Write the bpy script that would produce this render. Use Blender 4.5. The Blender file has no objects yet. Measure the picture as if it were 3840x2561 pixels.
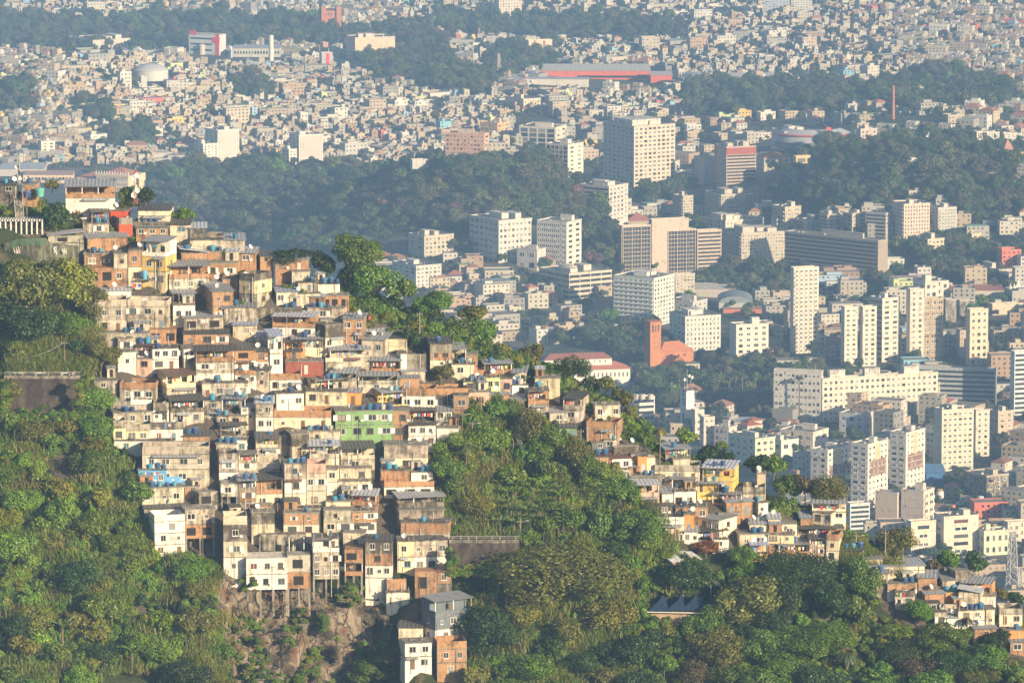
import bpy, math, random
import numpy as np
from mathutils import Vector, Matrix, noise

R = random.Random(11)
NR = np.random.default_rng(5)
SC = bpy.context.scene
COL = SC.collection
RAD = math.radians

# ------------------------------------------------------------------ camera
LENS, PITCH, CAMZ = 200.0, RAD(8.5), 571.0
FPX = LENS / 36.0 * 3840.0            # focal length in photograph pixels
cd = bpy.data.cameras.new('camera')
cd.lens, cd.sensor_width = LENS, 36.0
cd.clip_start, cd.clip_end = 10.0, 80000.0
cam = bpy.data.objects.new('camera', cd)
cam.location = (0, 0, CAMZ)
cam.rotation_euler = (RAD(90) - PITCH, 0, 0)
COL.objects.link(cam)
SC.camera = cam

# ------------------------------------------------------------------ sky, sun, exposure
SUN_AZ, SUN_EL = RAD(45), RAD(17)     # from behind the camera towards its right-hand side
to_sun = Vector((math.sin(SUN_AZ) * math.cos(SUN_EL), -math.cos(SUN_AZ) * math.cos(SUN_EL), math.sin(SUN_EL)))
W = bpy.data.worlds.new('World')
SC.world = W
W.use_nodes = True
wn = W.node_tree
sky = wn.nodes.new('ShaderNodeTexSky')
sky.sky_type = 'NISHITA'
sky.sun_disc = False
sky.sun_elevation = SUN_EL
sky.sun_rotation = math.atan2(to_sun.x, to_sun.y)
sky.altitude = 300
sky.air_density, sky.dust_density, sky.ozone_density = 1.0, 1.2, 1.0
bg = wn.nodes['Background']
bg.inputs['Strength'].default_value = 0.075
wn.links.new(sky.outputs[0], bg.inputs['Color'])
sl = bpy.data.lights.new('sun', 'SUN')
sl.energy, sl.angle, sl.color = 5.0, RAD(0.5), (1.0, 0.785, 0.50)
sun = bpy.data.objects.new('sun', sl)
sun.rotation_euler = to_sun.to_track_quat('Z', 'Y').to_euler()
sun.location = (600, -400, 900)
COL.objects.link(sun)
SC.view_settings.view_transform = 'Standard'
SC.view_settings.look = 'None'
SC.view_settings.exposure = 0.84
SC.view_settings.gamma = 1.0
SC.render.engine = 'CYCLES'
cy = SC.cycles
cy.max_bounces, cy.diffuse_bounces, cy.glossy_bounces = 4, 2, 1
cy.transmission_bounces, cy.transparent_max_bounces, cy.volume_bounces = 2, 4, 0
cy.use_adaptive_sampling, cy.adaptive_threshold = True, 0.015
cy.use_denoising = True
cy.caustics_reflective = cy.caustics_refractive = False

# ------------------------------------------------------------------ from a photograph pixel and a distance to a place
CP, SP = math.cos(PITCH), math.sin(PITCH)
def at(px, py, s):
    u, v = (px - 1920) / FPX, (py - 1280.5) / FPX
    return Vector((s * u, s * (CP - v * SP), CAMZ + s * (-SP - v * CP)))

def project(p):
    d = Vector(p) - Vector((0, 0, CAMZ))
    s = d.y * CP - d.z * SP
    return 1920 + FPX * d.x / s, 1280.5 - FPX * (d.y * SP + d.z * CP) / s, s

# ------------------------------------------------------------------ objects and meshes
def ob(name, data, parent=None, loc=None, rz=0.0, scale=None, color=None, kind=None):
    o = bpy.data.objects.new(name, data)
    if parent is not None: o.parent = parent
    if loc is not None: o.location = loc
    if rz: o.rotation_euler = (0, 0, rz)
    if scale is not None: o.scale = scale
    if color is not None: o.color = (color[0], color[1], color[2], color[3] if len(color) > 3 else 0.4)
    if kind: o['kind'] = kind
    COL.objects.link(o)
    return o

PENDING = []                           # things whose label is composed once everything stands
def tag(o, label, cat, group=None):
    o['label'], o['category'] = label, cat
    if group: o['group'] = group
    return o

def fastmesh(name, V, Q, mats, mi=None, col=None, uv=None):
    """V (n,3), Q (m,4) quads as arrays"""
    me = bpy.data.meshes.new(name)
    V = np.asarray(V, dtype=np.float32); Q = np.asarray(Q, dtype=np.int32)
    n, k = Q.shape
    me.vertices.add(len(V)); me.vertices.foreach_set('co', V.ravel())
    me.loops.add(n * k); me.loops.foreach_set('vertex_index', Q.ravel())
    me.polygons.add(n)
    me.polygons.foreach_set('loop_start', np.arange(0, n * k, k, dtype=np.int32))
    for m in mats: me.materials.append(m)
    if mi is not None: me.polygons.foreach_set('material_index', np.asarray(mi, dtype=np.int32))
    if col is not None:
        a = me.color_attributes.new('Col', 'FLOAT_COLOR', 'CORNER')
        c = np.repeat(np.asarray(col, dtype=np.float32), k, axis=0)
        a.data.foreach_set('color', c.ravel())
    if uv is not None:
        l = me.uv_layers.new(name='UVMap'); l.data.foreach_set('uv', np.asarray(uv, dtype=np.float32).ravel())
    me.update(calc_edges=True)
    return me

class MB:
    """collects quads and polygons; build() makes one mesh"""
    def __init__(s): s.v, s.f, s.m, s.uv = [], [], [], []
    def poly(s, pts, m=0, uv=None):
        b = len(s.v); s.v += [tuple(p) for p in pts]; s.f.append(tuple(range(b, b + len(pts)))); s.m.append(m)
        s.uv += uv if uv else [(p[0] + p[1], p[2]) for p in pts]
    def hexa(s, c, m=0, skip=()):
        """c: eight corners, bottom ring then top ring"""
        F = [(0, 1, 5, 4), (1, 2, 6, 5), (2, 3, 7, 6), (3, 0, 4, 7), (4, 5, 6, 7), (3, 2, 1, 0)]
        for i, f in enumerate(F):
            if i in skip: continue
            p = [c[j] for j in f]
            if i < 4:
                L = math.hypot(p[1][0] - p[0][0], p[1][1] - p[0][1]); o = i * 3.7
                s.poly(p, m, [(o, p[0][2]), (o + L, p[1][2]), (o + L, p[2][2]), (o, p[3][2])])
            else: s.poly(p, m, [(q[0], q[1]) for q in p])
    def box(s, x0, x1, y0, y1, z0, z1, m=0, skip=()):
        s.hexa([(x0, y0, z0), (x1, y0, z0), (x1, y1, z0), (x0, y1, z0), (x0, y0, z1), (x1, y0, z1), (x1, y1, z1), (x0, y1, z1)], m, skip)
    def tube(s, a, b, ra, rb=None, n=6, m=0, cap=False):
        a, b = Vector(a), Vector(b); rb = ra if rb is None else rb
        d = (b - a).normalized(); x = d.orthogonal().normalized(); y = d.cross(x)
        P = [[c + r * (x * math.cos(6.2832 * i / n) + y * math.sin(6.2832 * i / n)) for i in range(n)] for c, r in ((a, ra), (b, rb))]
        for i in range(n):
            j = (i + 1) % n; s.poly([P[0][i], P[0][j], P[1][j], P[1][i]], m)
        if cap: s.poly(P[1], m); s.poly(P[0][::-1], m)
    def lathe(s, prof, n=14, m=0, c=(0, 0, 0)):
        """prof: (radius, height) from the bottom up"""
        for (r0, z0), (r1, z1) in zip(prof, prof[1:]):
            for i in range(n):
                a, b = 6.2832 * i / n, 6.2832 * (i + 1) / n
                q = [(c[0] + r * math.cos(t), c[1] + r * math.sin(t), c[2] + z) for r, t, z in ((r0, a, z0), (r0, b, z0), (r1, b, z1), (r1, a, z1))]
                if r0 < 1e-4: q = q[1:]
                if r1 < 1e-4: q = q[:3]
                s.poly(q, m)
    def mesh(s, name, mats):
        me = bpy.data.meshes.new(name)
        me.from_pydata(s.v, [], s.f)
        for x in (mats if isinstance(mats, (list, tuple)) else [mats]): me.materials.append(x)
        if any(s.m): me.polygons.foreach_set('material_index', s.m)
        l = me.uv_layers.new(name='UVMap'); l.data.foreach_set('uv', np.asarray(s.uv, dtype=np.float32).ravel())
        me.update()
        return me

# ------------------------------------------------------------------ materials
class NT:
    def __init__(s, name):
        s.mat = bpy.data.materials.new(name); s.mat.use_nodes = True
        s.t = s.mat.node_tree; s.bsdf = s.t.nodes['Principled BSDF']; s.out = s.t.nodes['Material Output']
    def n(s, typ, ins=None, **kw):
        x = s.t.nodes.new('ShaderNode' + typ)
        for k, v in kw.items(): setattr(x, k, v)
        for k, v in (ins or {}).items(): s.set(x, k, v)
        return x
    def set(s, x, k, v):
        i = x.inputs[k]
        if hasattr(v, 'is_output') or isinstance(v, bpy.types.NodeSocket): s.t.links.new(v, i)
        else: i.default_value = v
    def math(s, op, a, b=0.0, c=0.0, clamp=False):
        return s.n('Math', {0: a, 1: b, 2: c}, operation=op, use_clamp=clamp).outputs[0]
    def mix(s, f, a, b, bt='MIX'):
        return s.n('MixRGB', {0: f, 1: a, 2: b}, blend_type=bt).outputs[0]
    def ramp(s, f, a, b):
        return s.n('MapRange', {0: f, 1: a, 2: b, 3: 0.0, 4: 1.0}, clamp=True, interpolation_type='SMOOTHSTEP').outputs[0]
    def pos(s): return s.n('NewGeometry').outputs['Position']
    def noise(s, v, scale, det=4, rough=0.6, mapv=None):
        if mapv: v = s.n('Mapping', {0: v, 3: mapv}).outputs[0]
        return s.n('TexNoise', {'Vector': v, 'Scale': scale, 'Detail': det, 'Roughness': rough}).outputs['Fac']
    def fin(s, col, rough=0.85, bump=None, bs=0.3, bd=0.05, spec=0.3):
        s.set(s.bsdf, 'Base Color', col); s.set(s.bsdf, 'Roughness', rough); s.set(s.bsdf, 'Specular IOR Level', spec)
        if bump is not None:
            s.set(s.bsdf, 'Normal', s.n('Bump', {'Height': bump, 'Strength': bs, 'Distance': bd}).outputs[0])
        return s.mat

def rgb(r, g, b): return (r, g, b, 1.0)

def dirt(t, base, amt, dark=(0.055, 0.048, 0.038, 1)):
    """mildew blotches and rain streaks, amount 0..1"""
    p = t.pos()
    blot = t.noise(p, 0.42, 7, 0.72)
    streak = t.noise(p, 1.0, 5, 0.6, (1.1, 1.1, 0.16))
    fine = t.noise(p, 2.6, 5, 0.7)
    m = t.math('ADD', t.math('MULTIPLY', blot, 0.55), t.math('MULTIPLY', streak, 0.45))
    th = t.math('MULTIPLY_ADD', amt, -0.19, 0.585)
    m = t.n('MapRange', {0: m, 1: th, 2: t.math('ADD', th, 0.13), 3: 0.0, 4: 1.0}, clamp=True).outputs[0]
    m = t.math('MULTIPLY', m, t.math('MULTIPLY_ADD', amt, 0.50, 0.42), clamp=True)
    c = t.mix(m, base, dark)
    v = t.math('MULTIPLY_ADD', fine, 0.9, 0.55)
    return t.mix(1.0, c, t.n('CombineColor', {0: v, 1: v, 2: v}).outputs[0], 'MULTIPLY'), fine

def m_plaster():
    t = NT('painted_plaster'); oi = t.n('ObjectInfo')
    c, f = dirt(t, oi.outputs['Color'], oi.outputs['Alpha'])
    return t.fin(c, 0.9, f, 0.25, 0.06)
def m_brick():
    t = NT('hollow_brick'); uv = t.n('UVMap').outputs[0]; oi = t.n('ObjectInfo')
    b = t.n('TexBrick', {'Vector': uv, 'Color1': rgb(.335, .17, .078), 'Color2': rgb(.47, .265, .135), 'Mortar': rgb(.34, .27, .21), 'Scale': 1.0,
                         'Mortar Size': 0.022, 'Bias': 0.1, 'Brick Width': 0.36, 'Row Height': 0.24})
    c = t.mix(0.7, b.outputs[0], oi.outputs['Color'], 'MULTIPLY')
    c, f = dirt(t, c, oi.outputs['Alpha'], (0.05, 0.035, 0.025, 1))
    return t.fin(c, 0.92, b.outputs['Fac'], -0.4, 0.02)
def m_sheet():
    t = NT('corrugated_sheet'); oi = t.n('ObjectInfo'); p = t.pos()
    n1, n2 = t.noise(p, 0.7, 5), t.noise(p, 4.0, 4)
    c = t.mix(t.ramp(n1, 0.52, 0.75), oi.outputs['Color'], rgb(.16, .13, .105))
    v = t.math('MULTIPLY_ADD', n2, 0.6, 0.7)
    return t.fin(t.mix(1.0, c, t.n('CombineColor', {0: v, 1: v, 2: v}).outputs[0], 'MULTIPLY'), 0.6, n2, 0.1, 0.02, 0.35)
def m_concrete():
    t = NT('weathered_concrete'); oi = t.n('ObjectInfo')
    c, f = dirt(t, rgb(.27, .25, .215), t.math('MULTIPLY_ADD', oi.outputs['Random'], 0.6, 0.4))
    return t.fin(c, 0.92, f, 0.3, 0.05)
def m_tiles():
    t = NT('clay_tiles'); oi = t.n('ObjectInfo'); p = t.pos()
    n = t.noise(p, 0.9, 5); w = t.n('TexWave', {'Vector': p, 'Scale': 1.2, 'Distortion': 1.0}).outputs['Fac']
    v = t.math('MULTIPLY_ADD', n, 0.9, 0.5)
    c = t.mix(1.0, oi.outputs['Color'], t.n('CombineColor', {0: v, 1: v, 2: v}).outputs[0], 'MULTIPLY')
    return t.fin(c, 0.9, w, 0.5, 0.08)
def m_plain(name, c, rough=0.6, spec=0.3, vary=0.0, metal=0.0):
    t = NT(name)
    if vary:
        v = t.math('MULTIPLY_ADD', t.noise(t.pos(), 1.7, 4), vary * 2, 1 - vary)
        cc = t.mix(1.0, rgb(*c), t.n('CombineColor', {0: v, 1: v, 2: v}).outputs[0], 'MULTIPLY')
    else: cc = rgb(*c)
    t.bsdf.inputs['Metallic'].default_value = metal
    return t.fin(cc, rough, spec=spec)
def m_objcol(name, rough=0.6, spec=0.35, vary=0.2):
    t = NT(name); oi = t.n('ObjectInfo')
    v = t.math('MULTIPLY_ADD', t.noise(t.pos(), 1.5, 4), vary * 2, 1 - vary)
    return t.fin(t.mix(1.0, oi.outputs['Color'], t.n('CombineColor', {0: v, 1: v, 2: v}).outputs[0], 'MULTIPLY'), rough, spec=spec)
def m_pane():
    t = NT('window_glass'); oi = t.n('ObjectInfo')
    d = t.n('ValToRGB', {0: oi.outputs['Random']}); e = d.color_ramp; e.interpolation = 'CONSTANT'
    e.elements[0].position, e.elements[0].color = 0, rgb(.018, .02, .024)
    e.elements[1].position, e.elements[1].color = .30, rgb(.040, .046, .052)
    for p_, c_ in ((.55, (.085, .09, .09)), (.78, (.17, .165, .15)), (.88, (.28, .26, .22)), (.93, (.14, .06, .045)), (.96, (.08, .15, .17))):
        x = e.elements.new(p_); x.color = rgb(*c_)
    return t.fin(d.outputs[0], 0.22, spec=0.5)
def m_leaf(name='foliage_leaves', cols=None):
    t = NT(name); oi = t.n('ObjectInfo'); p = t.pos(); base = oi.outputs['Color']
    if cols:
        rp = t.n('ValToRGB', {0: t.math('FRACT', t.math('MULTIPLY', oi.outputs['Random'], 7.31))}); e = rp.color_ramp; e.interpolation = 'CONSTANT'
        e.elements[0].color = rgb(*cols[0]); e.elements[1].position = 1 / len(cols); e.elements[1].color = rgb(*cols[1])
        for i in range(2, len(cols)): x = e.elements.new(i / len(cols)); x.color = rgb(*cols[i])
        base = rp.outputs[0]
    n = t.noise(p, 0.16, 3); n2 = t.noise(p, 1.3, 3)
    hs = t.n('HueSaturation', {'Hue': t.math('MULTIPLY_ADD', oi.outputs['Random'], 0.035, 0.4825), 'Saturation': t.math('MULTIPLY_ADD', n, 0.5, 0.72),
                               'Value': t.math('MULTIPLY', t.math('MULTIPLY_ADD', oi.outputs['Random'], 0.5, 0.72), t.math('MULTIPLY_ADD', n2, 1.1, 0.45)), 'Color': base})
    d = t.n('BsdfDiffuse', {0: hs.outputs[0]}); tr = t.n('BsdfTranslucent', {0: t.mix(1.0, hs.outputs[0], rgb(1.2, 1.25, .5), 'MULTIPLY')})
    g = t.n('BsdfGlossy', {0: rgb(1, 1, 1), 'Roughness': 0.5})
    m = t.n('MixShader', {0: 0.16, 1: d.outputs[0], 2: tr.outputs[0]})
    m2 = t.n('MixShader', {0: 0.025, 1: m.outputs[0], 2: g.outputs[0]})
    t.t.links.new(m2.outputs[0], t.out.inputs[0])
    return t.mat
def m_vcol(name, rough=0.9):
    t = NT(name); a = t.n('VertexColor', layer_name='Col')
    c, f = dirt(t, a.outputs[0], 0.25)
    return t.fin(c, rough)
def m_hill():
    t = NT('hillside_soil'); p = t.pos(); a = t.n('VertexColor', layer_name='Col')
    n1, n2, n3 = t.noise(p, 0.12, 6), t.noise(p, 0.9, 6, 0.7), t.noise(p, 0.5, 6, 0.7, (1.0, 1.0, 0.18))
    soil = t.mix(n2, rgb(.10, .075, .048), rgb(.21, .16, .10))
    green = t.mix(n2, rgb(.020, .034, .010), rgb(.055, .075, .02))
    ground = t.mix(t.ramp(n1, 0.52, 0.66), green, soil)
    rock = t.mix(t.ramp(n3, 0.40, 0.62), rgb(.30, .25, .19), rgb(.135, .11, .08))
    rock = t.mix(t.ramp(t.noise(p, 0.28, 5, 0.6, (1, 1, .35)), 0.52, 0.64), rock, rgb(.085, .062, .042))
    rock = t.mix(t.ramp(n1, 0.56, 0.64), rock, rgb(.20, .115, .065))
    vo = t.n('TexVoronoi', {'Vector': t.n('Mapping', {0: p, 3: (.34, .34, .11)}).outputs[0], 'Scale': 1.0}, feature='DISTANCE_TO_EDGE').outputs['Distance']
    rock = t.mix(t.math('SUBTRACT', 1.0, t.ramp(t.math('ADD', vo, t.math('MULTIPLY_ADD', n2, .10, -.05)), .0, .07)), rock, rgb(.045, .036, .028))
    sep = t.n('SeparateColor', {0: a.outputs[0]})
    edge = t.math('ADD', sep.outputs[0], t.math('MULTIPLY_ADD', n2, 0.8, -0.4))
    c = t.mix(t.ramp(edge, 0.4, 0.6), ground, rock)
    c = t.mix(t.ramp(sep.outputs[1], 0.4, 0.6), c, t.mix(n2, rgb(.07, .06, .05), rgb(.15, .125, .10)))
    return t.fin(c, 0.95, t.math('ADD', n2, n3), 0.9, 0.9)
def m_city():
    t = NT('city_ground'); p = t.pos()
    n1, n2 = t.noise(p, 0.012, 5), t.noise(p, 0.05, 5)
    c = t.mix(t.ramp(n2, 0.42, 0.58), rgb(.030, .045, .020), rgb(.11, .10, .09))
    c = t.mix(t.ramp(n1, 0.5, 0.6), c, rgb(.035, .05, .02))
    return t.fin(c, 0.95)
def m_embank():
    t = NT('stained_shotcrete'); p = t.pos()
    n1, n2 = t.noise(p, 0.35, 6, 0.7, (1, 1, .3)), t.noise(p, 1.5, 5)
    c = t.mix(t.ramp(n1, 0.38, 0.68), rgb(.035, .028, .024), rgb(.10, .08, .064))
    return t.fin(c, 0.9, n2, 0.4, 0.1)

M_PL, M_BR, M_SH, M_CO, M_TI = m_plaster(), m_brick(), m_sheet(), m_concrete(), m_tiles()
M_PANE, M_LEAF, M_HILL, M_CITY, M_EMB = m_pane(), m_leaf(), m_hill(), m_city(), m_embank()
M_FRAME = m_plain('white_frame', (.68, .66, .62), 0.5, vary=.15)
M_FRAMEV = m_objcol('window_frame_paint', .5, .3, .2)
M_WOOD = m_plain('old_wood', (.19, .14, .10), 0.85, vary=.3)
M_BARK = m_plain('bark', (.15, .12, .09), 0.95, vary=.4)
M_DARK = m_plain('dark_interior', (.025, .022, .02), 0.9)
M_TANK = m_objcol('tank_plastic', 0.42, 0.5, .25)
M_PAINT = m_objcol('paint', 0.55, 0.35, .15)
M_GLASS = m_plain('dark_glass', (.022, .026, .032), 0.25, 0.5, vary=.3)
M_STEEL = m_plain('galvanised_steel', (.42, .42, .41), 0.5, vary=.2)
M_VC = m_vcol('far_walls')
M_ROAD = m_plain('asphalt', (.055, .053, .05), 0.9, vary=.25)
# ================================================================== LAND
def lerp_tab(tab, x):
    if x <= tab[0][0]: return tab[0][1]
    for (a, b), (c, d) in zip(tab, tab[1:]):
        if x <= c: return b + (d - b) * (x - a) / (c - a)
    return tab[-1][1]
def inpoly(x, y, P):
    r = False; j = len(P) - 1
    for i in range(len(P)):
        (xi, yi), (xj, yj) = P[i], P[j]
        if (yi > y) != (yj > y) and x < (xj - xi) * (y - yi) / (yj - yi) + xi: r = not r
        j = i
    return r

# the spur: its crest as seen from the camera, and how far away each spot of its near face is
CREST = [(-2000, 480), (-600, 640), (0, 770), (400, 850), (800, 985), (1200, 1130), (1600, 1265), (1900, 1365), (2100, 1455), (2300, 1580),
         (2500, 1730), (2800, 1870), (3000, 1950), (3200, 2040), (3300, 2120), (3500, 2215), (3840, 2345), (4500, 2560), (5600, 2900)]
def crest(px): return lerp_tab(CREST, px)
def sstep(a, b, x):
    t = min(1, max(0, (x - a) / (b - a))); return t * t * (3 - 2 * t)
def Dh(px, py):
    d = 1290 - (py - 1200) * 0.058 + (px - 1200) * 0.012
    w = sstep(740, 900, px) * (1 - sstep(1430, 1560, px))         # the cliff below the houses is steep
    d += w * (sstep(2120, 2160, py) * 0 + min(max(py - 2150, 0), 330) * 0.043)
    return d
def bump(px, py):
    P = Vector((px * 0.010, py * 0.012, 1.7))
    w = sstep(740, 900, px) * (1 - sstep(1430, 1560, px)) * sstep(2080, 2200, py)
    return 1.2 + 2.2 * noise.noise(P) + w * (4.2 * noise.noise(P * 1.6) + 3.2 * noise.noise(Vector((px * 0.035, py * 0.012, 3))) + 1.6 * noise.noise(P * 6))
ROCK = [(820, 2170), (880, 2130), (960, 2190), (1180, 2230), (1300, 2200), (1440, 2210), (1470, 2350), (1440, 2480), (1360, 2520), (1260, 2561), (1100, 2600), (900, 2600), (860, 2480), (850, 2350), (790, 2290)]
DIRT = [[(150, 1700), (300, 1690), (360, 1760), (330, 1830), (220, 1830), (170, 1780)], [(470, 2270), (560, 2260), (580, 2330), (520, 2360), (460, 2330)],
        [(330, 900), (500, 720), (1200, 1100), (1900, 1330), (2350, 1560), (2300, 1700), (1750, 1500), (1680, 1700), (1660, 2150), (900, 2130), (760, 2080), (560, 2080), (420, 1700)],
        [(2250, 1620), (2800, 1800), (3200, 2000), (3180, 2150), (2700, 2060), (2450, 1900)], [(3200, 2120), (3840, 2330), (3840, 2470), (3500, 2400), (3300, 2280)]]
def hill_point(px, py): return at(px, py, Dh(px, py) + bump(px, py))

def make_hill():
    cols = list(range(-1700, 5701, 26)); V, C, Q = [], [], []
    rows = 132
    for px in cols:
        yc = crest(px)
        back = []
        top = hill_point(px, yc)
        for k in range(8, 0, -1):                                 # the far side of the spur falls away to the plain
            q = k / 8.0
            back.append((top.x + 40 * q * q, top.y + 10 * q + 520 * q * q, top.z - (top.z + 4) * q))
        V += back; C += [(0, 0, 0, 1)] * 8
        for k in range(rows):
            t = k / (rows - 1.0); py = yc + (2620 - yc) * min(t / 0.9, 1) if t <= 0.9 else 2620 + (t - 0.9) / 0.1 * 2600
            if t > 0.9 and yc > 2560: py = yc + (5220 - yc) * t
            p = hill_point(px, py)
            V.append(tuple(p))
            j = 26 * noise.noise(Vector((px * .02, py * .02, 0)))
            C.append((1.0 if inpoly(px + j, py + j, ROCK) else 0.0, 1.0 if any(inpoly(px + j, py + j, d) for d in DIRT) else 0.0, 0, 1))
    n = rows + 8
    for i in range(len(cols) - 1):
        for k in range(n - 1):
            Q.append((i * n + k, i * n + k + 1, (i + 1) * n + k + 1, (i + 1) * n + k))
    C = np.array(C)[np.array(Q)].reshape(-1, 4)
    me = fastmesh('hillside', V, Q, [M_HILL])
    a = me.color_attributes.new('Col', 'FLOAT_COLOR', 'CORNER'); a.data.foreach_set('color', C.astype(np.float32).ravel())
    me.polygons.foreach_set('use_smooth', np.ones(len(Q), dtype=bool))
    ob('hillside', me, kind='structure')
make_hill()

# the plain with its low hills
def flat(px, py, z=0.0):
    v = (py - 1280.5) / FPX; s = (CAMZ - z) / (SP + v * CP); return at(px, py, s)
BUMPS = []
for px, py, h, sx, sy in ((1760, 900, 42, 95, 260), (1500, 960, 22, 130, 240), (2000, 900, 26, 60, 220), (450, 470, 46, 190, 330), (120, 520, 30, 90, 300),
                          (3180, 870, 34, 75, 200), (3720, 880, 46, 110, 220), (3350, 700, 24, 120, 260), (2900, 430, 16, 200, 300), (1650, 330, 16, 130, 300),
                          (3600, 560, 26, 100, 260), (600, 150, 14, 260, 300), (3700, 150, 26, 220, 420), (2050, 480, 12, 80, 200), (2100, 1020, 8, 60, 160)):
    p = flat(px, py); BUMPS.append((p.x, p.y, h, sx, sy))
def gz(x, y):
    z = 0.0
    for bx, by, h, sx, sy in BUMPS: z = z + h * np.exp(-((x - bx) / sx) ** 2 - ((y - by) / sy) ** 2)
    return z
SS = np.arange(2100.0, 7600.0, 6.0)
def ground_at(px, py):
    """where the line of sight through (px, py) meets the plain"""
    u, v = (px - 1920) / FPX, (py - 1280.5) / FPX
    x, y, z = SS * u, SS * (CP - v * SP), CAMZ + SS * (-SP - v * CP)
    h = z - gz(x, y)
    k = int(np.argmax(h <= 0))
    if h[k] > 0 or k == 0: return flat(px, py)
    t = h[k - 1] / (h[k - 1] - h[k]); s = SS[k - 1] + 6.0 * t
    return at(px, py, float(s))
def make_plain():
    xs = np.concatenate([[-60000, -20000, -6000, -2500], np.arange(-1200, 1201, 16), [2500, 6000, 20000, 60000]])
    ys = np.concatenate([[-3000, 0, 1000], np.arange(1500, 7201, 24), [8500, 12000, 25000, 70000]])
    X, Y = np.meshgrid(xs, ys); Z = gz(X, Y)
    n = len(xs); V = np.stack([X.ravel(), Y.ravel(), Z.ravel()], 1)
    i, j = np.meshgrid(np.arange(n - 1), np.arange(len(ys) - 1)); b = (j * n + i).ravel()
    me = fastmesh('ground', V, np.stack([b, b + 1, b + n + 1, b + n], 1), [M_CITY])
    me.polygons.foreach_set('use_smooth', np.ones(len(b), dtype=bool))
    ob('ground', me, kind='structure')
make_plain()
# ================================================================== CITY
LAND = []                               # (phrase, x, y) landmarks other labels refer to
def lerpc(a, b, t): return tuple(a[i] + (b[i] - a[i]) * t for i in range(3))

def m_unit(f, name, mats):
    b = MB(); f(b); return b.mesh(name, mats)
def _win(b):                            # a window one unit wide and high on the plane y = 0, its outside towards -y
    t, d = .07, .09
    for x0, x1, z0, z1 in ((-.5, -.5 + t, 0, 1), (.5 - t, .5, 0, 1), (-.5 + t, .5 - t, 1 - t, 1), (-.5 + t, .5 - t, 0, t), (-.03, .03, t, 1 - t)):
        b.box(x0, x1, -d, 0.02, z0, z1, 0, (5,))
    b.box(-.56, .56, -.16, 0.02, -.09, 0, 0)
def _pane(b): b.box(-.44, .44, -.035, 0.02, .06, .94, 0, (2, 5))
def _cwin(b):                           # city window: frame and pane in one
    t, d = .08, .10
    for x0, x1, z0, z1 in ((-.5, -.5 + t, 0, 1), (.5 - t, .5, 0, 1), (-.5 + t, .5 - t, 1 - t, 1), (-.56, .56, -.06, t), (-.03, .03, t, 1 - t)):
        b.box(x0, x1, -d, 0.02, z0, z1, 0, (2, 5))
    b.box(-.43, .43, -.03, 0.02, .06, .94, 1, (2, 5))
W_FRAME, W_PANE = m_unit(_win, 'window_frame', M_FRAMEV), m_unit(_pane, 'pane', M_PANE)
CW = m_unit(_cwin, 'city_window', [M_FRAME, M_PANE])
CWD = m_unit(lambda b: b.box(-.5, .5, -.03, .02, 0, 1, 0, (2, 5)), 'dark_window', [M_PANE])
BAND = m_unit(lambda b: b.box(-.5, .5, -.04, .02, 0, 1, 0, (2, 5)), 'window_band', [M_GLASS])
SLAB = m_unit(lambda b: b.box(-.5, .5, -1, .02, 0, 1, 0, (2,)), 'balcony', [M_PL])
ACU = m_unit(lambda b: (b.box(-.4, .4, -.45, 0.02, 0, .5), b.box(-.3, .3, -.47, -.45, .08, .42)), 'air_conditioner', [M_FRAME])

def face_items(root, L, H, F, n, style, side, col, rnd, m0=0.6, base=0.0):
    """windows of one face; side 0: along +x at y=0, side 1: along +y at x=0 (outside -x)"""
    fh = (H - base) / F; bay = (L - 1.0) / max(n, 1); ww, wh, stair = rnd.uniform(.42, .64), rnd.uniform(.38, .52), (rnd.randrange(n) if n > 3 and rnd.random() < .6 else -1)
    def put(name, me, p, z, sx, sz, sy=1.0, color=None):
        o = ob(name, me, root, (p, 0, z) if side == 0 else (0, p, z), 0 if side == 0 else -math.pi / 2, (sx, sy, sz), color)
        return o
    for f in range(F):
        z = base + f * fh + fh * .28
        if style == 's':
            put('window_band', BAND, L / 2, z, L - 1.2, fh * .48); continue
        if style == 'd':
            put('parking_deck_opening', BAND, L / 2, z + fh * .1, L - .8, fh * .5, 1, None); continue  # dark band on the wall, painting the shade inside an open deck
        for k in range(n):
            p = .5 + bay * (k + .5)
            if k == stair and style in 'wn': put('stair_window', CWD, p, z + fh * .3, bay * .22, fh * .5)
            elif style == 'w': put('window', CW if rnd.random() < .6 else CWD, p, z, bay * ww * rnd.choice((1, 1, 1, .8, 1.15)), fh * wh)
            elif style == 'n': put('window', CWD, p, z, bay * .46, fh * .44)
            elif style == 'x':
                put('window', CW, p, z - fh * .1, bay * .66, fh * .58)
                put('balcony', SLAB, p, z - fh * .28, bay * .86, fh * .34, .9, lerpc(col, (1, 1, 1), .1) + (.2,))
            elif style == 'v': put('window', CWD, p, z - fh * .2, bay * .82, fh * .80)
            if style in 'wn' and k != stair and rnd.random() < .3:
                put('air_conditioner', ACU, p + bay * .2, z - fh * .22, .9, .9)
    if style in 'd':
        for k in range(1, 4): put('pillar', SLAB, L * k / 4, 0, .5, H, .12, (.5, .47, .42, .2))
    if style == 'g':                     # curtain wall: dark glass between pale fins
        for k in range(n):
            p = .5 + bay * (k + .5)
            for f in range(F): put('glass_panel', BAND, p, f * fh + .3, bay * .9, fh * .86)
        for k in range(0, n + 1, max(1, n // 3)): put('fin', SLAB, .5 + bay * k, 0, .5, H, .5, (.42, .34, .26, .2))

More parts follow.
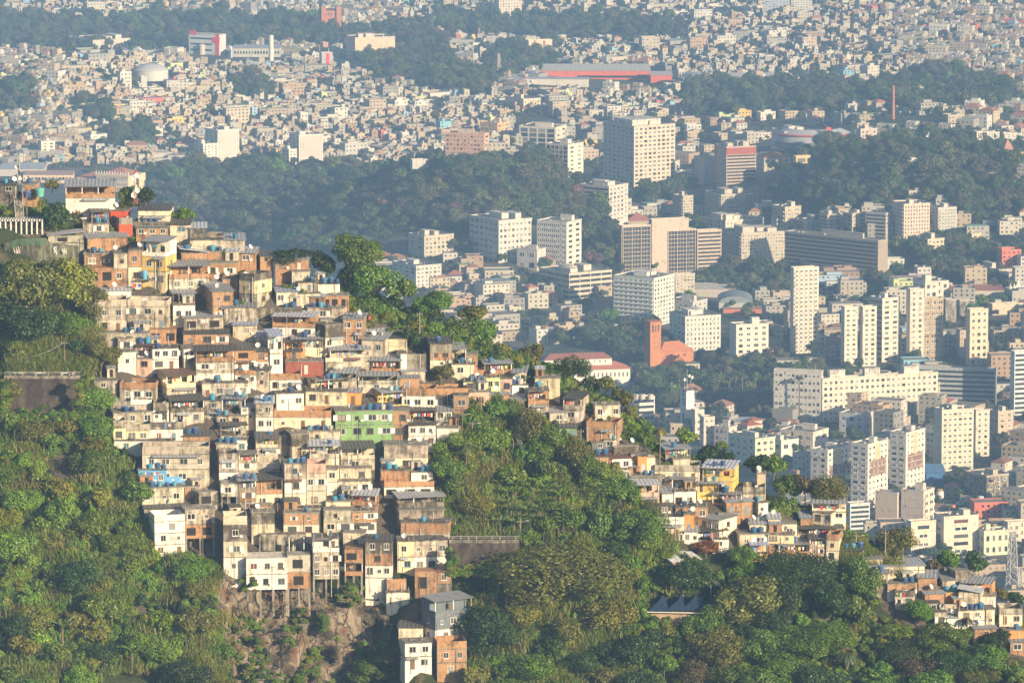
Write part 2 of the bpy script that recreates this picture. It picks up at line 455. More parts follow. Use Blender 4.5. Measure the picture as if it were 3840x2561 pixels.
def building(reg, xl, xc, xr, yt, yb, F, nl, nr, col, label, name='apartment_building', cat='building', styl='w', styr='w', b=33, roof='pr', group=None, base_px=None, land=None, dirtv=.36, extra=None, dep=None):
    ox, oy, s = reg
    xl, xc, xr, yt, yb = ox + xl * s, ox + xc * s, ox + xr * s, oy + yt * s, oy + yb * s
    rnd = random.Random(int(xl * 7 + yt))
    yg = yb if base_px is None else base_px
    P = ground_at(xc, yg); dist = project(P)[2]; k = dist / FPX
    H = (yg - yt) * k / CP
    if xc - xl < 6 * s: b = 7
    if xr - xc < 6 * s: b = 83
    if b == 33 and xc - xl > 6 * s and xr - xc > 6 * s:      # keep the plan within 1:2.6
        q = (xc - xl) / (xr - xc); b = math.degrees(math.atan(q * .9)) if q < .5 or q > 1.4 else 33
        b = min(max(b, 20), 58)
    a = RAD(b)
    Wd = max((xr - xc) * k / math.cos(a), 6); Dp = max((xc - xl) * k / math.sin(a), 6) if xc - xl > 6 * s else (dep or min(Wd, 15))
    if xr - xc < 6 * s: Wd = 14
    root = ob(name, None, loc=P, rz=a); root.empty_display_size = .1
    tag(root, label, cat, group)
    LAND.append((land or label_short(label), (xl + xr) / 2, (yt + yb) / 2, land is not None))
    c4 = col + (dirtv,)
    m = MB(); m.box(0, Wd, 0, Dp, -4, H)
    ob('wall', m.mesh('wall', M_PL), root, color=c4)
    r = MB(); ph = .9
    for x0, x1, y0, y1 in ((-.12, Wd + .12, -.12, .2), (-.12, Wd + .12, Dp - .2, Dp + .12), (-.12, .2, .2, Dp - .2), (Wd - .2, Wd + .12, .2, Dp - .2)): r.box(x0, x1, y0, y1, H - .25, H + ph)
    ob('roof_parapet', r.mesh('roof_parapet', M_PL), root, color=lerpc(col, (.5, .47, .42), .3) + (.4,))
    if 'h' in roof:                      # hipped tiles
        h = MB(); e = .5; z0, z1 = H + ph, H + ph + min(Wd, Dp) * .22; i = min(Wd, Dp) / 2
        A = [(-e, -e, z0), (Wd + e, -e, z0), (Wd + e, Dp + e, z0), (-e, Dp + e, z0)]
        T = [(i, Dp / 2, z1), (Wd - i, Dp / 2, z1)] if Wd >= Dp else [(Wd / 2, i, z1), (Wd / 2, Dp - i, z1)]
        if Wd >= Dp:
            h.poly([A[0], A[1], T[1], T[0]]); h.poly([A[2], A[3], T[0], T[1]]); h.poly([A[1], A[2], T[1]]); h.poly([A[3], A[0], T[0]])
        else:
            h.poly([A[1], A[2], T[1], T[0]]); h.poly([A[3], A[0], T[0], T[1]]); h.poly([A[0], A[1], T[0]]); h.poly([A[2], A[3], T[1]])
        ob('roof', h.mesh('roof', M_TI), root, color=(.34, .12, .065))
    else:
        rf = MB(); rf.box(.2, Wd - .2, .2, Dp - .2, H, H + .06, 0, (5,)); ob('roof', rf.mesh('roof', M_CO), root)
    if 'r' in roof and Wd > 9 and Dp > 7:                     # rooftop machine room and cisterns
        for q in range(1 if Wd < 24 else rnd.choice((2, 3))):
            w, d, h = Wd * rnd.uniform(.14, .26), Dp * rnd.uniform(.3, .5), rnd.uniform(2.4, 4.2)
            x, y = rnd.uniform(.1, .85) * (Wd - w), rnd.uniform(.2, .7) * (Dp - d)
            m = MB(); m.box(x, x + w, y, y + d, H + .06, H + h, 0, (5,)); m.box(x - .2, x + w + .2, y - .2, y + d + .2, H + h, H + h + .2)
            ob('machine_room', m.mesh('machine_room', M_PL), root, color=lerpc(col, (.6, .56, .5), .4) + (.4,))
        m = MB()
        for q in range(5):
            x, y, h = rnd.uniform(.1, .9) * Wd, rnd.uniform(.1, .9) * Dp, rnd.uniform(1.2, 4)
            m.tube((x, y, H), (x, y, H + h), .06, .05, 4)
            if q < 3: m.box(x - .6, x + .9, y - .5, y + .6, H + .06, H + rnd.uniform(.5, 1.3))
        ob('roof_equipment', m.mesh('roof_equipment', M_STEEL), root, kind='stuff')
    if F > 3 and (nr or nl) and rnd.random() < .75:      # floor lines running round the block
        m = MB(); q = rnd.uniform(.05, .14)
        for f in range(1, F):
            z = (H - .4) * f / F; m.box(-q, Wd + q, -q, 0, z - .14, z + .10, 0, (2,)); m.box(-q, 0, 0, Dp, z - .14, z + .10, 0, (1,))
        ob('floor_band', m.mesh('floor_band', M_PL), root, color=lerpc(col, rnd.choice(((.30, .27, .23), (.65, .62, .56), (.42, .30, .22))), .45) + (.4,))
    if nr: face_items(root, Wd, H - .4, F, nr, styr, 0, col, rnd)
    if nl: face_items(root, Dp, H - .4, F, nl, styl, 1, col, rnd)
    if extra: extra(root, Wd, Dp, H)
    return root, Wd, Dp, H
def label_short(l):
    return l

# regions as they were measured: offset and scale to photograph pixels
S1, S2 = 960 / 2351, 1280 / 2350
C1, C2, C3 = (1920, 640, S1), (2880, 640, S1), (2880, 1280, S1)
A1, A2, A3 = (0, 0, S2), (1280, 0, S2), (2560, 0, S2)
R5, R10, R13, FULL = (960, 854, S1), (1920, 1280, S1), (2880, 1921, S1), (0, 0, 1.0)
WHITE, CREAM, TAN, GREY, PINK, BLUEW, MINT, BEIGE, BROWN, ORANGE = (.50, .48, .445), (.465, .415, .33), (.46, .38, .29), (.40, .38, .35), (.58, .44, .36), (.52, .57, .60), (.56, .60, .44), (.55, .47, .37), (.30, .24, .19), (.58, .30, .11)

def boxes_on_roof(xs, w, h):
    def f(root, Wd, Dp, H):
        for x in xs:
            m = MB(); m.box(x * Wd, (x + w) * Wd, Dp * .2, Dp * .8, H, H + h); m.box(x * Wd - .3, (x + w) * Wd + .3, Dp * .2 - .3, Dp * .8 + .3, H + h, H + h + .3)
            for q in range(9): m.tube((x * Wd + w * Wd * q / 8, Dp * .2, H + h), (x * Wd + w * Wd * q / 8, Dp * .2, H + h + 1.6), .05, .05, 4)
            ob('cistern_house', m.mesh('cistern_house', M_PL), root, color=(.66, .62, .55, .7))
    return f
def brown_panels(f0, f1, n):
    def f(root, Wd, Dp, H):
        fh = H / n
        m = MB(); m.box(Wd * .1, Wd * .9, -.06, .02, f0 * fh, f1 * fh, 0, (2, 5))
        ob('brown_panel', m.mesh('brown_panel', M_PL), root, color=(.21, .125, .095, .3))
        m = MB(); m.box(Wd * .38, Wd * .62, -.075, .02, f1 * fh, H, 0, (2, 5))
        ob('peach_panel', m.mesh('peach_panel', M_PL), root, color=(.58, .40, .24, .2))
    return f

B = building
B(C1, 625, 890, 1070, 155, 475, 8, 9, 5, WHITE, 'white office slab with rows of dark strip windows beside the wooded hill', styl='s', land='white strip-window slab')
B(C1, 230, 500, 640, 485, 925, 9, 14, 2, (.58, .55, .50), 'grey slab block with a long shaded side of small windows under the wooded hill', styl='n', styr='n', land='shaded slab under the wood')
B(FULL, 1760, 1870, 1995, 832, 988, 7, 6, 8, WHITE, 'white angular apartment block with a lower white wing at its foot', land='angular white block')
B(FULL, 1530, 1591, 1701, 890, 972, 5, 2, 7, CREAM, 'short cream block with five rows of small windows behind the big ridge tree')
B(FULL, 1468, 1560, 1655, 1002, 1108, 7, 4, 6, WHITE, 'white seven storey block framed in grey, half behind the ridge trees', land='grey-framed white block')
GF = dict(styl='g', styr='g')
B(C1, 1000, 1012, 1275, 520, 945, 11, 2, 9, (.50, .41, .32), 'dark glass office wing with pale fins, on the near end of the brown office complex', name='office_building', dep=22, **GF)
B(C1, 1270, 1282, 1625, 462, 945, 12, 0, 0, (.50, .41, .33), 'windowless tan core tower standing between two dark glass office wings', name='office_building', dep=26, land='tan core tower')
B(C1, 1418, 1428, 1690, 555, 965, 11, 2, 9, (.50, .41, .32), 'dark glass office wing with pale fins, right of the tan core tower', name='office_building', dep=16, **GF)
B(C1, 1686, 1700, 1925, 560, 985, 12, 0, 10, (.48, .38, .30), 'brown office wing with stacked strip windows running back from the glass wings', name='office_building', styr='s', dep=14)
B(C1, 1955, 2105, 2556, 585, 925, 11, 6, 17, CREAM, 'long cream apartment slab with eleven rows of small windows and a rounded shadow', styl='x', land='long cream slab')
B(C1, 1480, 1570, 1665, 245, 480, 9, 3, 5, CREAM, 'cream tower left of its wider cream twin, behind the tan core tower', styl='x')
B(C1, 1785, 1920, 2215, 232, 455, 9, 5, 13, CREAM, 'wide cream tower with balconies down its shaded side, red roofs behind', styl='x', land='wide cream tower')
B(C1, 1750, 1960, 2320, 470, 640, 5, 6, 10, (.60, .53, .43), 'stepped cream block below the wide cream tower, partly hidden by it')
B(C1, 250, 525, 920, 955, 1195, 5, 4, 3, BEIGE, 'white parking garage with open dark decks and a striped corner', name='parking_garage', cat='garage', styl='d', styr='d', land='parking garage')
B(C1, 935, 1300, 1500, 1000, 1435, 11, 8, 7, (.58, .60, .55), 'pale green and white apartment tower with balconies on its shaded front', styl='x', land='pale green tower')
B(C1, 1480, 1500, 1680, 960, 1210, 8, 0, 5, CREAM, 'rear wing of cream flats with a blue-white metal roof behind the pale green tower')
B(C1, 1455, 1590, 1920, 1350, 1660, 7, 4, 9, (.60, .58, .54), 'grey-white flats with wide windows behind the orange church', styl='w', land='grey-white flats')
B(C1, 1420, 1660, 1800, 1215, 1370, 3, 6, 3, (.44, .44, .43), 'low grey shaded block between the pale green tower and the grey-white flats')
B(FULL, 2738, 2760, 2883, 1222, 1395, 8, 0, 4, (.64, .60, .52), 'plain cream block with one column of windows and a small house at its foot')
B(C1, 45, 230, 310, 735, 925, 2, 2, 0, WHITE, 'low white hall with a tall blank corner below the angular white block')
# right-hand column of towers
B(C2, 213, 232, 465, 905, 1680, 19, 0, 5, (.64, .57, .48), 'slender cream tower of nineteen storeys with a column of balconies', styr='x', dep=14, land='slender cream tower')
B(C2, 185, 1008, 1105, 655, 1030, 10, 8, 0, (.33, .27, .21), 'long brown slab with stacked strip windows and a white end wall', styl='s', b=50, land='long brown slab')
B(C2, 1155, 1245, 1490, 318, 660, 10, 3, 9, (.62, .50, .41), 'pink and white tower with balconies, joined to its lower white twin', styr='n', styl='x', land='pink and white tower')
B(C2, 1490, 1560, 1735, 350, 625, 9, 3, 6, WHITE, 'white rounded tower right behind the pink and white tower', styr='x')
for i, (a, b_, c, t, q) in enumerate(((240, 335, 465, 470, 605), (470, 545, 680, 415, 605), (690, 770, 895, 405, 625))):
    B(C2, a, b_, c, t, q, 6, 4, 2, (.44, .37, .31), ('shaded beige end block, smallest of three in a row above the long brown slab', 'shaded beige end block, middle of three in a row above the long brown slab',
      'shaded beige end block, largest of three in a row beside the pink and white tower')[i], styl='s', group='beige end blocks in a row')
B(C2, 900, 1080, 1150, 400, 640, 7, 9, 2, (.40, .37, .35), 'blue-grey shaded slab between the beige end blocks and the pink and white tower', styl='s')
B(C2, 45, 155, 308, 345, 545, 5, 3, 2, CREAM, 'small cream block with brown balcony bands in front of a dark wood', styl='x')
B(C2, 1300, 1465, 1697, 640, 795, 4, 6, 6, (.52, .47, .34), 'beige four storey school block with tall window strips below the pink and white tower', styl='v', styr='n', name='school', land='beige school block')
B(C2, 1755, 1870, 1997, 590, 700, 3, 3, 2, (.58, .44, .28), 'small ochre and cream block right of the beige school block')
B(C2, 685, 700, 822, 1262, 1800, 12, 0, 2, (.64, .58, .48), 'left one of two narrow cream towers with one column of windows', dep=12, land='twin narrow towers')
B(C2, 858, 868, 997, 1262, 1800, 12, 0, 2, (.64, .58, .48), 'right one of two narrow cream towers with one column of windows', dep=12)
B(C2, 940, 1045, 1212, 1185, 1760, 12, 4, 2, (.60, .54, .46), 'tall cream block with blue window bands on its shaded side, behind the twin narrow towers', styl='s')
B(C2, 1285, 1300, 1432, 1100, 1760, 13, 0, 2, (.58, .52, .43), 'cream stair tower attached to the tan block with round-cornered windows', dep=16)
B(C2, 1360, 1368, 1612, 1190, 1755, 11, 0, 11, (.40, .31, .21), 'tan office block covered by a grid of round-cornered windows', name='office_building', styr='w', dep=18, land='tan grid block')
B(C2, 1345, 1440, 1662, 1030, 1320, 4, 2, 4, (.60, .56, .48), 'white stepped rooftop block rising behind the tan grid block')
B(C2, 1825, 1850, 2022, 1285, 1790, 8, 0, 3, (.60, .52, .38), 'plain cream slab with two columns of small windows and a brown penthouse')
B(C2, 2040, 2060, 2345, 1235, 1330, 2, 0, 0, (.52, .44, .33), 'low windowless tan hall right of the cream slab with the brown penthouse', name='warehouse')
B(C2, 1610, 1630, 1732, 1190, 1400, 3, 0, 0, (.34, .31, .27), 'stained grey concrete block right of the tan grid block', dirtv=.8)
B(C2, 1740, 1760, 1900, 1200, 1340, 3, 0, 0, (.32, .29, .25), 'darker stained concrete block behind the plain cream slab', dirtv=.9)
B(C2, 1900, 2120, 2290, 920, 1050, 3, 7, 2, (.44, .38, .31), 'old brown block with a grid of windows and rooftop antennas')
B(C3, 2235, 2258, 2430, 105, 680, 13, 0, 3, (.55, .58, .60), 'bluish white tower cut by the frame, with wide window bands', styr='s', land='bluish white tower')
B(C2, 2270, 2290, 2420, 590, 690, 3, 0, 4, (.56, .52, .45), 'cream block at the far edge with three window rows')
# big slab and the quarter below it
B(C3, 55, 485, 500, 285, 745, 7, 11, 0, (.46, .45, .43), 'shaded wing of the big cream slab, seen behind a royal palm', styl='w', b=75)  # the wing's shade is put into a darker, cooler wall colour
B(C3, 482, 497, 1587, 352, 745, 7, 0, 22, (.60, .55, .45), 'big cream slab of seven storeys with three cistern houses on its roof', extra=boxes_on_roof((.07, .37, .71), .13, 5.0), roof='p', dep=16, land='big cream slab')
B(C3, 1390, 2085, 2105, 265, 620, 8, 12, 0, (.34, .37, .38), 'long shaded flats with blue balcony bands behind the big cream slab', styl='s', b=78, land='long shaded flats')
B(C3, 175, 190, 335, 205, 320, 3, 0, 0, (.58, .55, .5), 'pale cistern block with streaked walls above the shaded wing', dirtv=.8, base_px=1420)
B(C3, 1530, 1592, 1892, 640, 1195, 11, 0, 6, (.58, .55, .44), 'olive-banded cream apartment tower with eleven rows of wide windows', styr='w', land='olive-banded tower')
B(C3, 1890, 1905, 2035, 640, 1060, 8, 0, 2, (.58, .54, .46), 'grey and cream wall block behind the olive-banded tower', dep=12)
B(C3, 2030, 2110, 2260, 655, 960, 6, 3, 2, (.44, .37, .28), 'brown side-lit block with a shaded green flank right of the olive-banded tower')
B(C3, 230, 388, 400, 1040, 1260, 4, 4, 0, WHITE, 'low white flats left of the brown-panelled towers', b=62)
B(C3, 395, 545, 757, 1010, 1340, 6, 2, 5, (.66, .61, .54), 'shortest of three brown-panelled white towers', b=55, extra=brown_panels(2, 4, 7), group='brown-panelled towers')
B(C3, 765, 912, 1117, 955, 1540, 11, 2, 5, (.66, .61, .54), 'middle one of three brown-panelled white towers', b=55, extra=brown_panels(6, 9, 12), group='brown-panelled towers', land='brown-panelled towers')
B(C3, 1122, 1262, 1457, 850, 1430, 11, 2, 5, (.66, .61, .54), 'tallest of three brown-panelled white towers', b=55, extra=brown_panels(5, 8, 12), group='brown-panelled towers')
B(C3, 1455, 1520, 1585, 880, 1160, 5, 2, 2, (.60, .54, .44), 'narrow cream flats between the brown-panelled towers and the olive-banded tower')
B(C3, 115, 412, 568, 845, 1015, 2, 4, 2, (.64, .56, .47), 'cream two storey block with a dark stained rooftop room', dirtv=.4)
B(C3, 0, 120, 285, 920, 1110, 2, 2, 2, (.62, .60, .55), 'white low flats above the ridge trees with a patched grey roof')
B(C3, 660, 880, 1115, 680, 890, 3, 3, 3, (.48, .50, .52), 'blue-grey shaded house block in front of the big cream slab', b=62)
B(C3, 990, 1185, 1235, 1400, 1720, 4, 0, 1, (.58, .47, .37), 'blank beige block with one slit window, lower edge of the city', b=60)
B(C3, 1228, 1425, 1538, 1385, 1740, 5, 0, 2, (.60, .51, .42), 'blank beige block joined to another, with a white balcony corner', b=60, styr='x')
B(C3, 1825, 2005, 2220, 1245, 1500, 4, 0, 3, (.34, .29, .23), 'stained concrete industrial block with no front windows', dirtv=.9, name='warehouse', land='stained concrete block')
B(R13, 1298, 1312, 1545, 95, 420, 4, 0, 1, (.64, .56, .45), 'tall blank cream wall block just above the lower ridge trees', dep=14, land='blank cream blocks')
B(R13, 1535, 1612, 1938, 50, 400, 5, 1, 1, (.66, .58, .46), 'widest blank cream block with tree shadows over its lower wall', dep=14)
B(R13, 1925, 1982, 2228, 182, 400, 2, 2, 4, MINT, 'pale green two storey block with dark square windows beside the pylon', styr='n', land='pale green block')
B(R13, 742, 752, 938, -70, 195, 6, 0, 5, (.52, .55, .55), 'grey office block with blue window bands behind the lower ridge', styr='s', dep=12)
B(R13, 2180, 2200, 2420, 100, 330, 3, 0, 4, (.58, .52, .43), 'cream school wing behind the steel pylon', dep=14, styr='n')
B(R10, 1100, 1112, 1312, 525, 790, 5, 0, 5, (.62, .60, .57), 'white office block with five strip windows and three round cisterns', styr='s', dep=12, land='white cistern block')
B(R10, 1725, 1760, 1862, 705, 965, 5, 1, 2, (.62, .49, .42), 'pink narrow flats right of the white fire tower')
B(R10, 1660, 1680, 1730, 640, 900, 4, 0, 1, (.60, .55, .48), 'slim cream house front beside the white fire tower')
B(R10, 2000, 2232, 2420, 905, 1150, 4, 4, 3, MINT, 'mint coloured flats with shaded bay, just above the ridge trees', land='mint flats')
B(R10, 2080, 2160, 2305, 790, 880, 2, 2, 3, (.60, .50, .42), 'low pink house with a brown hipped roof above the mint flats', roof='h', name='town_house', cat='house')
B(R10, 2140, 2200, 2310, 745, 815, 1, 2, 3, (.56, .46, .38), 'tan house with the highest hipped roof above the mint flats', roof='h', name='town_house', cat='house')
B(R10, 1860, 1990, 2070, 800, 990, 3, 3, 1, (.54, .47, .42), 'shaded pinkish house block left of the mint flats')
# middle distance
B(A2, 1808, 2014, 2302, 880, 1310, 15, 7, 9, (.58, .48, .37), 'tallest tan tower with white window spandrels and antennas on its roof', styl='w', styr='w', extra=boxes_on_roof((.1, .45), .35, 4.5), land='tallest tan tower')
B(A2, 715, 985, 1018, 930, 1105, 6, 11, 1, (.56, .33, .23), 'salmon pink block with six rows of small windows', b=70, land='salmon block')
B(A2, 955, 1075, 1155, 855, 960, 4, 4, 3, (.60, .36, .15), 'orange four storey block behind the salmon block')
B(A2, 1225, 1475, 1552, 885, 1020, 4, 4, 2, (.62, .55, .44), 'cream office with four wide rows of dark windows', b=68, styl='v')
B(A2, 1408, 1560, 1668, 1005, 1215, 7, 5, 2, (.62, .58, .48), 'cream block with a grid of deep square windows below the cream office', styl='v', b=55)
B(A2, 478, 490, 602, 1108, 1250, 4, 0, 0, WHITE, 'blank white wall block above the park wood')
B(A2, 1128, 1255, 1372, 690, 770, 3, 5, 6, (.62, .53, .40), 'long cream factory with pilasters and three window rows', name='factory', styr='n')
B(A2, 1278, 1290, 1452, 285, 410, 7, 0, 0, (.60, .49, .38), 'blank beige hotel tower with brown stripes, far off among trees', name='hotel', extra=lambda r_, w, d, h: [ob('brown_stripe', SLAB, r_, (w * q, 0, 0), 0, (w * .1, .12, h), (.30, .15, .10, .2)) for q in (.27, .66)], land='striped hotel')
B(A2, 28, 95, 368, 268, 410, 5, 3, 0, (.58, .47, .34), 'wide ochre laboratory with striped floors among far trees', styr='s', name='laboratory', extra=None)
B(A2, 1048, 1085, 1242, -90, 130, 12, 2, 8, (.58, .50, .42), 'twin-slab beige high-rise cut by the top of the frame', base_px=72)
B(A3, 562, 738, 742, -90, 100, 12, 7, 0, (.40, .46, .52), 'blue-shaded half of the far high-rise pair', b=75, base_px=58)  # bluish wall colour carries the shade of this half
B(A3, 740, 746, 888, -80, 100, 12, 0, 7, WHITE, 'sunlit white half of the far high-rise pair', base_px=58)
B(A3, 232, 300, 508, 1020, 1290, 12, 0, 8, (.46, .36, .29), 'tan office tower with a red crown and a red fin', styr='s', extra=lambda r_, w, d, h: (ob('red_crown', SLAB, r_, (w / 2, 0, h * .82), 0, (w, .1, h * .17), (.34, .09, .06, .2)), ob('red_fin', SLAB, r_, (0, d, 0), -math.pi / 2, (3, .4, h * 1.02), (.55, .13, .06, .1))), land='red-crowned tower')
B(A3, 82, 148, 232, 1092, 1275, 5, 0, 0, WHITE, 'blank white and blue-grey block left of the red-crowned tower')
B(A3, 508, 560, 742, 1098, 1185, 3, 2, 4, CREAM, 'low cream institution with a red ridge right of the red-crowned tower', roof='h')
B(A3, 620, 700, 908, 915, 1035, 4, 3, 7, (.58, .52, .44), 'stepped grey-cream office in front of the curved arena roof', styr='n', land='stepped grey-cream office')
B(A3, 1200, 1225, 1340, 895, 1010, 4, 0, 4, (.54, .44, .40), 'white frame building with a maroon corner right of the arena')
B(A3, 1515, 1550, 1668, 1115, 1210, 3, 0, 3, (.56, .48, .40), 'cream institute with stepped terraces under a silver dome', land='domed institute')
B(A3, 770, 780, 995, 1085, 1160, 2, 0, 3, (.62, .46, .20), 'yellow low block with open sides among trees', styr='v')
B(A1, 1405, 1500, 1643, 905, 1115, 13, 3, 9, (.68, .62, .55), 'white tower left of two far twin towers with small windows', styr='n', styl='n', land='far twin towers')
B(A1, 1985, 2060, 2222, 938, 1160, 13, 3, 9, (.68, .62, .55), 'white tower right of two far twin towers with small windows', styr='n', styl='n')
B(A1, 1332, 1400, 1500, 1000, 1120, 6, 2, 4, (.66, .61, .55), 'low white wing at the foot of one far twin tower', styr='n')
B(A1, 1938, 1990, 2065, 1035, 1160, 6, 2, 3, (.66, .61, .55), 'low white wing at the foot of the other far twin tower', styr='n')
B(A1, 1295, 1510, 1552, 250, 385, 5, 0, 0, (.52, .53, .54), 'white and grey research block with red panels, far off in the haze', name='laboratory', b=65, roof='p', extra=lambda r_, w, d, h: (ob('red_panel', SLAB, r_, (0, 2, 0), -math.pi / 2, (4, .3, h * 1.1), (.62, .05, .05, .05)), ob('red_panel', SLAB, r_, (0, 4, h * .62), -math.pi / 2, (9, .2, h * .3), (.62, .05, .05, .05)), ob('red_panel', SLAB, r_, (0, d * .85, h), -math.pi / 2, (8, .3, 4), (.62, .05, .05, .05)),
      [ob('window_band', BAND, r_, (0, d * .6, h * q), -math.pi / 2, (d * .7, 1, h * .09)) for q in (.2, .5, .78)]), land='red-panelled research block')
B(A1, 450, 640, 885, 285, 355, 3, 0, 0, (.52, .47, .40), 'long low beige industrial complex with stepped roofs, far off', name='factory', roof='pr')
B(A1, 253, 285, 378, 980, 1085, 5, 1, 2, (.66, .58, .50), 'white slab house in the haze, nearer than the far quarter', styr='n')
B(A1, 550, 625, 733, 935, 1020, 4, 2, 2, (.64, .58, .50), 'pair of white blank blocks in the hazy far quarter')
B(A1, 860, 905, 952, 710, 775, 3, 1, 2, (.20, .50, .56), 'turquoise cube house in the hazy hillside quarter', name='house', cat='house', land='turquoise house')
B(A1, 2205, 2225, 2252, 300, 380, 5, 0, 0, (.46, .24, .20), 'brick red stair tower beside a grey slab in the far haze')
B(A1, 2205, 2215, 2290, 370, 470, 4, 0, 0, (.40, .38, .40), 'grey slab with a bright red stripe in the far haze', extra=lambda r_, w, d, h: ob('red_stripe', SLAB, r_, (w * .55, 0, 0), 0, (w * .3, .2, h), (.6, .06, .07, .05)))
# ================================================================== THE LOW QUARTERS BETWEEN THE TALL BUILDINGS
FORESTS = [[(0, 70), (420, 75), (700, 60), (1150, 70), (1300, 110), (1300, 170), (1180, 180), (1050, 165), (880, 185), (700, 200), (500, 205), (300, 200), (0, 190)],
    [(1300, 120), (1600, 90), (1720, 250), (1880, 330), (1800, 380), (1620, 340), (1400, 310), (1330, 240)], [(1800, 190), (2100, 170), (2080, 270), (1800, 310)],
    [(1640, 65), (2300, 70), (2560, 90), (2560, 150), (2200, 155), (1900, 150), (1660, 130)],
    [(560, 660), (900, 610), (1250, 640), (1480, 640), (1720, 625), (2060, 600), (2180, 680), (2280, 800), (2330, 900), (2330, 1010), (2200, 1010), (2150, 840), (1980, 860), (1730, 890), (1500, 870), (1400, 930), (1250, 1000), (900, 920), (560, 800)],
    [(2560, 330), (2800, 310), (3200, 320), (3300, 370), (3150, 425), (2900, 445), (2560, 435)], [(3200, 340), (3500, 260), (3840, 330), (3840, 400), (3300, 425)],
    [(3050, 550), (3300, 530), (3500, 510), (3840, 550), (3840, 640), (3650, 690), (3300, 650), (3100, 650), (2980, 610)],
    [(2880, 710), (3100, 650), (3380, 660), (3400, 750), (3300, 790), (3000, 800), (2900, 780)], [(3420, 730), (3560, 690), (3840, 710), (3840, 840), (3620, 850), (3560, 790)],
    [(2640, 1030), (2980, 1020), (3080, 1050), (3080, 1110), (2900, 1125), (2620, 1090)], [(2370, 700), (2560, 700), (2600, 760), (2430, 780)],
    [(2600, 1360), (2900, 1390), (3080, 1450), (3080, 1570), (2900, 1590), (2680, 1540), (2600, 1470)], [(2060, 1290), (2200, 1260), (2480, 1250), (2520, 1340), (2600, 1470), (2500, 1560), (2400, 1500), (2300, 1330)],
    [(3370, 960), (3600, 910), (3800, 970), (3750, 1080), (3500, 1060)], [(330, 500), (560, 480), (600, 560), (350, 570)], [(0, 330), (130, 330), (130, 430), (0, 440)], [(280, 400), (420, 400), (410, 470), (290, 460)], [(860, 300), (1020, 310), (1010, 380), (900, 380)]]
FBOX = [(min(q[0] for q in f), max(q[0] for q in f), min(q[1] for q in f), max(q[1] for q in f)) for f in FORESTS]
def in_forest(x, y): return any(b[0] <= x <= b[1] and b[2] <= y <= b[3] and inpoly(x, y, f) for b, f in zip(FBOX, FORESTS))
HPAL = [(.46, .43, .355), (.50, .485, .44), (.39, .36, .295), (.35, .255, .175), (.39, .32, .235), (.36, .34, .30), (.29, .28, .255), (.44, .385, .29), (.48, .45, .385), (.41, .335, .25)]
RARE = [(.22, .42, .50), (.50, .55, .28), (.62, .45, .16), (.30, .40, .52), (.52, .16, .11)]

KEEP = [(485, 650, 285, 335), (1000, 1040, 222, 262), (695, 865, 200, 240), (865, 1075, 205, 242), (1190, 1290, 105, 145), (1290, 1485, 216, 255), (1970, 2080, 216, 262), (2000, 2540, 262, 345), (2890, 3220, 490, 580), (3330, 3372, 430, 475), (760, 905, 600, 655), (1075, 1220, 625, 670), (240, 490, 185, 212), (1255, 1420, 200, 262), (3555, 3600, 515, 545), (1630, 1670, 310, 350), (2660, 2850, 545, 600), (3180, 3460, 320, 350), (470, 520, 415, 440), (1020, 1240, 205, 225), (460, 650, 186, 210)]
def kept(x, y): return any(a <= x <= b and c <= y <= d for a, b, c, d in KEEP)

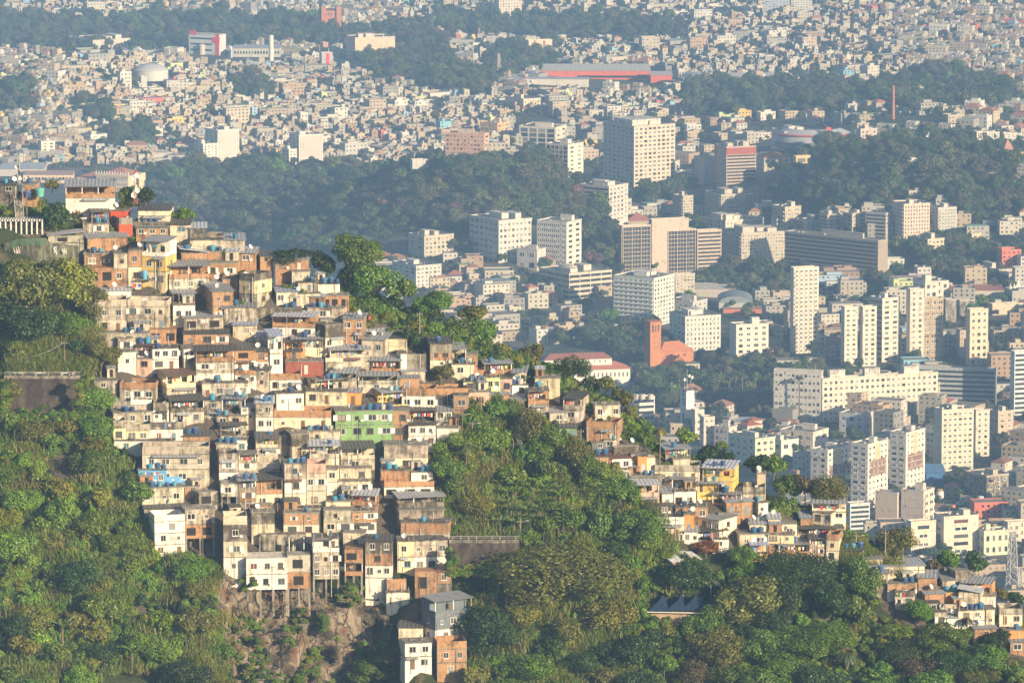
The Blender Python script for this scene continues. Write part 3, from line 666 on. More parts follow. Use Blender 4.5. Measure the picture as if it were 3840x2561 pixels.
def house_geo(rnd, w, d, h, hip, wins):
    """one small house round its own base: quads and which colour each takes (0 wall, 1 roof, 2 pane)"""
    V, Q, K = [], [], []
    def quad(p, k): V.extend(p); Q.append(len(V) - 4); K.append(k)
    x, y = w / 2, d / 2
    c = [(-x, -y), (x, -y), (x, y), (-x, y)]
    for i in range(4):
        a, b = c[i], c[(i + 1) % 4]; quad([(a[0], a[1], -3), (b[0], b[1], -3), (b[0], b[1], h), (a[0], a[1], h)], 0)
    if hip:
        t = h + min(w, d) * .28; e = .4; r = max(0, x - y) if w > d else 0; s = max(0, y - x) if d > w else 0
        R_ = [(-r, -s, t), (r, -s, t), (r, s, t), (-r, s, t)]
        cc = [(-x - e, -y - e, h), (x + e, -y - e, h), (x + e, y + e, h), (-x - e, y + e, h)]
        for i in range(4): quad([cc[i], cc[(i + 1) % 4], R_[(i + 1) % 4], R_[i]], 1)
    else:
        p = rnd.choice((0, .5, .9)); g = .25
        quad([(-x, -y, h), (x, -y, h), (x, y, h), (-x, y, h)], 3)
        if p:
            for i in range(4):
                a, b = c[i], c[(i + 1) % 4]; a2, b2 = (a[0] * .96, a[1] * .96), (b[0] * .96, b[1] * .96)
                quad([(a[0], a[1], h), (b[0], b[1], h), (b[0], b[1], h + p), (a[0], a[1], h + p)], 0); quad([(b2[0], b2[1], h), (a2[0], a2[1], h), (a2[0], a2[1], h + p), (b2[0], b2[1], h + p)], 0)
                quad([(a[0], a[1], h + p), (b[0], b[1], h + p), (b2[0], b2[1], h + p), (a2[0], a2[1], h + p)], 0)
        if rnd.random() < .55:           # a room, a tank or a stair head on the flat roof
            rw, rd, rh = w * rnd.uniform(.2, .5), d * rnd.uniform(.3, .6), rnd.uniform(1.4, 2.6); ox, oy = rnd.uniform(-.4, .4) * (w - rw), rnd.uniform(-.3, .4) * (d - rd)
            q = [(ox - rw / 2, oy - rd / 2), (ox + rw / 2, oy - rd / 2), (ox + rw / 2, oy + rd / 2), (ox - rw / 2, oy + rd / 2)]
            for i in range(4):
                a, b = q[i], q[(i + 1) % 4]; quad([(a[0], a[1], h + .02), (b[0], b[1], h + .02), (b[0], b[1], h + rh), (a[0], a[1], h + rh)], 0)
            quad([(a_[0], a_[1], h + rh) for a_ in q], 3)
    if wins:
        F = max(1, int(h / 2.9)); n = max(1, int(w / 3.2)); m = max(1, int(d / 4))
        for f in range(F):
            z0 = f * h / F + .9
            for i in range(n):
                if rnd.random() < .85: cx = -x + w * (i + .5) / n; q = rnd.uniform(.45, .75); quad([(cx - q, -y - .04, z0), (cx + q, -y - .04, z0), (cx + q, -y - .04, z0 + 1.3), (cx - q, -y - .04, z0 + 1.3)], 2)
            for i in range(m):
                if rnd.random() < .6: cy_ = -y + d * (i + .5) / m; quad([(x + .04, cy_ - .5, z0), (x + .04, cy_ + .5, z0), (x + .04, cy_ + .5, z0 + 1.3), (x + .04, cy_ - .5, z0 + 1.3)], 2)
    return V, Q, K

def quarter():
    rnd = random.Random(21); spots = []
    def zone(n, x0, x1, y0, y1, size, dens=1.0):
        for _ in range(n):
            x, y = rnd.uniform(x0, x1), rnd.uniform(y0, y1)
            if in_forest(x, y) or y > crest(x) - 40 or kept(x, y): continue
            spots.append((x, y, size))
    zone(7600, -60, 3900, -45, 430, 'far')
    zone(1500, -40, 1900, 400, 620, 'far')
    zone(420, 1850, 3900, 400, 640, 'mid')
    zone(420, 2280, 3900, 620, 1080, 'mid'); zone(330, 1420, 2360, 980, 1290, 'mid')
    zone(600, 2850, 3900, 1080, 1750, 'mid'); zone(90, 2350, 3000, 1400, 1720, 'mid'); zone(330, 2950, 3900, 1680, 2250, 'mid')
    spots.sort(key=lambda q: -q[1])
    V, Q, C, n = [], [], [], 0; single = 0; taken = []
    bl = [(o, project(o.location)) for o in bpy.data.objects if o.get('category') and o.type == 'EMPTY' and o.location.y > 1800]
    blp = [(p[0], p[1]) for o, p in bl]
    for x, y, size in spots:
        P = ground_at(x, y); dist = project(P)[2]; k = dist / FPX
        tall = rnd.random()
        if size == 'far':
            w, d, h = rnd.uniform(4, 8), rnd.uniform(5, 8), rnd.choice((2.6, 2.8, 3.0, 3.2, 3.4, 5.4, 5.8, 6.0, 8.2))
            if tall > .988: w, d, h = rnd.uniform(11, 22), rnd.uniform(9, 14), rnd.uniform(8, 14)
            elif tall > .945: w, d, h = rnd.uniform(16, 34), rnd.uniform(12, 25), rnd.uniform(3.5, 6)
        else:
            w, d, h = rnd.uniform(8, 17), rnd.uniform(7, 14), rnd.choice((3.5, 6, 6.5, 7, 9.5))
            if x > 3150 and y > 900 and tall > .6: w, d, h = rnd.uniform(13, 22), rnd.uniform(10, 16), rnd.uniform(10, 19)
            elif tall > .90: w, d, h = rnd.uniform(16, 32), rnd.uniform(12, 20), rnd.uniform(8, 13)
        hw = w / k / 2
        if size == 'mid' and any(abs(x - q) < hw + 45 and -12 < y - r < 70 for q, r in blp): continue
        if size == 'mid' and any(abs(x - q) < hw + s_ and abs(y - r) < 9 for q, r, s_ in taken): continue
        if size == 'mid': taken.append((x, y, hw))
        cell = noise.noise(Vector((round(P.x / 260) * 3.1, round(P.y / 420) * 1.7, 5))); a = (-.45 if cell < -.12 else .12 if cell < .1 else .42) + rnd.gauss(0, .07)
        if size == 'far':                # rows of houses along streets
            q = P.y * math.cos(a) - P.x * math.sin(a); dq = round(q / 25) * 25 + rnd.gauss(0, 1.6) - q; P = P + Vector((-dq * math.sin(a), dq * math.cos(a), 0)); P.z = float(gz(P.x, P.y))
        hip = rnd.random() < (.09 if size == 'far' else .13) and h < 10 and w < 22
        col = rnd.choice(RARE) if rnd.random() < .03 else rnd.choice(HPAL[3:6]) if (rnd.random() < .13 and size == 'far') else rnd.choice(HPAL)
        j = rnd.uniform(.82, 1.12); col = tuple(c * j for c in col)
        tile = tuple(c * rnd.uniform(.8, 1.2) for c in (.30, .15, .10)); flatc = tuple(c * rnd.uniform(.6, 1.25) for c in (.31, .29, .265))
        v, q, kk = house_geo(rnd, w, d, h, hip, True)
        if single < 290 and size == 'mid' or (size == 'far' and single < 295 and y > 330 and rnd.random() < .3):
            single += 1
            root = ob('town_house', None, loc=P, rz=a); root.empty_display_size = .1; root['category'] = 'town house'
            sets = {0: ('wall', [0]), 1: ('roof', [1, 3]), 2: ('windows', [2])}
            for key, (nm, ks) in sets.items():
                idx = [b for b, t in zip(q, kk) if t in ks]
                if not idx: continue
                vv = [v[b + i] for b in idx for i in range(4)]
                me = fastmesh(nm, vv, np.arange(len(vv)).reshape(-1, 4), [(M_PL, M_TI if hip else M_CO, M_PANE)[key]])
                ob(nm, me, root, color=(col if key != 1 else tile) + (.3,), kind='stuff' if key == 2 else None)
            FAR.append(dict(o=root, x=x, y=y - h / k / 2, col=col, hip=hip, w=w, h=h, y0=y))
            continue
        ca, sa = math.cos(a), math.sin(a)
        V += [(P.x + p[0] * ca - p[1] * sa, P.y + p[0] * sa + p[1] * ca, P.z + p[2]) for p in v]
        pal = (col, tile, (.04, .045, .05), flatc)
        for b, t in zip(q, kk): Q.append((n + b, n + b + 1, n + b + 2, n + b + 3)); C.append(pal[t] + (1,))
        n += len(v)
    me = fastmesh('distant_houses', V, Q, [M_VC], col=C)
    o = ob('distant_houses', me, kind='stuff'); o['label'] = 'hazy sea of small pale and brick houses filling the far plain'; o['category'] = 'houses'
FAR = []
quarter()
# ================================================================== HOUSES ON THE SPUR
# letter: (colour, dirt, material, word)
PAL = {'b': ((.92, .88, .84), .52, 'B', 'brick'), 'g': ((.50, .45, .365), .66, 'P', 'grey rendered'), 'c': ((.42, .385, .32), .80, 'P', 'bare concrete'),
       'w': ((.70, .67, .61), .42, 'P', 'white'), 'y': ((.66, .57, .36), .45, 'P', 'pale yellow'), 'l': ((.62, .46, .14), .45, 'P', 'yellow'),
       'n': ((.20, .36, .15), .40, 'P', 'green'), 'u': ((.12, .32, .60), .15, 'P', 'blue'), 'k': ((.27, .245, .20), .95, 'P', 'mildew dark'),
       'r': ((.50, .08, .035), .35, 'P', 'red'), 'm': ((.56, .38, .31), .5, 'P', 'pinkish'), 't': ((.52, .45, .33), .6, 'P', 'tan'),
       'e': ((.66, .57, .44), .55, 'P', 'cream'), 'i': ((.52, .62, .28), .25, 'P', 'lime'), 'o': ((.60, .28, .10), .4, 'P', 'orange'),
       'a': ((.13, .155, .18), .30, 'P', 'slate blue'), 'q': ((.32, .62, .55), .25, 'P', 'aqua'), 'd': ((.26, .09, .06), .6, 'P', 'dark red')}
SHEET = {'t': (.30, .315, .34), 'z': (.42, .45, .50), 'd': (.10, .095, .09), 'x': (.20, .115, .085), 'v': (.36, .42, .58)}
FAV = []
TANKS = []

def corrugated(b, x0, x1, y0, y1, z0, z1, pitch=.42):
    """a ribbed sheet running from the front edge (y0, z0) to the back edge (y1, z1)"""
    n = max(4, int((x1 - x0) / pitch)); xs = [x0 + (x1 - x0) * i / n for i in range(n + 1)]
    for i in range(n):
        a, c = (.07 if i % 2 else 0), (0 if i % 2 else .07)
        b.poly([(xs[i], y0, z0 + a), (xs[i + 1], y0, z0 + c), (xs[i + 1], y1, z1 + c), (xs[i], y1, z1 + a)])
    b.poly([(x0, y0, z0 - .05), (x0, y1, z1 - .05), (x1, y1, z1 - .05), (x1, y0, z0 - .05)])
    b.poly([(x0, y0, z0 - .05), (x1, y0, z0 - .05), (x1, y0, z0), (x0, y0, z0)])

def win(root, x, y, z, w, h, rz, rnd, shutter=False):
    fr = ob('window', W_FRAME, root, (x, y, z), rz, (w, 1, h), rnd.choices(((.62, .60, .56), (.40, .40, .39), (.16, .10, .06), (.10, .10, .10), (.20, .28, .33)), (6, 2, 2, 1.5, .6))[0])
    ob('pane', W_PANE, fr)
    if shutter:
        for sg in (-1, 1): ob('shutter', SHUT, fr, (sg * .80, -.05, 0))
SHUT = m_unit(lambda b: b.box(-.26, .26, -.05, .0, .02, .98), 'shutter', [M_FRAME])
OPEN = m_unit(lambda b: b.box(-.5, .5, -.03, .02, 0, 1, 0, (2, 5)), 'opening', [M_DARK])  # dark panel on the solid wall, painting the shade inside an opening
DOOR = m_unit(lambda b: (b.box(-.5, .5, -.05, .02, 0, 1, 0, (2, 5)),), 'door', [M_PAINT])
PARC = {}

def house(x0, x1, yt, yb, sto, roof='f', side=0, tanks=0, label=None, land=None, dep=None, ext=3.5):
    """x0..x1, yt..yb: the front as the photograph shows it; sto: storeys from the top, each a colour letter and what the front holds"""
    rnd = random.Random(int(x0 * 13 + yt * 7))
    xc = (x0 + x1) / 2
    s = Dh(xc, yb); k = s / FPX
    st = sto.split(); H = (yb - yt) * k / CP
    D = dep or rnd.uniform(5.5, 8.0)
    if 'f' in roof: D = dep or min(D, 6.5)
    yaw = math.asin(max(-.75, min(.75, side * k / D))) if side else RAD(rnd.uniform(-13, 6))
    Wd = (x1 - x0) * k / math.cos(yaw)
    root = ob('house', None, loc=at(xc, yb, s), rz=-yaw); root.empty_display_size = .1
    root['category'] = 'house'
    wts = [(.55 if (len(q) > 1 and q[1] == 'p') else 1.0) for q in st]
    if len(st) == 1: wts = [1.0]
    hs = [H * q / sum(wts) for q in wts]
    z = H; hw = Wd / 2; nw = 0
    for si, (q, h) in enumerate(zip(st, hs)):
        base, amt, mk, word = PAL[q[0]]; zt, zb = z, z - h; z = zb
        j = rnd.uniform(-.07, .07); col = tuple(max(0, c * (1 + j + rnd.uniform(-.03, .03))) for c in base) + (min(1, amt * rnd.uniform(.75, 1.25)),)
        mt = M_BR if mk == 'B' else M_PL
        typ = q[1] if len(q) > 1 else '0'; last = si == len(st) - 1
        zz = zb - (ext if last and typ != 's' else 0)
        b = MB()
        if typ == 'o':                   # open veranda: breast wall, posts, a room set back
            ph = min(.95, h * .42); bk = D * .42
            b.box(-hw, hw, 0, .14, zz, zb + ph, 0); b.box(-hw, -hw + .14, .14, bk, zz, zb + ph, 0); b.box(hw - .14, hw, .14, bk, zz, zb + ph, 0)
            b.box(-hw, hw, bk, D, zz, zt, 0)
            if zz < zb: b.box(-hw + .14, hw - .14, .14, bk, zz, zb, 0)
            ob('wall', b.mesh('wall', mt), root, color=col)
            n = max(2, int(Wd / 3.2) + 1)
            for i in range(n):
                x = -hw + .1 + (2 * hw - .2) * i / (n - 1)
                p = MB(); p.box(x - .09, x + .09, .16, .34, zb + .002, zt - .002); ob('post', p.mesh('post', M_FRAME if rnd.random() < .4 else M_CO), root)
            ob('door', DOOR, root, (rnd.uniform(-.6, .6) * hw, bk, zb), 0, (.9, 1, min(2.0, h * .8)), (.12, .10, .08))
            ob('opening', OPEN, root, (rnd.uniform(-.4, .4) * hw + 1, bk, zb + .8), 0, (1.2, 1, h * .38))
            f = MB(); f.box(-hw + .15, hw - .15, .15, bk - .01, zb, zb + .05); ob('floor_slab', f.mesh('floor_slab', M_CO), root)
        elif typ == 's':                 # on columns above the slope
            b.box(-hw, hw, D * .55, D, zb - 3, zt, 0); ob('wall', b.mesh('wall', mt), root, color=col)
            n = max(3, int(Wd / 2.6) + 1)
            for i in range(n):
                x = -hw + .2 + (2 * hw - .4) * i / (n - 1)
                p = MB(); p.box(x - .2, x + .2, .02, .42, zb - 2.5, zt); ob('column', p.mesh('column', M_CO), root)
        elif typ == 'p':                 # terrace parapet
            for a in ((-hw, hw, 0, .15), (-hw, -hw + .15, .15, D), (hw - .15, hw, .15, D), (-hw + .15, hw - .15, D - .15, D)): b.box(*a, zz, zt)
            b.box(-hw + .15, hw - .15, .15, D - .15, zz if last else zb, zb + .15, 0)
            ob('wall', b.mesh('wall', mt), root, color=col)
        else:
            b.box(-hw, hw, 0, D, zz, zt, 0); ob('wall', b.mesh('wall', mt), root, color=col)
            dark = typ == 'd'; n = int(q[2] if dark and len(q) > 2 else typ) if (dark and len(q) > 2) or typ.isdigit() else 1
            if mk == 'B' and not dark:   # concrete frame showing in the brickwork
                p = MB()
                for x in ([-hw + .1, hw - .1] + ([rnd.uniform(-.3, .3) * hw] if Wd > 5 else [])): p.box(x - .1, x + .1, -.025, .02, zb, zt, 0, (2, 5))
                p.box(-hw + .2, hw - .2, -.024, .02, zt - .22, zt, 0, (2, 5))
                ob('concrete_frame', p.mesh('concrete_frame', M_CO), root)
            if typ.isdigit() and 0 < n < 3 and Wd > 5.5 and rnd.random() < .6: n += 1
            for i in range(n):
                bay = 2 * hw / n; x = -hw + bay * (i + .5) + rnd.uniform(-.12, .12) * bay
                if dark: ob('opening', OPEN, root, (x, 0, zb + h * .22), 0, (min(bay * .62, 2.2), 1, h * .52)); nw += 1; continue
                w = min(bay * .62, rnd.choice((1.15, 1.35, 1.5, 1.8, .75))); hh = min(h * .52, 1.35 if w > .8 else .85)
                if last and rnd.random() < .2 and h > 2.1: ob('door', DOOR, root, (x, 0, zb + .05), 0, (.85, 1, min(2.0, h * .8)), rnd.choice(((.5, .48, .45), (.16, .09, .05), (.16, .22, .28)))); continue
                win(root, x, 0, zb + h * .36 - (hh - .9) * .3, w, hh, 0, rnd, rnd.random() < .14); nw += 1
                if rnd.random() < .2 and bay > 1.9: ob('air_conditioner', ACU, root, (x + min(bay * .36, 1.2), 0, zb + h * .25), 0, (.8, .8, .9))
            sgn = 1 if side > 0 else -1
            if abs(side) > 30 and not dark and n: win(root, sgn * hw, D * .5, zb + h * .38, min(1.1, D * .3), min(1.1, h * .45), sgn * math.pi / 2, rnd)
        if si and typ != 's':
            p = MB(); p.box(-hw - .07, hw + .07, -.08, D + .02, zt - .10, zt + .06); ob('floor_slab', p.mesh('floor_slab', M_CO), root)
    # roof
    topq = st[0][1] if len(st[0]) > 1 else '0'
    c = roof[0]; extra = roof[1:]
    if c == 'f' and topq != 'p':
        p = MB(); e = rnd.uniform(.1, .28); p.box(-hw - e, hw + e, -e, D + .1, H, H + .16)
        for _ in range(2 if Wd > 4 else 0):
            x, y = rnd.uniform(-.7, .5) * hw, rnd.uniform(.3, .7) * D; p.box(x, x + rnd.uniform(.3, 1.1), y, y + .4, H + .16, H + rnd.uniform(.3, .55), 0, (5,))
        for _ in range(rnd.choice((0, 2, 3))):
            x, y = rnd.choice((-.95, .95, 0)) * hw, rnd.uniform(.1, .9) * D; p.tube((x, y, H + .15), (x, y, H + rnd.uniform(.5, 1.3)), .04, .03, 4)
        ob('roof', p.mesh('roof', M_CO), root); zr = H + .16
    elif c in SHEET:
        hi = rnd.uniform(.35, .75) + (.9 if '+' in extra else 0); e = rnd.uniform(.3, .6); lean = -1 if '-' in extra else 1
        p = MB()
        if '/' in extra or '\\' in extra:    # slopes sideways
            d_ = .9 if '/' in extra else -.9
            n = max(6, int(D / .42)); ys = [-e + (D + e) * i / n for i in range(n + 1)]
            za, zb_ = H + .1 + max(0, -d_), H + .1 + max(0, d_)
            for i in range(n):
                a_, c_ = (.07 if i % 2 else 0), (0 if i % 2 else .07)
                p.poly([(-hw - .35, ys[i], za + a_), (hw + .35, ys[i], zb_ + a_), (hw + .35, ys[i + 1], zb_ + c_), (-hw - .35, ys[i + 1], za + c_)])
            p.poly([(-hw - .35, -e, za - .05), (hw + .35, -e, zb_ - .05), (hw + .35, -e, zb_ + .04), (-hw - .35, -e, za + .04)])
        else:
            corrugated(p, -hw - .35, hw + .35, -e, D + .3, H + .10 if lean > 0 else H + hi, H + .1 + hi if lean > 0 else H + .1)
        sc = SHEET[c]; v = rnd.uniform(.75, 1.2)
        ob('sheet_roof', p.mesh('sheet_roof', M_SH), root, color=tuple(q * v for q in sc)); zr = H + .3
    elif c == 'h' or c == 'G':
        p = MB(); e = .4; t = D * .42
        p.poly([(-hw - e, -e, H), (hw + e, -e, H), (hw * (.5 if c == 'h' else 1.05), D / 2, H + t), (-hw * (.5 if c == 'h' else 1.05), D / 2, H + t)])
        p.poly([(hw + e, D + e, H), (-hw - e, D + e, H), (-hw * (.5 if c == 'h' else 1.05), D / 2, H + t), (hw * (.5 if c == 'h' else 1.05), D / 2, H + t)])
        for sg in (-1, 1): p.poly([(sg * (hw + e), -e, H), (sg * (hw + e), D + e, H), (sg * hw * (.5 if c == 'h' else 1.05), D / 2, H + t)])
        ob('tile_roof', p.mesh('tile_roof', M_TI), root, color=(.33, .12, .07)); zr = H
    else: zr = z if topq != 'p' else H - hs[0] + .15
    if topq == 'p': zr = H - hs[0] + .15
    # what gets added over the years: a room on the roof, an awning, drain pipes, stubs of columns for the next floor
    if H > 1.6 and Wd > 3.2:
        for _ in range(rnd.choice((0, 1, 1, 2, 3))):
            x = rnd.uniform(-.96, .96) * hw; p = MB(); p.tube((x, -.1, -1), (x, -.1, H * rnd.uniform(.5, 1.0)), .055, .055, 5); ob('drainpipe', p.mesh('drainpipe', M_FRAME if rnd.random() < .6 else M_CO), root)
        if c in 'fn' and topq != 'p' and rnd.random() < .5 and Wd > 4.5:
            w, d, h2 = rnd.uniform(1.6, min(3.6, hw)), rnd.uniform(1.8, 3), rnd.uniform(1.5, 2.2); x = rnd.choice((-1, 1)) * (hw - w / 2 - .15); y0 = D - d - rnd.uniform(0, 1.5)
            if h2 < 2.6 and y0 > 1.4:
                kx = rnd.choice('bbgce'); p = MB(); p.box(x - w / 2, x + w / 2, y0, y0 + d, zr, zr + h2, 0, (5,)); ob('roof_room', p.mesh('roof_room', M_BR if kx == 'b' else M_PL), root, color=PAL[kx][0] + (.6,))
                p = MB(); corrugated(p, x - w / 2 - .25, x + w / 2 + .25, y0 - .3, y0 + d + .1, zr + h2, zr + h2 + .4); ob('sheet_roof', p.mesh('sheet_roof', M_SH), root, color=SHEET[rnd.choice('ttzd')])
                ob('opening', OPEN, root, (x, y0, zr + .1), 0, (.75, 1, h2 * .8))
        if c in 'fn' and rnd.random() < .35:
            p = MB()
            for x in (-.92, -.3, .35, .92): p.box(x * hw - .1, x * hw + .1, .1, .3, zr, zr + rnd.uniform(.4, 1.1), 0, (5,))
            ob('column_stub', p.mesh('column_stub', M_CO), root)
        if len(st) > 1 and rnd.random() < .28:
            z0 = H - hs[0] + .0; w = rnd.uniform(.3, .8) * hw; x = rnd.uniform(-1, 1) * (hw - w); p = MB(); corrugated(p, x - w, x + w, -1.1, -.02, z0 - .45, z0 - .12); ob('awning', p.mesh('awning', M_SH), root, color=SHEET[rnd.choice('ttzxd')])
        if rnd.random() < .5:
            p = MB(); z0 = rnd.uniform(.25, .9) * H; a_ = rnd.uniform(-.9, 0) * hw; pts = [(a_ + i * hw * .12, -.09, z0 - .25 * math.sin(math.pi * i / 8)) for i in range(9)]
            for q_, r_ in zip(pts, pts[1:]): p.tube(q_, r_, .03, .03, 3)
            ob('cable', p.mesh('cable', M_DARK), root)
    # rooftop water tanks and dishes: things of their own
    if tanks:
        n = int(tanks); x = rnd.uniform(-.75, .75 - .5 * min(n, 3) * 1.2 / max(hw, 1.5)) * hw
        for i in range(n):
            lift = .0 if c not in SHEET else .06
            yy = rnd.uniform(.8, 1.3) if c not in SHEET else rnd.uniform(1.0, 1.6)
            TANKS.append((root.location + Matrix.Rotation(-yaw, 3, 'Z') @ Vector((min(x, hw - .6), yy + (i % 2) * .3, zr + lift)), root))
            x += rnd.uniform(1.42, 1.75)
    FAV.append(dict(o=root, x=xc, y=(yt + yb) / 2, x0=x0, x1=x1, yt=yt, yb=yb, sto=st, roof=roof, tanks=tanks, label=label, land=land, nw=nw, W=Wd, zr=zr, hw=hw, D=D, yaw=yaw))
    return root

def rows(reg, txt):
    ox, oy, s = reg
    for ln in txt.strip().splitlines():
        if not ln.strip(): continue
        a = [q.strip() for q in ln.split('|')]
        n = a[0].split(); x0, x1, yt, yb = (float(q) for q in n[:4])
        kw = dict(q.split('=') for q in n[4:])
        house(ox + x0 * s, ox + x1 * s, oy + yt * s, oy + yb * s, a[1], kw.get('r', 'f'), float(kw.get('s', 0)) * s, int(kw.get('t', 0)),
              a[2] if len(a) > 2 and a[2] else None, a[3] if len(a) > 3 else None, float(kw['d']) if 'd' in kw else None)

rows((0, 640, S1), r'''
0 150 135 215 r=d t=1 | k1
205 330 130 195 t=1 | b0
445 770 600 730 r=t/ | cd1 c0 | grey shed with a slanting sheet roof behind the graffiti wall | graffiti wall shed
605 1055 150 355 r=t s=-20 d=9 | bo w0 | white house with a half-built brick upper floor at the hilltop mast | hilltop white house
765 1000 490 590 t=2 | g1
845 1000 385 490 r=d | do
1095 1215 435 590 s=-90 | kp r0 | bright red house with a dark side wall near the hilltop | red house
1015 1165 370 430 | r0
1270 1560 370 500 r=d s=14 d=9 | ep e0 | cream house under a dark tiled sheet roof at the ridge top
1220 1545 480 540 t=3 | k0
1250 1540 525 605 r=t | b2 | low brick house with a laundry window under a grey sheet, below three tanks
1560 1745 500 590 r=d+ | e1
1745 1890 530 640 r=z | k0
1745 2050 640 760 d=7 s=-10 | g0 | windowless pale grey wall house under a dark block | pale grey wall house
1890 2050 595 645 | kp
2050 2250 640 760 r=t t=1 | c0
805 1175 615 775 r=t | b0 | long brick house with concrete columns and a grey sheet roof | long brick house
775 1045 765 895 t=2 s=-30 | b2 | orange brick floor with two windows above an open ruined storey | orange brick house
780 1045 895 1040 r=n ext=2 | bd2 | ruined open brick storey full of rubble below the orange brick house
1048 1172 765 1035 | g1 b1
1180 1298 735 1035 | b1 e1 | brick strip house with a red curtain beside the yellow house
1305 1525 655 1060 r=t s=85 | wo l1 y2 | yellow house with a caged terrace and a sky blue cistern below | yellow house
1665 1910 755 850 r=z\ t=1 | b0
1895 2170 745 850 t=2 | b0
2185 2345 760 850 r=t | b1
1555 1920 878 1100 r=t | bo g2 | grey house with brick upper room and white breast wall under a broad sheet | broad sheet house
1895 2170 850 990 | b2
2195 2340 945 1250 s=150 | kp y1 c1 | mustard grey tower house with lit side windows | mustard tower house
1860 2038 1040 1115 r=t s=-115 | b2
1950 2145 1110 1375 r=t s=-75 | b2 b2 | tall brick house with white roof edge and barred window | barred brick house
930 1205 1105 1190 r=z s=-20 | w0
875 1162 1185 1485 s=-15 | gp g2 g2 | left half of the long grey terrace with window pairs
1170 1545 1190 1455 s=15 | gp g3 g3 | long grey terrace of two storeys with six white windows | long grey terrace
1590 1790 1128 1245 r=t | bo
1592 1790 1240 1385 | w2 | small white house with two black windows beside the long grey terrace
1690 2050 1350 1465 r=t | cd2 | wooden shack with torn sheet roof right of the long grey terrace
735 1362 1495 1610 t=3 | c2
1368 1615 1460 1590 r=n | bd2 | unfinished brick room with two black openings below the shack
1685 2100 1500 1610 r=d s=-10 | b3
2045 2180 1000 1095 | b0
2060 2351 1255 1420 r=t t=1 | g0
2140 2351 1420 1530 r=v | g1
''')
rows((960, 854, S1), r'''
40 160 262 330 r=d | b1
178 485 292 405 r=t t=1 | b1 | brick house with a clothes terrace under the blue branded tank | branded tank house
330 485 405 510 | g0
190 380 590 705 r=v | e2
385 560 505 600 t=1 | e1
560 770 520 600 t=3 | w0 | white parapet house with tanks beside the big ridge tree
378 595 610 705 | e1
597 855 628 740 | bd3 | orange brick shell with three black openings under the big ridge tree | three-opening brick shell
472 800 742 850 t=3 s=30 | t1
0 420 745 815 t=2 | k0
150 540 820 1010 r=z s=40 | bo w3 | white house with brick terrace under a pale blue sheet
800 990 838 1080 r=t s=20 | b2 b1 | two storey brick house with a raised corner under a grey sheet | corner brick house
592 800 845 910 r=t | w1
640 800 893 1115 s=-150 | k0 e2 | tall cream house with a black upper band and two barred windows | black-banded house
330 612 1025 1140 r=t t=1 | eo
255 450 1050 1160 r=d | oo | orange terrace under a dark sheet with hanging clothes
0 135 1005 1115 r=v | g0
130 245 1000 1310 r=v | wo w1 | narrow white house with open clothes balcony under a lilac roof | lilac-roofed house
0 115 1140 1320 r=d | b1 w2
972 1185 1030 1170 r=t s=60 | g2 | pale grey house with a lit white side and slanting sheet roof | lit-side grey house
1000 1165 960 1030 r=z | co
1160 1390 1020 1110 r=d | t0
680 1045 1125 1260 r=t t=1 | go g0
270 620 1230 1345 | d1 | maroon walled house in shade | maroon house
640 800 1195 1310 | ep g0
1055 1325 1225 1330 r=t | bo
1330 1390 1160 1320 | w0
1392 1563 1160 1330 | kp k0 | black mildewed tower house with a satellite dish | black tower house
1600 1795 1065 1290 r=d s=-30 t=1 | k0 b2 e1
1795 1930 1120 1250 r=t | co
1795 2005 1255 1370 t=2 | e1
1930 2035 1165 1260 | b0
1955 2245 1305 1380 t=2 | bp | roofless brick terrace above the lime house
2115 2245 1375 1500 | i2 | lime green house with three dark blue tanks beside it | lime house
1905 2112 1415 1500 t=3 | i2
2247 2351 1390 1520 | m1
2100 2351 1250 1340 r=t t=1 | bo
680 925 1340 1460 r=t | co g0
940 1305 1362 1500 r=t s=-12 | co g1 | grey house with blank front under the widest grey sheet | widest grey sheet house
1310 1500 1380 1500 r=t | b1
130 410 1340 1500 | bp w2
550 790 1400 1520 s=-110 t=3 | go
455 830 1505 1620 | e2
0 125 1310 1460 r=d t=1 | g1 g1
1335 1555 1320 1400 r=t | g0
''')
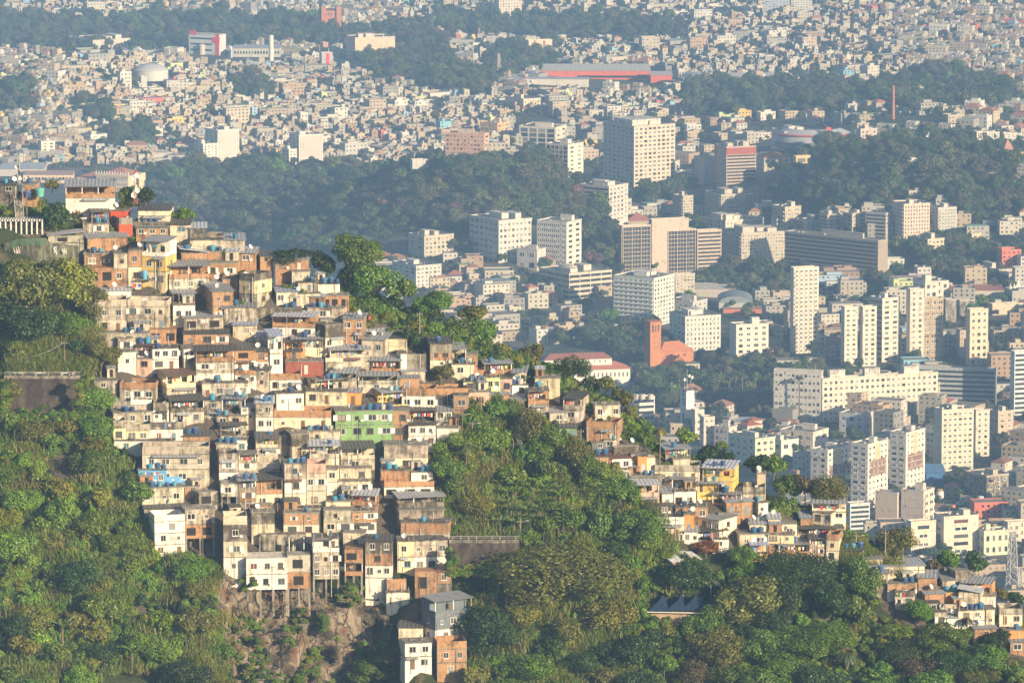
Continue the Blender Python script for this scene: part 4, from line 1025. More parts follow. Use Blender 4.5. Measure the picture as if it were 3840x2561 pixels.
rows((0, 1280, S1), r'''
1085 1265 -30 100 | c1
1085 1250 100 250 | w1 | white corner house behind the small roadside tree | white corner house
1262 1400 40 170 r=x t=2 | wo
1405 1640 70 260 t=1 | w2 w1 | white two storey house with a striped awning
1255 1400 165 260 | m1
1690 1790 70 250 | w2 g0
1800 2150 90 385 r=d s=-12 | bo g1 w1 | house with a brick veranda and brick stair under a long black sheet | brick stair house
2155 2351 80 270 r=d | bd1 w2
2160 2351 265 390 t=1 | bp w2
1535 1795 315 535 r=x s=-100 | yo t1 | cream house with a rusty red sheet roof and dark flank | rusty roof house
1100 1430 378 545 t=1 | bp g2 | grey house with red brick parapet and a lone tank on stilts
870 1075 365 450 | c1
1860 2275 385 525 s=-35 t=1 | g4 | long low grey house with four windows below the brick stair house | four-window grey house
1035 1200 548 665 | cp c0
1200 1392 535 665 | wp g0
1045 1400 655 765 s=-60 t=2 | g3
1408 1552 560 750 | cp w2 | white box house with a grey parapet beside the net terrace
1570 1875 545 755 r=d | ko g2 | cluttered house with a teal net across its black terrace | net terrace house
1880 2030 550 725 t=1 | g1 g1
2040 2255 530 700 r=t t=2 | ko
2215 2351 610 730 r=z | w2 e1
1042 1160 725 920 s=-55 t=1 | cp y1 | pale yellow end house with big window, at the bushy slope | pale yellow end house
1165 1375 760 925 | cp y2
1378 1680 740 925 t=2 | cp w2
1050 1600 915 1010 | w3
1682 1925 870 960 r=d t=2 | b0
1330 1920 925 975 d=3 | q0 | long aqua parapet wall behind blue tanks
1310 1922 962 1310 s=-12 t=1 | cp g4 g4 | big grey house with four shuttered windows in a row | shuttered grey house
1272 1530 1180 1320 s=-8 t=3 dep=4 | u2 | sky blue house with two windows and three tanks on its roof | sky blue house
1532 1757 1240 1320 | up
1310 1690 1345 1500 s=-60 t=4 | g2 | stained grey house under a row of four tanks, below the sky blue house
1700 1830 1330 1400 | b1
1830 2003 1385 1520 s=-120 | cd1 | roofed concrete skeleton with one black opening
1325 1700 1535 1640 r=d s=-20 | k1
2028 2262 775 905 r=d s=-40 | co
1985 2175 940 1030 t=3 | g0
2168 2260 905 1030 | w1
2015 2190 1025 1310 s=-30 | cp g1 w1 | narrow house with grey upper floor and bright white middle floor
2030 2185 1310 1540 r=n | g1 ks
2195 2351 1040 1255 | go w1 g1
2192 2351 1280 1560 r=t t=2 | ko b1 c1
1990 2100 690 780 t=2 | c1
2095 2255 690 780 | t1
''')
rows((960, 1280, S1), r'''
190 440 480 615 t=1 | w2 | little white house with two black windows and a tank
832 962 470 585 r=t | o1 | small bright orange house with one white window | small orange house
1160 1380 470 620 r=z t=2 s=-110 | lo | house with a bright yellow veranda | yellow veranda house
1340 1640 430 625 t=1 s=20 | bp w2
1640 1945 430 610 | bp k1 | brick parapet over a black wall with graffiti | graffiti house
1815 1945 500 760 | b1 b1
1950 2140 470 610 s=-40 | m1 | magenta pink house half behind a slope tree | magenta house
2140 2330 490 560 r=t | b0
165 690 635 810 t=0 | bp e3 | long stained house with a brick parapet | long brick parapet house
0 160 570 820 r=z t=2 | g2 w2
732 1255 640 890 s=-38 t=5 d=8 | n4 n4 | big green house with eight small windows | big green house
1258 1405 640 890 | b1 b1 | brick house with a glass balcony right of the big green house
1408 1650 640 780 r=d | bo | brick terrace with a black roof and piled blue junk
1402 1650 775 965 | w3 w2
1655 1800 645 800 r=t | w2 w1
1660 1850 800 960 s=30 | w1 | white graffiti wall house at the bend of the lane
330 760 825 925 t=4 | e3
325 488 855 1065 s=-60 | k0 g1
60 330 880 960 t=1 | k0
0 200 895 1060 r=d | go g2
490 765 960 1180 r=z t=1 | go e1 | house with orange curtains in a grey veranda
495 760 1170 1290 | e2
780 1090 985 1180 r=d | go g1 | shaded house with a teal veranda under black corrugation
770 1055 1165 1290 | t1
750 1055 1285 1400 | e3
1178 1580 955 1180 s=-8 | c0 e2 | pale house with dark blank upper floor and two windows | pale two-window house
1142 1412 1180 1300 t=2 | b0
1425 1622 1205 1300 t=2 | w1
1178 1635 1285 1420 | bp wd3 | white house with three black openings and a brick parapet | black openings house
1310 1730 1430 1600 r=t s=-60 | ko k1 | black stained house under a thin sheet roof beside the banana grove | black stained house
265 462 1125 1530 s=-40 t=3 | g1 w1 e1 | tall narrow house with a white middle floor and big windows
468 645 1120 1530 t=3 | mp g2 g1
650 745 1180 1400 | e1 w0
0 245 1270 1530 r=d | bo e2 | brick laundry terrace over a cream floor
0 215 1110 1280 | gp g1
880 1105 1415 1600 r=z | bo b2 | brick house with a blue and white awning under a bright sheet
642 870 1470 1600 t=2 | e0
0 150 1500 1620 | b1
195 300 1490 1580 t=1 | b0
380 592 1530 1640 | w1
''')
rows((960, 1921, S1), r'''
878 1105 -10 190 | b2 w1
622 872 -20 190 | g1 t1
255 580 5 215 t=1 | b1 e2
-40 170 0 210 | k1 t0
1315 1728 -20 150 | k2 | blackened house with two white windows under the black stained house
1330 1765 90 290 t=1 | b0 g1 | grey house with drying laundry and a red brick corner
1300 1455 265 545 s=-10 | y1 y1 | cream yellow end house with a blue-green window | cream yellow end house
1455 1760 260 545 | g3 w3 | white house with peeling upper floor beside the cream yellow end house
30 445 225 430 r=n | co | open plant terrace full of pots on the stilt house
-85 288 420 850 r=n | w3 w2 ks | pale stilt house of two white floors above the cliff | pale stilt house
290 500 390 850 r=n d=5 | cd1 bd1 ks | open concrete skeleton with plants and a stair, on stilts
525 765 240 735 s=-20 | wo g2 g2 ks | house with a barred white veranda on stilts over the cliff | barred veranda house
800 1000 190 350 | g1
815 980 340 700 r=n | bd1 bo ks | brick stilt house with open middle floor
1005 1250 260 710 r=d t=1 s=8 | k2 b1 w2 w0 | four storey house with black, brick and white floors at the cliff | striped cliff house
1200 1380 610 740 | bp
1200 1410 735 840 d=3 | w0 | pale slab hanging over the cliff edge
1460 1660 540 740 r=n | bd1
1665 1790 545 760 r=x | b1 k0
1650 1985 800 1185 r=t s=-130 d=5.5 | ao a2 w2 | slate blue house with laundry terrace under trees | slate blue house
1370 1615 1200 1440 | w1 w1 | small white house below the cliff with a dark tiled roof behind | small white cliff house
1310 1530 1060 1200 r=d | e0
1665 1935 1180 1500 | bp b2 b1 | red brick house in tree shade at the foot of the cliff | shaded brick house
1185 1260 1030 1200 | k0
''')
rows((0, 1921, S1), r'''
1425 1698 20 400 s=-70 ext=2 | wp w1 w2 w2 | tall bright white house with curtained windows above the bushes | tall white house
1705 1975 -30 370 r=n | g2 bd2 ks | grey house over an open concrete frame beside the tall white house
2055 2272 30 560 | gp k1 g1 w1 | tall grey column house with a blue shaded base
2120 2351 60 150 t=1 | t1
1380 1430 180 300 | b0
''')
rows((1920, 1280, S1), r'''
0 125 290 410 r=t s=20 | eo
0 150 405 500 t=2 | w1
212 440 340 480 | t0
200 330 430 500 t=2 | w1
150 340 460 700 s=-15 | bo g2 | beige house with brick balcony and tanks at the ridge end
470 635 530 730 r=d s=75 | co g1 | house with an open loft under a black corrugated roof | open loft house
345 515 655 750 r=t | c1
0 122 545 640 r=t | b2
762 995 588 710 d=5 | g2 | stained house with two white windows beside the ridge trees | two white windows house
682 968 735 930 s=55 | bp b0 | bare orange brick cube without windows | orange brick cube
845 940 905 985 s=100 t=2 | e1
935 1160 965 1050 | k0
430 592 795 900 r=d | n2 | small green hut beside the concrete pole | small green hut
735 860 935 1000 | a1
690 920 1060 1170 r=x t=2 | b1
920 1092 1075 1185 r=x | w2 | white house with brown window frames under a rusty roof
900 1090 1180 1270 | e3
1095 1160 1040 1150 | g0
1155 1240 1055 1210 | o1
1240 1315 1070 1200 r=n | e0
1312 1722 1135 1290 s=20 | cp e2 | long cream house with grey parapet below the drooping palm | long cream parapet house
1410 1640 990 1070 r=z t=1 | ko
1480 1635 1080 1140 | g0
1745 2030 1165 1400 r=z s=60 t=2 | lo l1 | deep yellow house with a tank terrace on the lower ridge | deep yellow house
1700 1900 1305 1420 r=t t=2 | lo
1470 1690 1265 1385 r=t | bo
1490 1690 1380 1530 | w2 | white house with brown windows and an aqua base
1088 1352 1320 1530 r=z | mo m2 | salmon house with a barred terrace | salmon house
1378 1480 1395 1530 r=t | w1
2120 2320 1335 1510 s=15 | cp e1
2250 2330 1215 1330 t=1 | t0
1840 2110 1405 1520 r=t t=1 | bo
1965 2210 1470 1600 r=t s=-60 | b1
2260 2351 1480 1600 t=1 | w1
1230 1475 1505 1600 r=d | k1
1500 1800 1520 1640 t=1 | b2
1080 1380 1240 1330 t=2 | k1
''')
rows((1920, 1921, S1), r'''
1340 1580 40 240 | wp e2 | white house at the edge of the slope trees with small windows
1580 1672 20 190 | o1
1685 1900 60 175 r=t s=170 | e4 | long cream house under a grey sheet with four small windows | long cream sheet house
1690 1980 170 290 r=d | ko
1580 1710 175 290 r=z | w2
1840 1990 250 340 | w1
2090 2351 200 320 t=2 | t2
2195 2351 300 420 r=v | lo
2180 2351 110 230 r=t | e1
1900 2100 10 70 | b1
''')
rows((2880, 1280, S1), r'''
405 712 1490 1640 r=z s=20 | eo w1 | white house with a tall tank canopy, highest of the lower cluster | tank canopy house
''')
rows((2880, 1921, S1), r'''
415 580 0 110 s=115 | e2
300 415 50 110 r=t | b0
270 690 150 220 r=d | eo
382 535 245 400 r=d | eo m2 | pink house with a barrel terrace under black corrugation
535 645 200 450 s=50 | bp t1 e1 | beige house with a brick parapet at the tip of the lower cluster
105 265 110 240 | e1
0 110 60 210 r=z | e2
0 235 205 370 | y2 b1
100 385 300 400 r=t t=2 | bo | brick terrace with red laundry above the dark umbrella tree | red laundry house
680 880 350 440 r=d t=3 | to
915 1440 495 600 r=z | ep e0 | long low cream wall under a long narrow sheet canopy | long canopy wall
880 1050 425 520 r=t | t0
1000 1095 560 720 r=t t=1 | g1
1095 1370 655 760 t=2 | b0 w0
1165 1335 715 870 s=45 | kp g2 | grey corner house with two orange-framed windows
1375 1545 600 770 r=t s=30 | b0 b0 | windowless two storey brick house under a tilted sheet
1440 1620 745 860 r=z | b0
1630 1750 735 830 t=2 | o1
1720 1850 540 670 s=-60 | k0 | dark bare shed with no windows behind the tip houses
1772 2040 650 785 r=t s=60 | oo | brick house with a glowing orange veranda under a wide dark sheet | orange veranda house
1750 1950 735 940 r=z\ s=60 | e0 e0 | tall blank cream house with a slanting blue roof edge
1910 2090 770 880 | w0
1355 1570 830 930 r=d | k2
1580 1730 840 980 | gp g0
1530 1640 915 1060 | c1
1745 1990 900 1080 t=3 | e1 w1
1645 1745 970 1080 r=z | w0
2000 2080 890 1070 | e1
2125 2335 880 1030 | cp e2
1890 2100 1065 1180 r=t | b1
2170 2351 1085 1190 t=1 | o0
2225 2351 1190 1290 r=t | b1
1600 1720 620 700 r=t | g0
''')

# ------------------------------------------------------------------ water tanks
def tank_meshes():
    b = MB(); b.lathe([(.55, 0), (.58, .02), (.66, .5), (.72, .95), (.76, .98), (.76, 1.06), (.70, 1.08)], 16)
    l = MB(); l.lathe([(.74, 1.065), (.66, 1.16), (.40, 1.30), (.20, 1.34), (.17, 1.40), (0, 1.41)], 16)
    return b.mesh('tank_body', M_TANK), l.mesh('tank_lid', M_TANK)
T_BODY, T_LID = tank_meshes()
TANKCOL = [((.035, .095, .21), 'blue'), ((.040, .13, .27), 'bright blue'), ((.06, .26, .42), 'sky blue'), ((.03, .07, .19), 'dark blue'), ((.42, .42, .40), 'grey'), ((.10, .27, .36), 'faded blue')]
TANKW = [8, 5, 2.5, 6, 1.2, 4]
def water_tank(loc, sc=1.0, rnd=R, col=None):
    c, w = col or rnd.choices(TANKCOL, TANKW)[0]
    o = ob('water_tank', T_BODY, loc=loc, rz=rnd.uniform(0, 6), scale=(sc, sc, sc * rnd.uniform(.9, 1.08)), color=c + (1,))
    l = ob('lid', T_LID, o, color=lerpc(c, (.25, .38, .5), rnd.uniform(.0, .35)) + (1,))
    return o, w
# ================================================================== TREES
def crown_mesh(name, seed, lobes, leaves, leaf, flat_=.82, spread=.62, thin=0.0):
    g = np.random.default_rng(seed)
    d = g.normal(size=(lobes, 3)); d[:, 2] = np.abs(d[:, 2]) * 1.1 - .40; d /= np.linalg.norm(d, axis=1)[:, None]
    c = d * (spread * g.uniform(.45, 1.05, (lobes, 1))) * np.array([1, 1, flat_]); r = g.uniform(.20, .36, lobes)
    i = g.choice(lobes, leaves, p=r ** 2 / (r ** 2).sum())
    u = g.normal(size=(leaves, 3)); u /= np.linalg.norm(u, axis=1)[:, None]
    p = c[i] + u * (r[i] * (1.18 - .62 * g.random(leaves) ** 1.6))[:, None] * np.array([1, 1, .85])
    dist = np.linalg.norm(p[:, None, :] - c[None], axis=2) / r[None]; dist[np.arange(leaves), i] = 9
    keep = dist.min(1) > .62
    keep &= g.random(leaves) > thin
    p, u = p[keep], u[keep]; n = len(p)
    N = u + g.normal(size=(n, 3)) * .55 + np.array([0, 0, .25]); N /= np.linalg.norm(N, axis=1)[:, None]
    T = np.cross(N, g.normal(size=(n, 3))); T /= np.linalg.norm(T, axis=1)[:, None]; Bn = np.cross(N, T)
    s = leaf * g.uniform(.55, 1.35, (n, 1)); a = g.uniform(.5, .9, (n, 1))
    V = np.stack([p - T * s, p - Bn * s * a, p + T * s, p + Bn * s * a], 1).reshape(-1, 3)
    me = fastmesh(name, V, np.arange(4 * n).reshape(-1, 4), [M_LEAF])
    return me
def trunk_mesh(name, seed, bare=False):
    """unit tree: base at z=-1.25, crown centre at 0"""
    rnd = random.Random(seed); b = MB()
    def limb(p, d, L, r, lev):
        q = p + d * L; b.tube(p, q, r, r * .68, 6 if lev == 0 else 4)
        if lev >= (4 if bare else 2): return
        for _ in range(rnd.choice((2, 3)) if lev else 4):
            e = (d + Vector((rnd.gauss(0, .6), rnd.gauss(0, .6), rnd.uniform(0, .5)))).normalized(); limb(q, e, L * rnd.uniform(.6, .85), r * .58, lev + 1)
    limb(Vector((0, 0, -1.45)), Vector((rnd.gauss(0, .08), rnd.gauss(0, .08), 1)).normalized(), .85 if not bare else .75, .055 if not bare else .045, 0)
    return b.mesh(name, M_BARK)
SMALL = [crown_mesh('crown_small', 50 + i, 9 + i, 2300, .075) for i in range(5)]
BIG = [crown_mesh('crown_large', 80 + i, 26 + 5 * i, 19000, .027, .72, .82) for i in range(5)]
MIDC = [crown_mesh('crown_middle', 120 + i, 14 + 3 * i, 8000, .040, .82, .76) for i in range(6)]
THIN = [crown_mesh('crown_sparse', 150 + i, 16, 4200, .04, .75, .68, .45) for i in range(2)]
TRUNKS = [trunk_mesh('trunk', 30 + i) for i in range(5)]
BARE = [trunk_mesh('bare_branches', 60 + i, True) for i in range(3)]
LG = {'g': ((.095, .170, .010), 'green'), 'b': ((.145, .230, .012), 'bright green'), 'd': ((.036, .070, .010), 'dark green'), 'o': ((.125, .128, .018), 'olive'),
      'y': ((.19, .20, .018), 'yellow-green'), 'n': ((.095, .070, .036), 'brownish'), 'r': ((.20, .075, .025), 'orange flowering'), 'p': ((.20, .085, .105), 'pink flowering')}
TREES = []
def tree(cx, cy, rx, ry, c='g', kind=None, label=None, land=None, dist=None, rnd=R, name='broadleaf_tree', thin=False, group=None):
    """crown centre and half-axes as seen; stands on the spur, or on the plain when dist is None and the spot lies beyond the crest"""
    by = cy + ry * 1.25
    if dist == 'plain':
        P = ground_at(cx, by); s = project(P)[2]
    else:
        s = Dh(cx, max(by, crest(cx))) + (1.5 if by > crest(cx) + 75 else 9.0)
    k = s / FPX; ctr = at(cx, cy, s)
    r1, r2 = rx * k, ry * k
    bz = at(cx, by, s)
    if dist == 'plain': bz.z = min(bz.z, P.z)
    root = ob(name, None, loc=bz); root.empty_display_size = .1
    h = ctr.z - bz.z
    px = rx
    me = (BIG if px > 130 else MIDC if px > 62 else SMALL)
    me = rnd.choice(THIN if thin else me); col, w = LG[c]
    ob('trunk', rnd.choice(TRUNKS), root, (0, 0, h), rnd.uniform(0, 6), (r1, r1, max(h / 1.25, r2 * .8)))
    if rx >= 9: ob('crown', me, root, (0, 0, h), rnd.uniform(0, 6), (r1 * 1.28, r1 * 1.28, r2 * 1.42), col + (1,))
    root['category'] = 'tree'
    TREES.append(dict(o=root, x=cx, y=cy, rx=rx, ry=ry, w=w, label=label, land=land, plain=dist == 'plain', group=group, thin=thin))
    return root
def trees(reg, txt):
    ox, oy, s = reg
    for ln in txt.strip().splitlines():
        a = [q.strip() for q in ln.split('|')]; n = a[0].split()
        if len(n) < 5: continue
        x, y, rx, ry = (float(q) for q in n[:4])
        tree(ox + x * s, oy + y * s, rx * s, ry * s, n[4], label=a[1] if len(a) > 1 else None, land=a[2] if len(a) > 2 else None, dist='plain' if 'P' in n[5:] else None, thin='T' in n[5:])
trees((0, 640, S1), '''
520 430 120 150 d
680 410 140 130 o | olive crowned tree in front of the bright red house, near the hilltop | olive hilltop tree
330 350 110 90 y
480 130 70 60 y
90 270 130 50 y
60 350 110 60 g
420 330 90 80 g
160 220 90 40 b
1150 240 85 110 g | green tree with upright sprays just left of the radio mast
1335 240 100 90 d | dark green tree behind the radio mast
1190 310 120 60 o
1680 400 115 75 g | round green bush tree at the far end of the hilltop ridge
640 1050 290 230 y | yellow-green spreading tree on the left slope below the orange brick house | yellow-green slope tree
230 1080 260 260 o
830 1230 170 150 o
130 920 150 130 d
300 1420 280 190 d | big shadowy dark green tree at the left end above the roadside benches
620 1430 180 140 g
90 1330 150 190 d
2225 1265 65 80 g
''')
trees((960, 854, S1), '''
960 240 230 180 g | tallest ridge tree, a green dome in front of the hazy park | big ridge tree
1060 500 250 230 g | broad green tree with leaf cascades directly below the big ridge tree
870 500 130 190 d
1370 570 115 130 g | green tree with hanging pale roots beside the white grey-framed block | hanging-root tree
340 270 200 100 d
620 340 120 140 d
920 690 75 95 o
1630 690 165 120 g | round green dome tree right of the hanging-root tree | round dome tree
1590 840 150 100 d
1860 930 180 150 g | sunlit round tree at the ridge, in front of an olive one | sunlit round ridge tree
1960 790 150 85 o
2115 960 110 150 g
2080 1110 150 80 d
1430 1010 80 110 d
1700 1330 130 90 o
2230 1380 60 50 g
1050 800 80 50 g
1060 690 150 110 d
980 770 110 70 g
1240 690 120 90 d
800 620 90 90 d
1300 800 110 60 g
1480 760 110 90 d
1740 1040 110 100 g
1950 1080 120 100 g
2180 1200 90 80 o
2040 1000 100 120 g
1270 860 70 40 y
1560 950 80 50 y
''')
trees((0, 1280, S1), '''
920 140 165 140 o | small tree with gold-tipped leaves by the road, in front of the white corner house | roadside gold-tipped tree
840 540 210 110 b | layered almond tree with flat tiers over the dark embankment | layered almond tree
860 640 120 70 g
600 800 130 110 y
330 820 170 140 o
830 950 150 110 o
450 900 120 100 g
1090 1150 110 100 g
1150 1230 80 90 d
160 760 150 130 g
''')
trees((1920, 1280, S1), '''
550 260 155 135 d | dark dome tree in front of the white red-roofed institution | dark dome tree
710 430 90 130 d
170 130 130 130 o
300 260 110 70 d
860 400 90 90 o
1010 520 110 110 o
1090 690 80 100 o
1190 800 120 120 g
1110 640 50 60 y
1600 870 115 80 b | bright green tree at the foot of the white fire tower
1790 1060 130 110 d
1960 1070 110 100 d
1930 960 70 50 g
2250 1130 150 120 d
1280 980 80 70 g
130 800 190 180 o
350 950 190 160 g
560 1050 180 150 o
680 1180 180 140 g
830 1260 180 130 b
960 1340 180 130 g
1040 1420 130 130 g
330 1180 150 130 g
150 1050 130 120 g
''')
trees((2880, 1280, S1), '''
50 1130 120 120 g
160 1340 150 140 g | rounded green tree at the lower ridge beside the tank canopy house
340 1330 110 120 n
550 1370 175 150 o | olive green tree above the tank canopy house, before the towers
640 1560 110 110 o
''')
trees((960, 1921, S1), '''
2160 1060 260 200 d | dark green tree pressing against the slate blue house | dark tree by the slate house
2260 640 150 140 o
1150 1220 85 80 b
1300 1330 180 110 o
1100 1480 200 120 g
1800 420 70 90 g
2100 560 130 100 d
1230 850 55 45 g
''')
trees((1920, 1921, S1), '''
420 560 520 270 o | largest tree, a wide dull olive crown filling the middle of the wooded hollow | giant olive tree
850 950 230 160 y | yellow-green tree just below the giant olive tree | yellow-green hollow tree
480 1080 170 140 o
1130 130 270 170 g
800 120 130 150 g
560 80 130 110 g
300 130 120 110 g
1050 480 140 120 g
1250 690 140 110 g
1570 590 250 170 d | dark round tree left of the utility pole and blue hipped roofs | dark round hollow tree
1380 400 110 80 b
1250 260 170 110 b
950 330 160 90 d
1800 1020 190 150 g | green tree in front of the blue hipped roofs | tree before the blue roofs
1290 1190 150 130 d
1050 1280 220 170 d
130 1420 230 150 g
300 1250 150 130 d
620 1380 160 130 d
1700 1480 150 140 n T | pale leafless tree with grey branches near the bottom edge | pale leafless tree
1780 330 140 80 r | tree with orange-red blossom left of the lower houses | orange flowering tree
2080 420 160 110 g
2100 560 150 110 g
2250 1230 170 140 g
2080 1080 150 120 d
800 1500 150 100 o
1400 1400 130 110 g
1420 1090 110 90 o
1620 1090 110 100 g
1300 1010 80 70 d
''')
trees((2880, 1921, S1), '''
280 560 340 190 d | dark umbrella shaped tree with visible limbs under the lower houses | dark umbrella tree
820 610 190 200 g
150 760 200 140 d
600 820 200 150 d
430 1180 330 160 g | broad green layered tree below the dark umbrella tree | broad layered tree
820 900 150 150 g
130 1400 200 130 g
1150 1090 180 80 b
1380 930 160 120 g
1620 1150 240 120 g
1180 1280 180 120 d
1330 1400 200 120 n T
1700 1380 200 130 d
2050 1340 200 120 g
2090 1170 140 100 d
1000 1450 150 90 g
700 1500 130 70 d
1950 1500 170 80 o
2250 1480 120 100 g
1150 280 190 140 o | olive tree with a pole beside it, before the blank cream blocks | olive tree by the blank blocks
1690 440 100 120 g | left one of two round green trees beside a brown one
1905 460 115 115 d | right one of two round green trees above the dark bare shed
1545 480 80 110 n
2150 760 110 70 o
2290 800 80 90 d
880 340 150 70 b
''')
WOODS = {'left slope': [(0, 1000), (330, 1020), (390, 1250), (330, 1400), (420, 1640), (480, 1740), (520, 1860), (560, 2080), (800, 2120), (820, 2300), (880, 2600), (0, 2600)],
         'middle slope': [(1640, 1720), (1720, 1520), (1830, 1490), (2100, 1620), (2270, 1740), (2420, 1870), (2500, 2000), (2540, 2080), (2640, 2130), (2560, 2250), (2350, 2600), (1750, 2600), (1790, 2250), (1960, 2150), (1660, 1990)],
         'wooded hollow': [(2350, 2200), (2700, 2150), (3000, 2110), (3250, 2180), (3340, 2340), (3600, 2420), (3840, 2500), (3840, 2640), (1800, 2640), (2300, 2400)]}
HOLES = [[(10, 1395), (300, 1395), (300, 1570), (90, 1590), (10, 1560)], [(150, 1710), (300, 1700), (350, 1780), (300, 1820), (190, 1800)], [(480, 2275), (560, 2270), (575, 2320), (500, 2345)],
         [(1680, 2020), (1950, 2020), (1930, 2160), (1720, 2160)], [(2415, 2230), (2760, 2230), (2740, 2320), (2430, 2330)], [(2500, 2040), (2650, 2040), (2650, 2120), (2540, 2110)], [(360, 2520), (620, 2520), (620, 2600), (360, 2600)]]
def in_wood(x, y, w): return inpoly(x, y, WOODS[w]) and not any(inpoly(x, y, h) for h in HOLES)
def fill_trees():
    rnd = random.Random(77); pts = [(t['x'], t['y'], t['rx']) for t in TREES]
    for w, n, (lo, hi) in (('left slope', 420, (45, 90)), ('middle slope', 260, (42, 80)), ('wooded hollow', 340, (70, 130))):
        P = WOODS[w]; xs = [p[0] for p in P]; ys = [p[1] for p in P]; done = 0
        for _ in range(n):
            x, y = rnd.uniform(min(xs), max(xs)), rnd.uniform(min(ys), max(ys)); r = rnd.uniform(lo, hi)
            if not in_wood(x, y, w) or not in_wood(x, min(y + r, 2590), w) or any(math.hypot(x - a, (y - b) * 1.2) < .62 * (r + c) for a, b, c in pts): continue
            pts.append((x, y, r))
            tree(x, y, r, r * rnd.uniform(.65, .9), rnd.choice({'left slope': 'gbbyybgdbo', 'middle slope': 'ggogdby', 'wooded hollow': 'dgdodgdg'}[w]), group=None, rnd=rnd, thin=rnd.random() < .06)  # hollow mix leans dark green, its shading put into the leaf colour
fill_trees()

# ------------------------------------------------------------------ scattered ground cover and far-off woods
def protos(name, meshes, cols):
    c = bpy.data.collections.new(name)
    mt = m_leaf(name + '_leaves', cols)
    for m in meshes:
        m = m.copy(); m.materials.clear(); m.materials.append(mt); c.objects.link(bpy.data.objects.new(name, m))
    return c
def scatter(name, pts, scl, coll, label=None):
    me = bpy.data.meshes.new(name); pts = np.asarray(pts, dtype=np.float32); n = len(pts)
    me.vertices.add(n); me.vertices.foreach_set('co', pts.ravel())
    a = me.attributes.new('scl', 'FLOAT_VECTOR', 'POINT'); a.data.foreach_set('vector', np.asarray(scl, dtype=np.float32).ravel())
    a = me.attributes.new('rot', 'FLOAT', 'POINT'); a.data.foreach_set('value', NR.uniform(0, 6.28, n).astype(np.float32))
    a = me.attributes.new('pick', 'INT', 'POINT'); a.data.foreach_set('value', NR.integers(0, len(coll.objects), n).astype(np.int32))
    g = bpy.data.node_groups.new(name, 'GeometryNodeTree')
    g.interface.new_socket('Geometry', in_out='INPUT', socket_type='NodeSocketGeometry'); g.interface.new_socket('Geometry', in_out='OUTPUT', socket_type='NodeSocketGeometry')
    N = g.nodes; gi, go = N.new('NodeGroupInput'), N.new('NodeGroupOutput')
    ci = N.new('GeometryNodeCollectionInfo'); ci.inputs['Collection'].default_value = coll; ci.inputs['Separate Children'].default_value = True; ci.inputs['Reset Children'].default_value = True
    iop = N.new('GeometryNodeInstanceOnPoints'); iop.inputs['Pick Instance'].default_value = True
    def attr(nm, t):
        x = N.new('GeometryNodeInputNamedAttribute'); x.data_type = t; x.inputs['Name'].default_value = nm; return x.outputs[0]
    cx = N.new('ShaderNodeCombineXYZ'); g.links.new(attr('rot', 'FLOAT'), cx.inputs[2])
    g.links.new(gi.outputs[0], iop.inputs['Points']); g.links.new(ci.outputs[0], iop.inputs['Instance'])
    g.links.new(attr('pick', 'INT'), iop.inputs['Instance Index']); g.links.new(cx.outputs[0], iop.inputs['Rotation']); g.links.new(attr('scl', 'FLOAT_VECTOR'), iop.inputs['Scale'])
    g.links.new(iop.outputs[0], go.inputs[0])
    o = ob(name, me, kind='stuff'); md = o.modifiers.new('scatter', 'NODES'); md.node_group = g
    if label: o['label'] = label
    return o
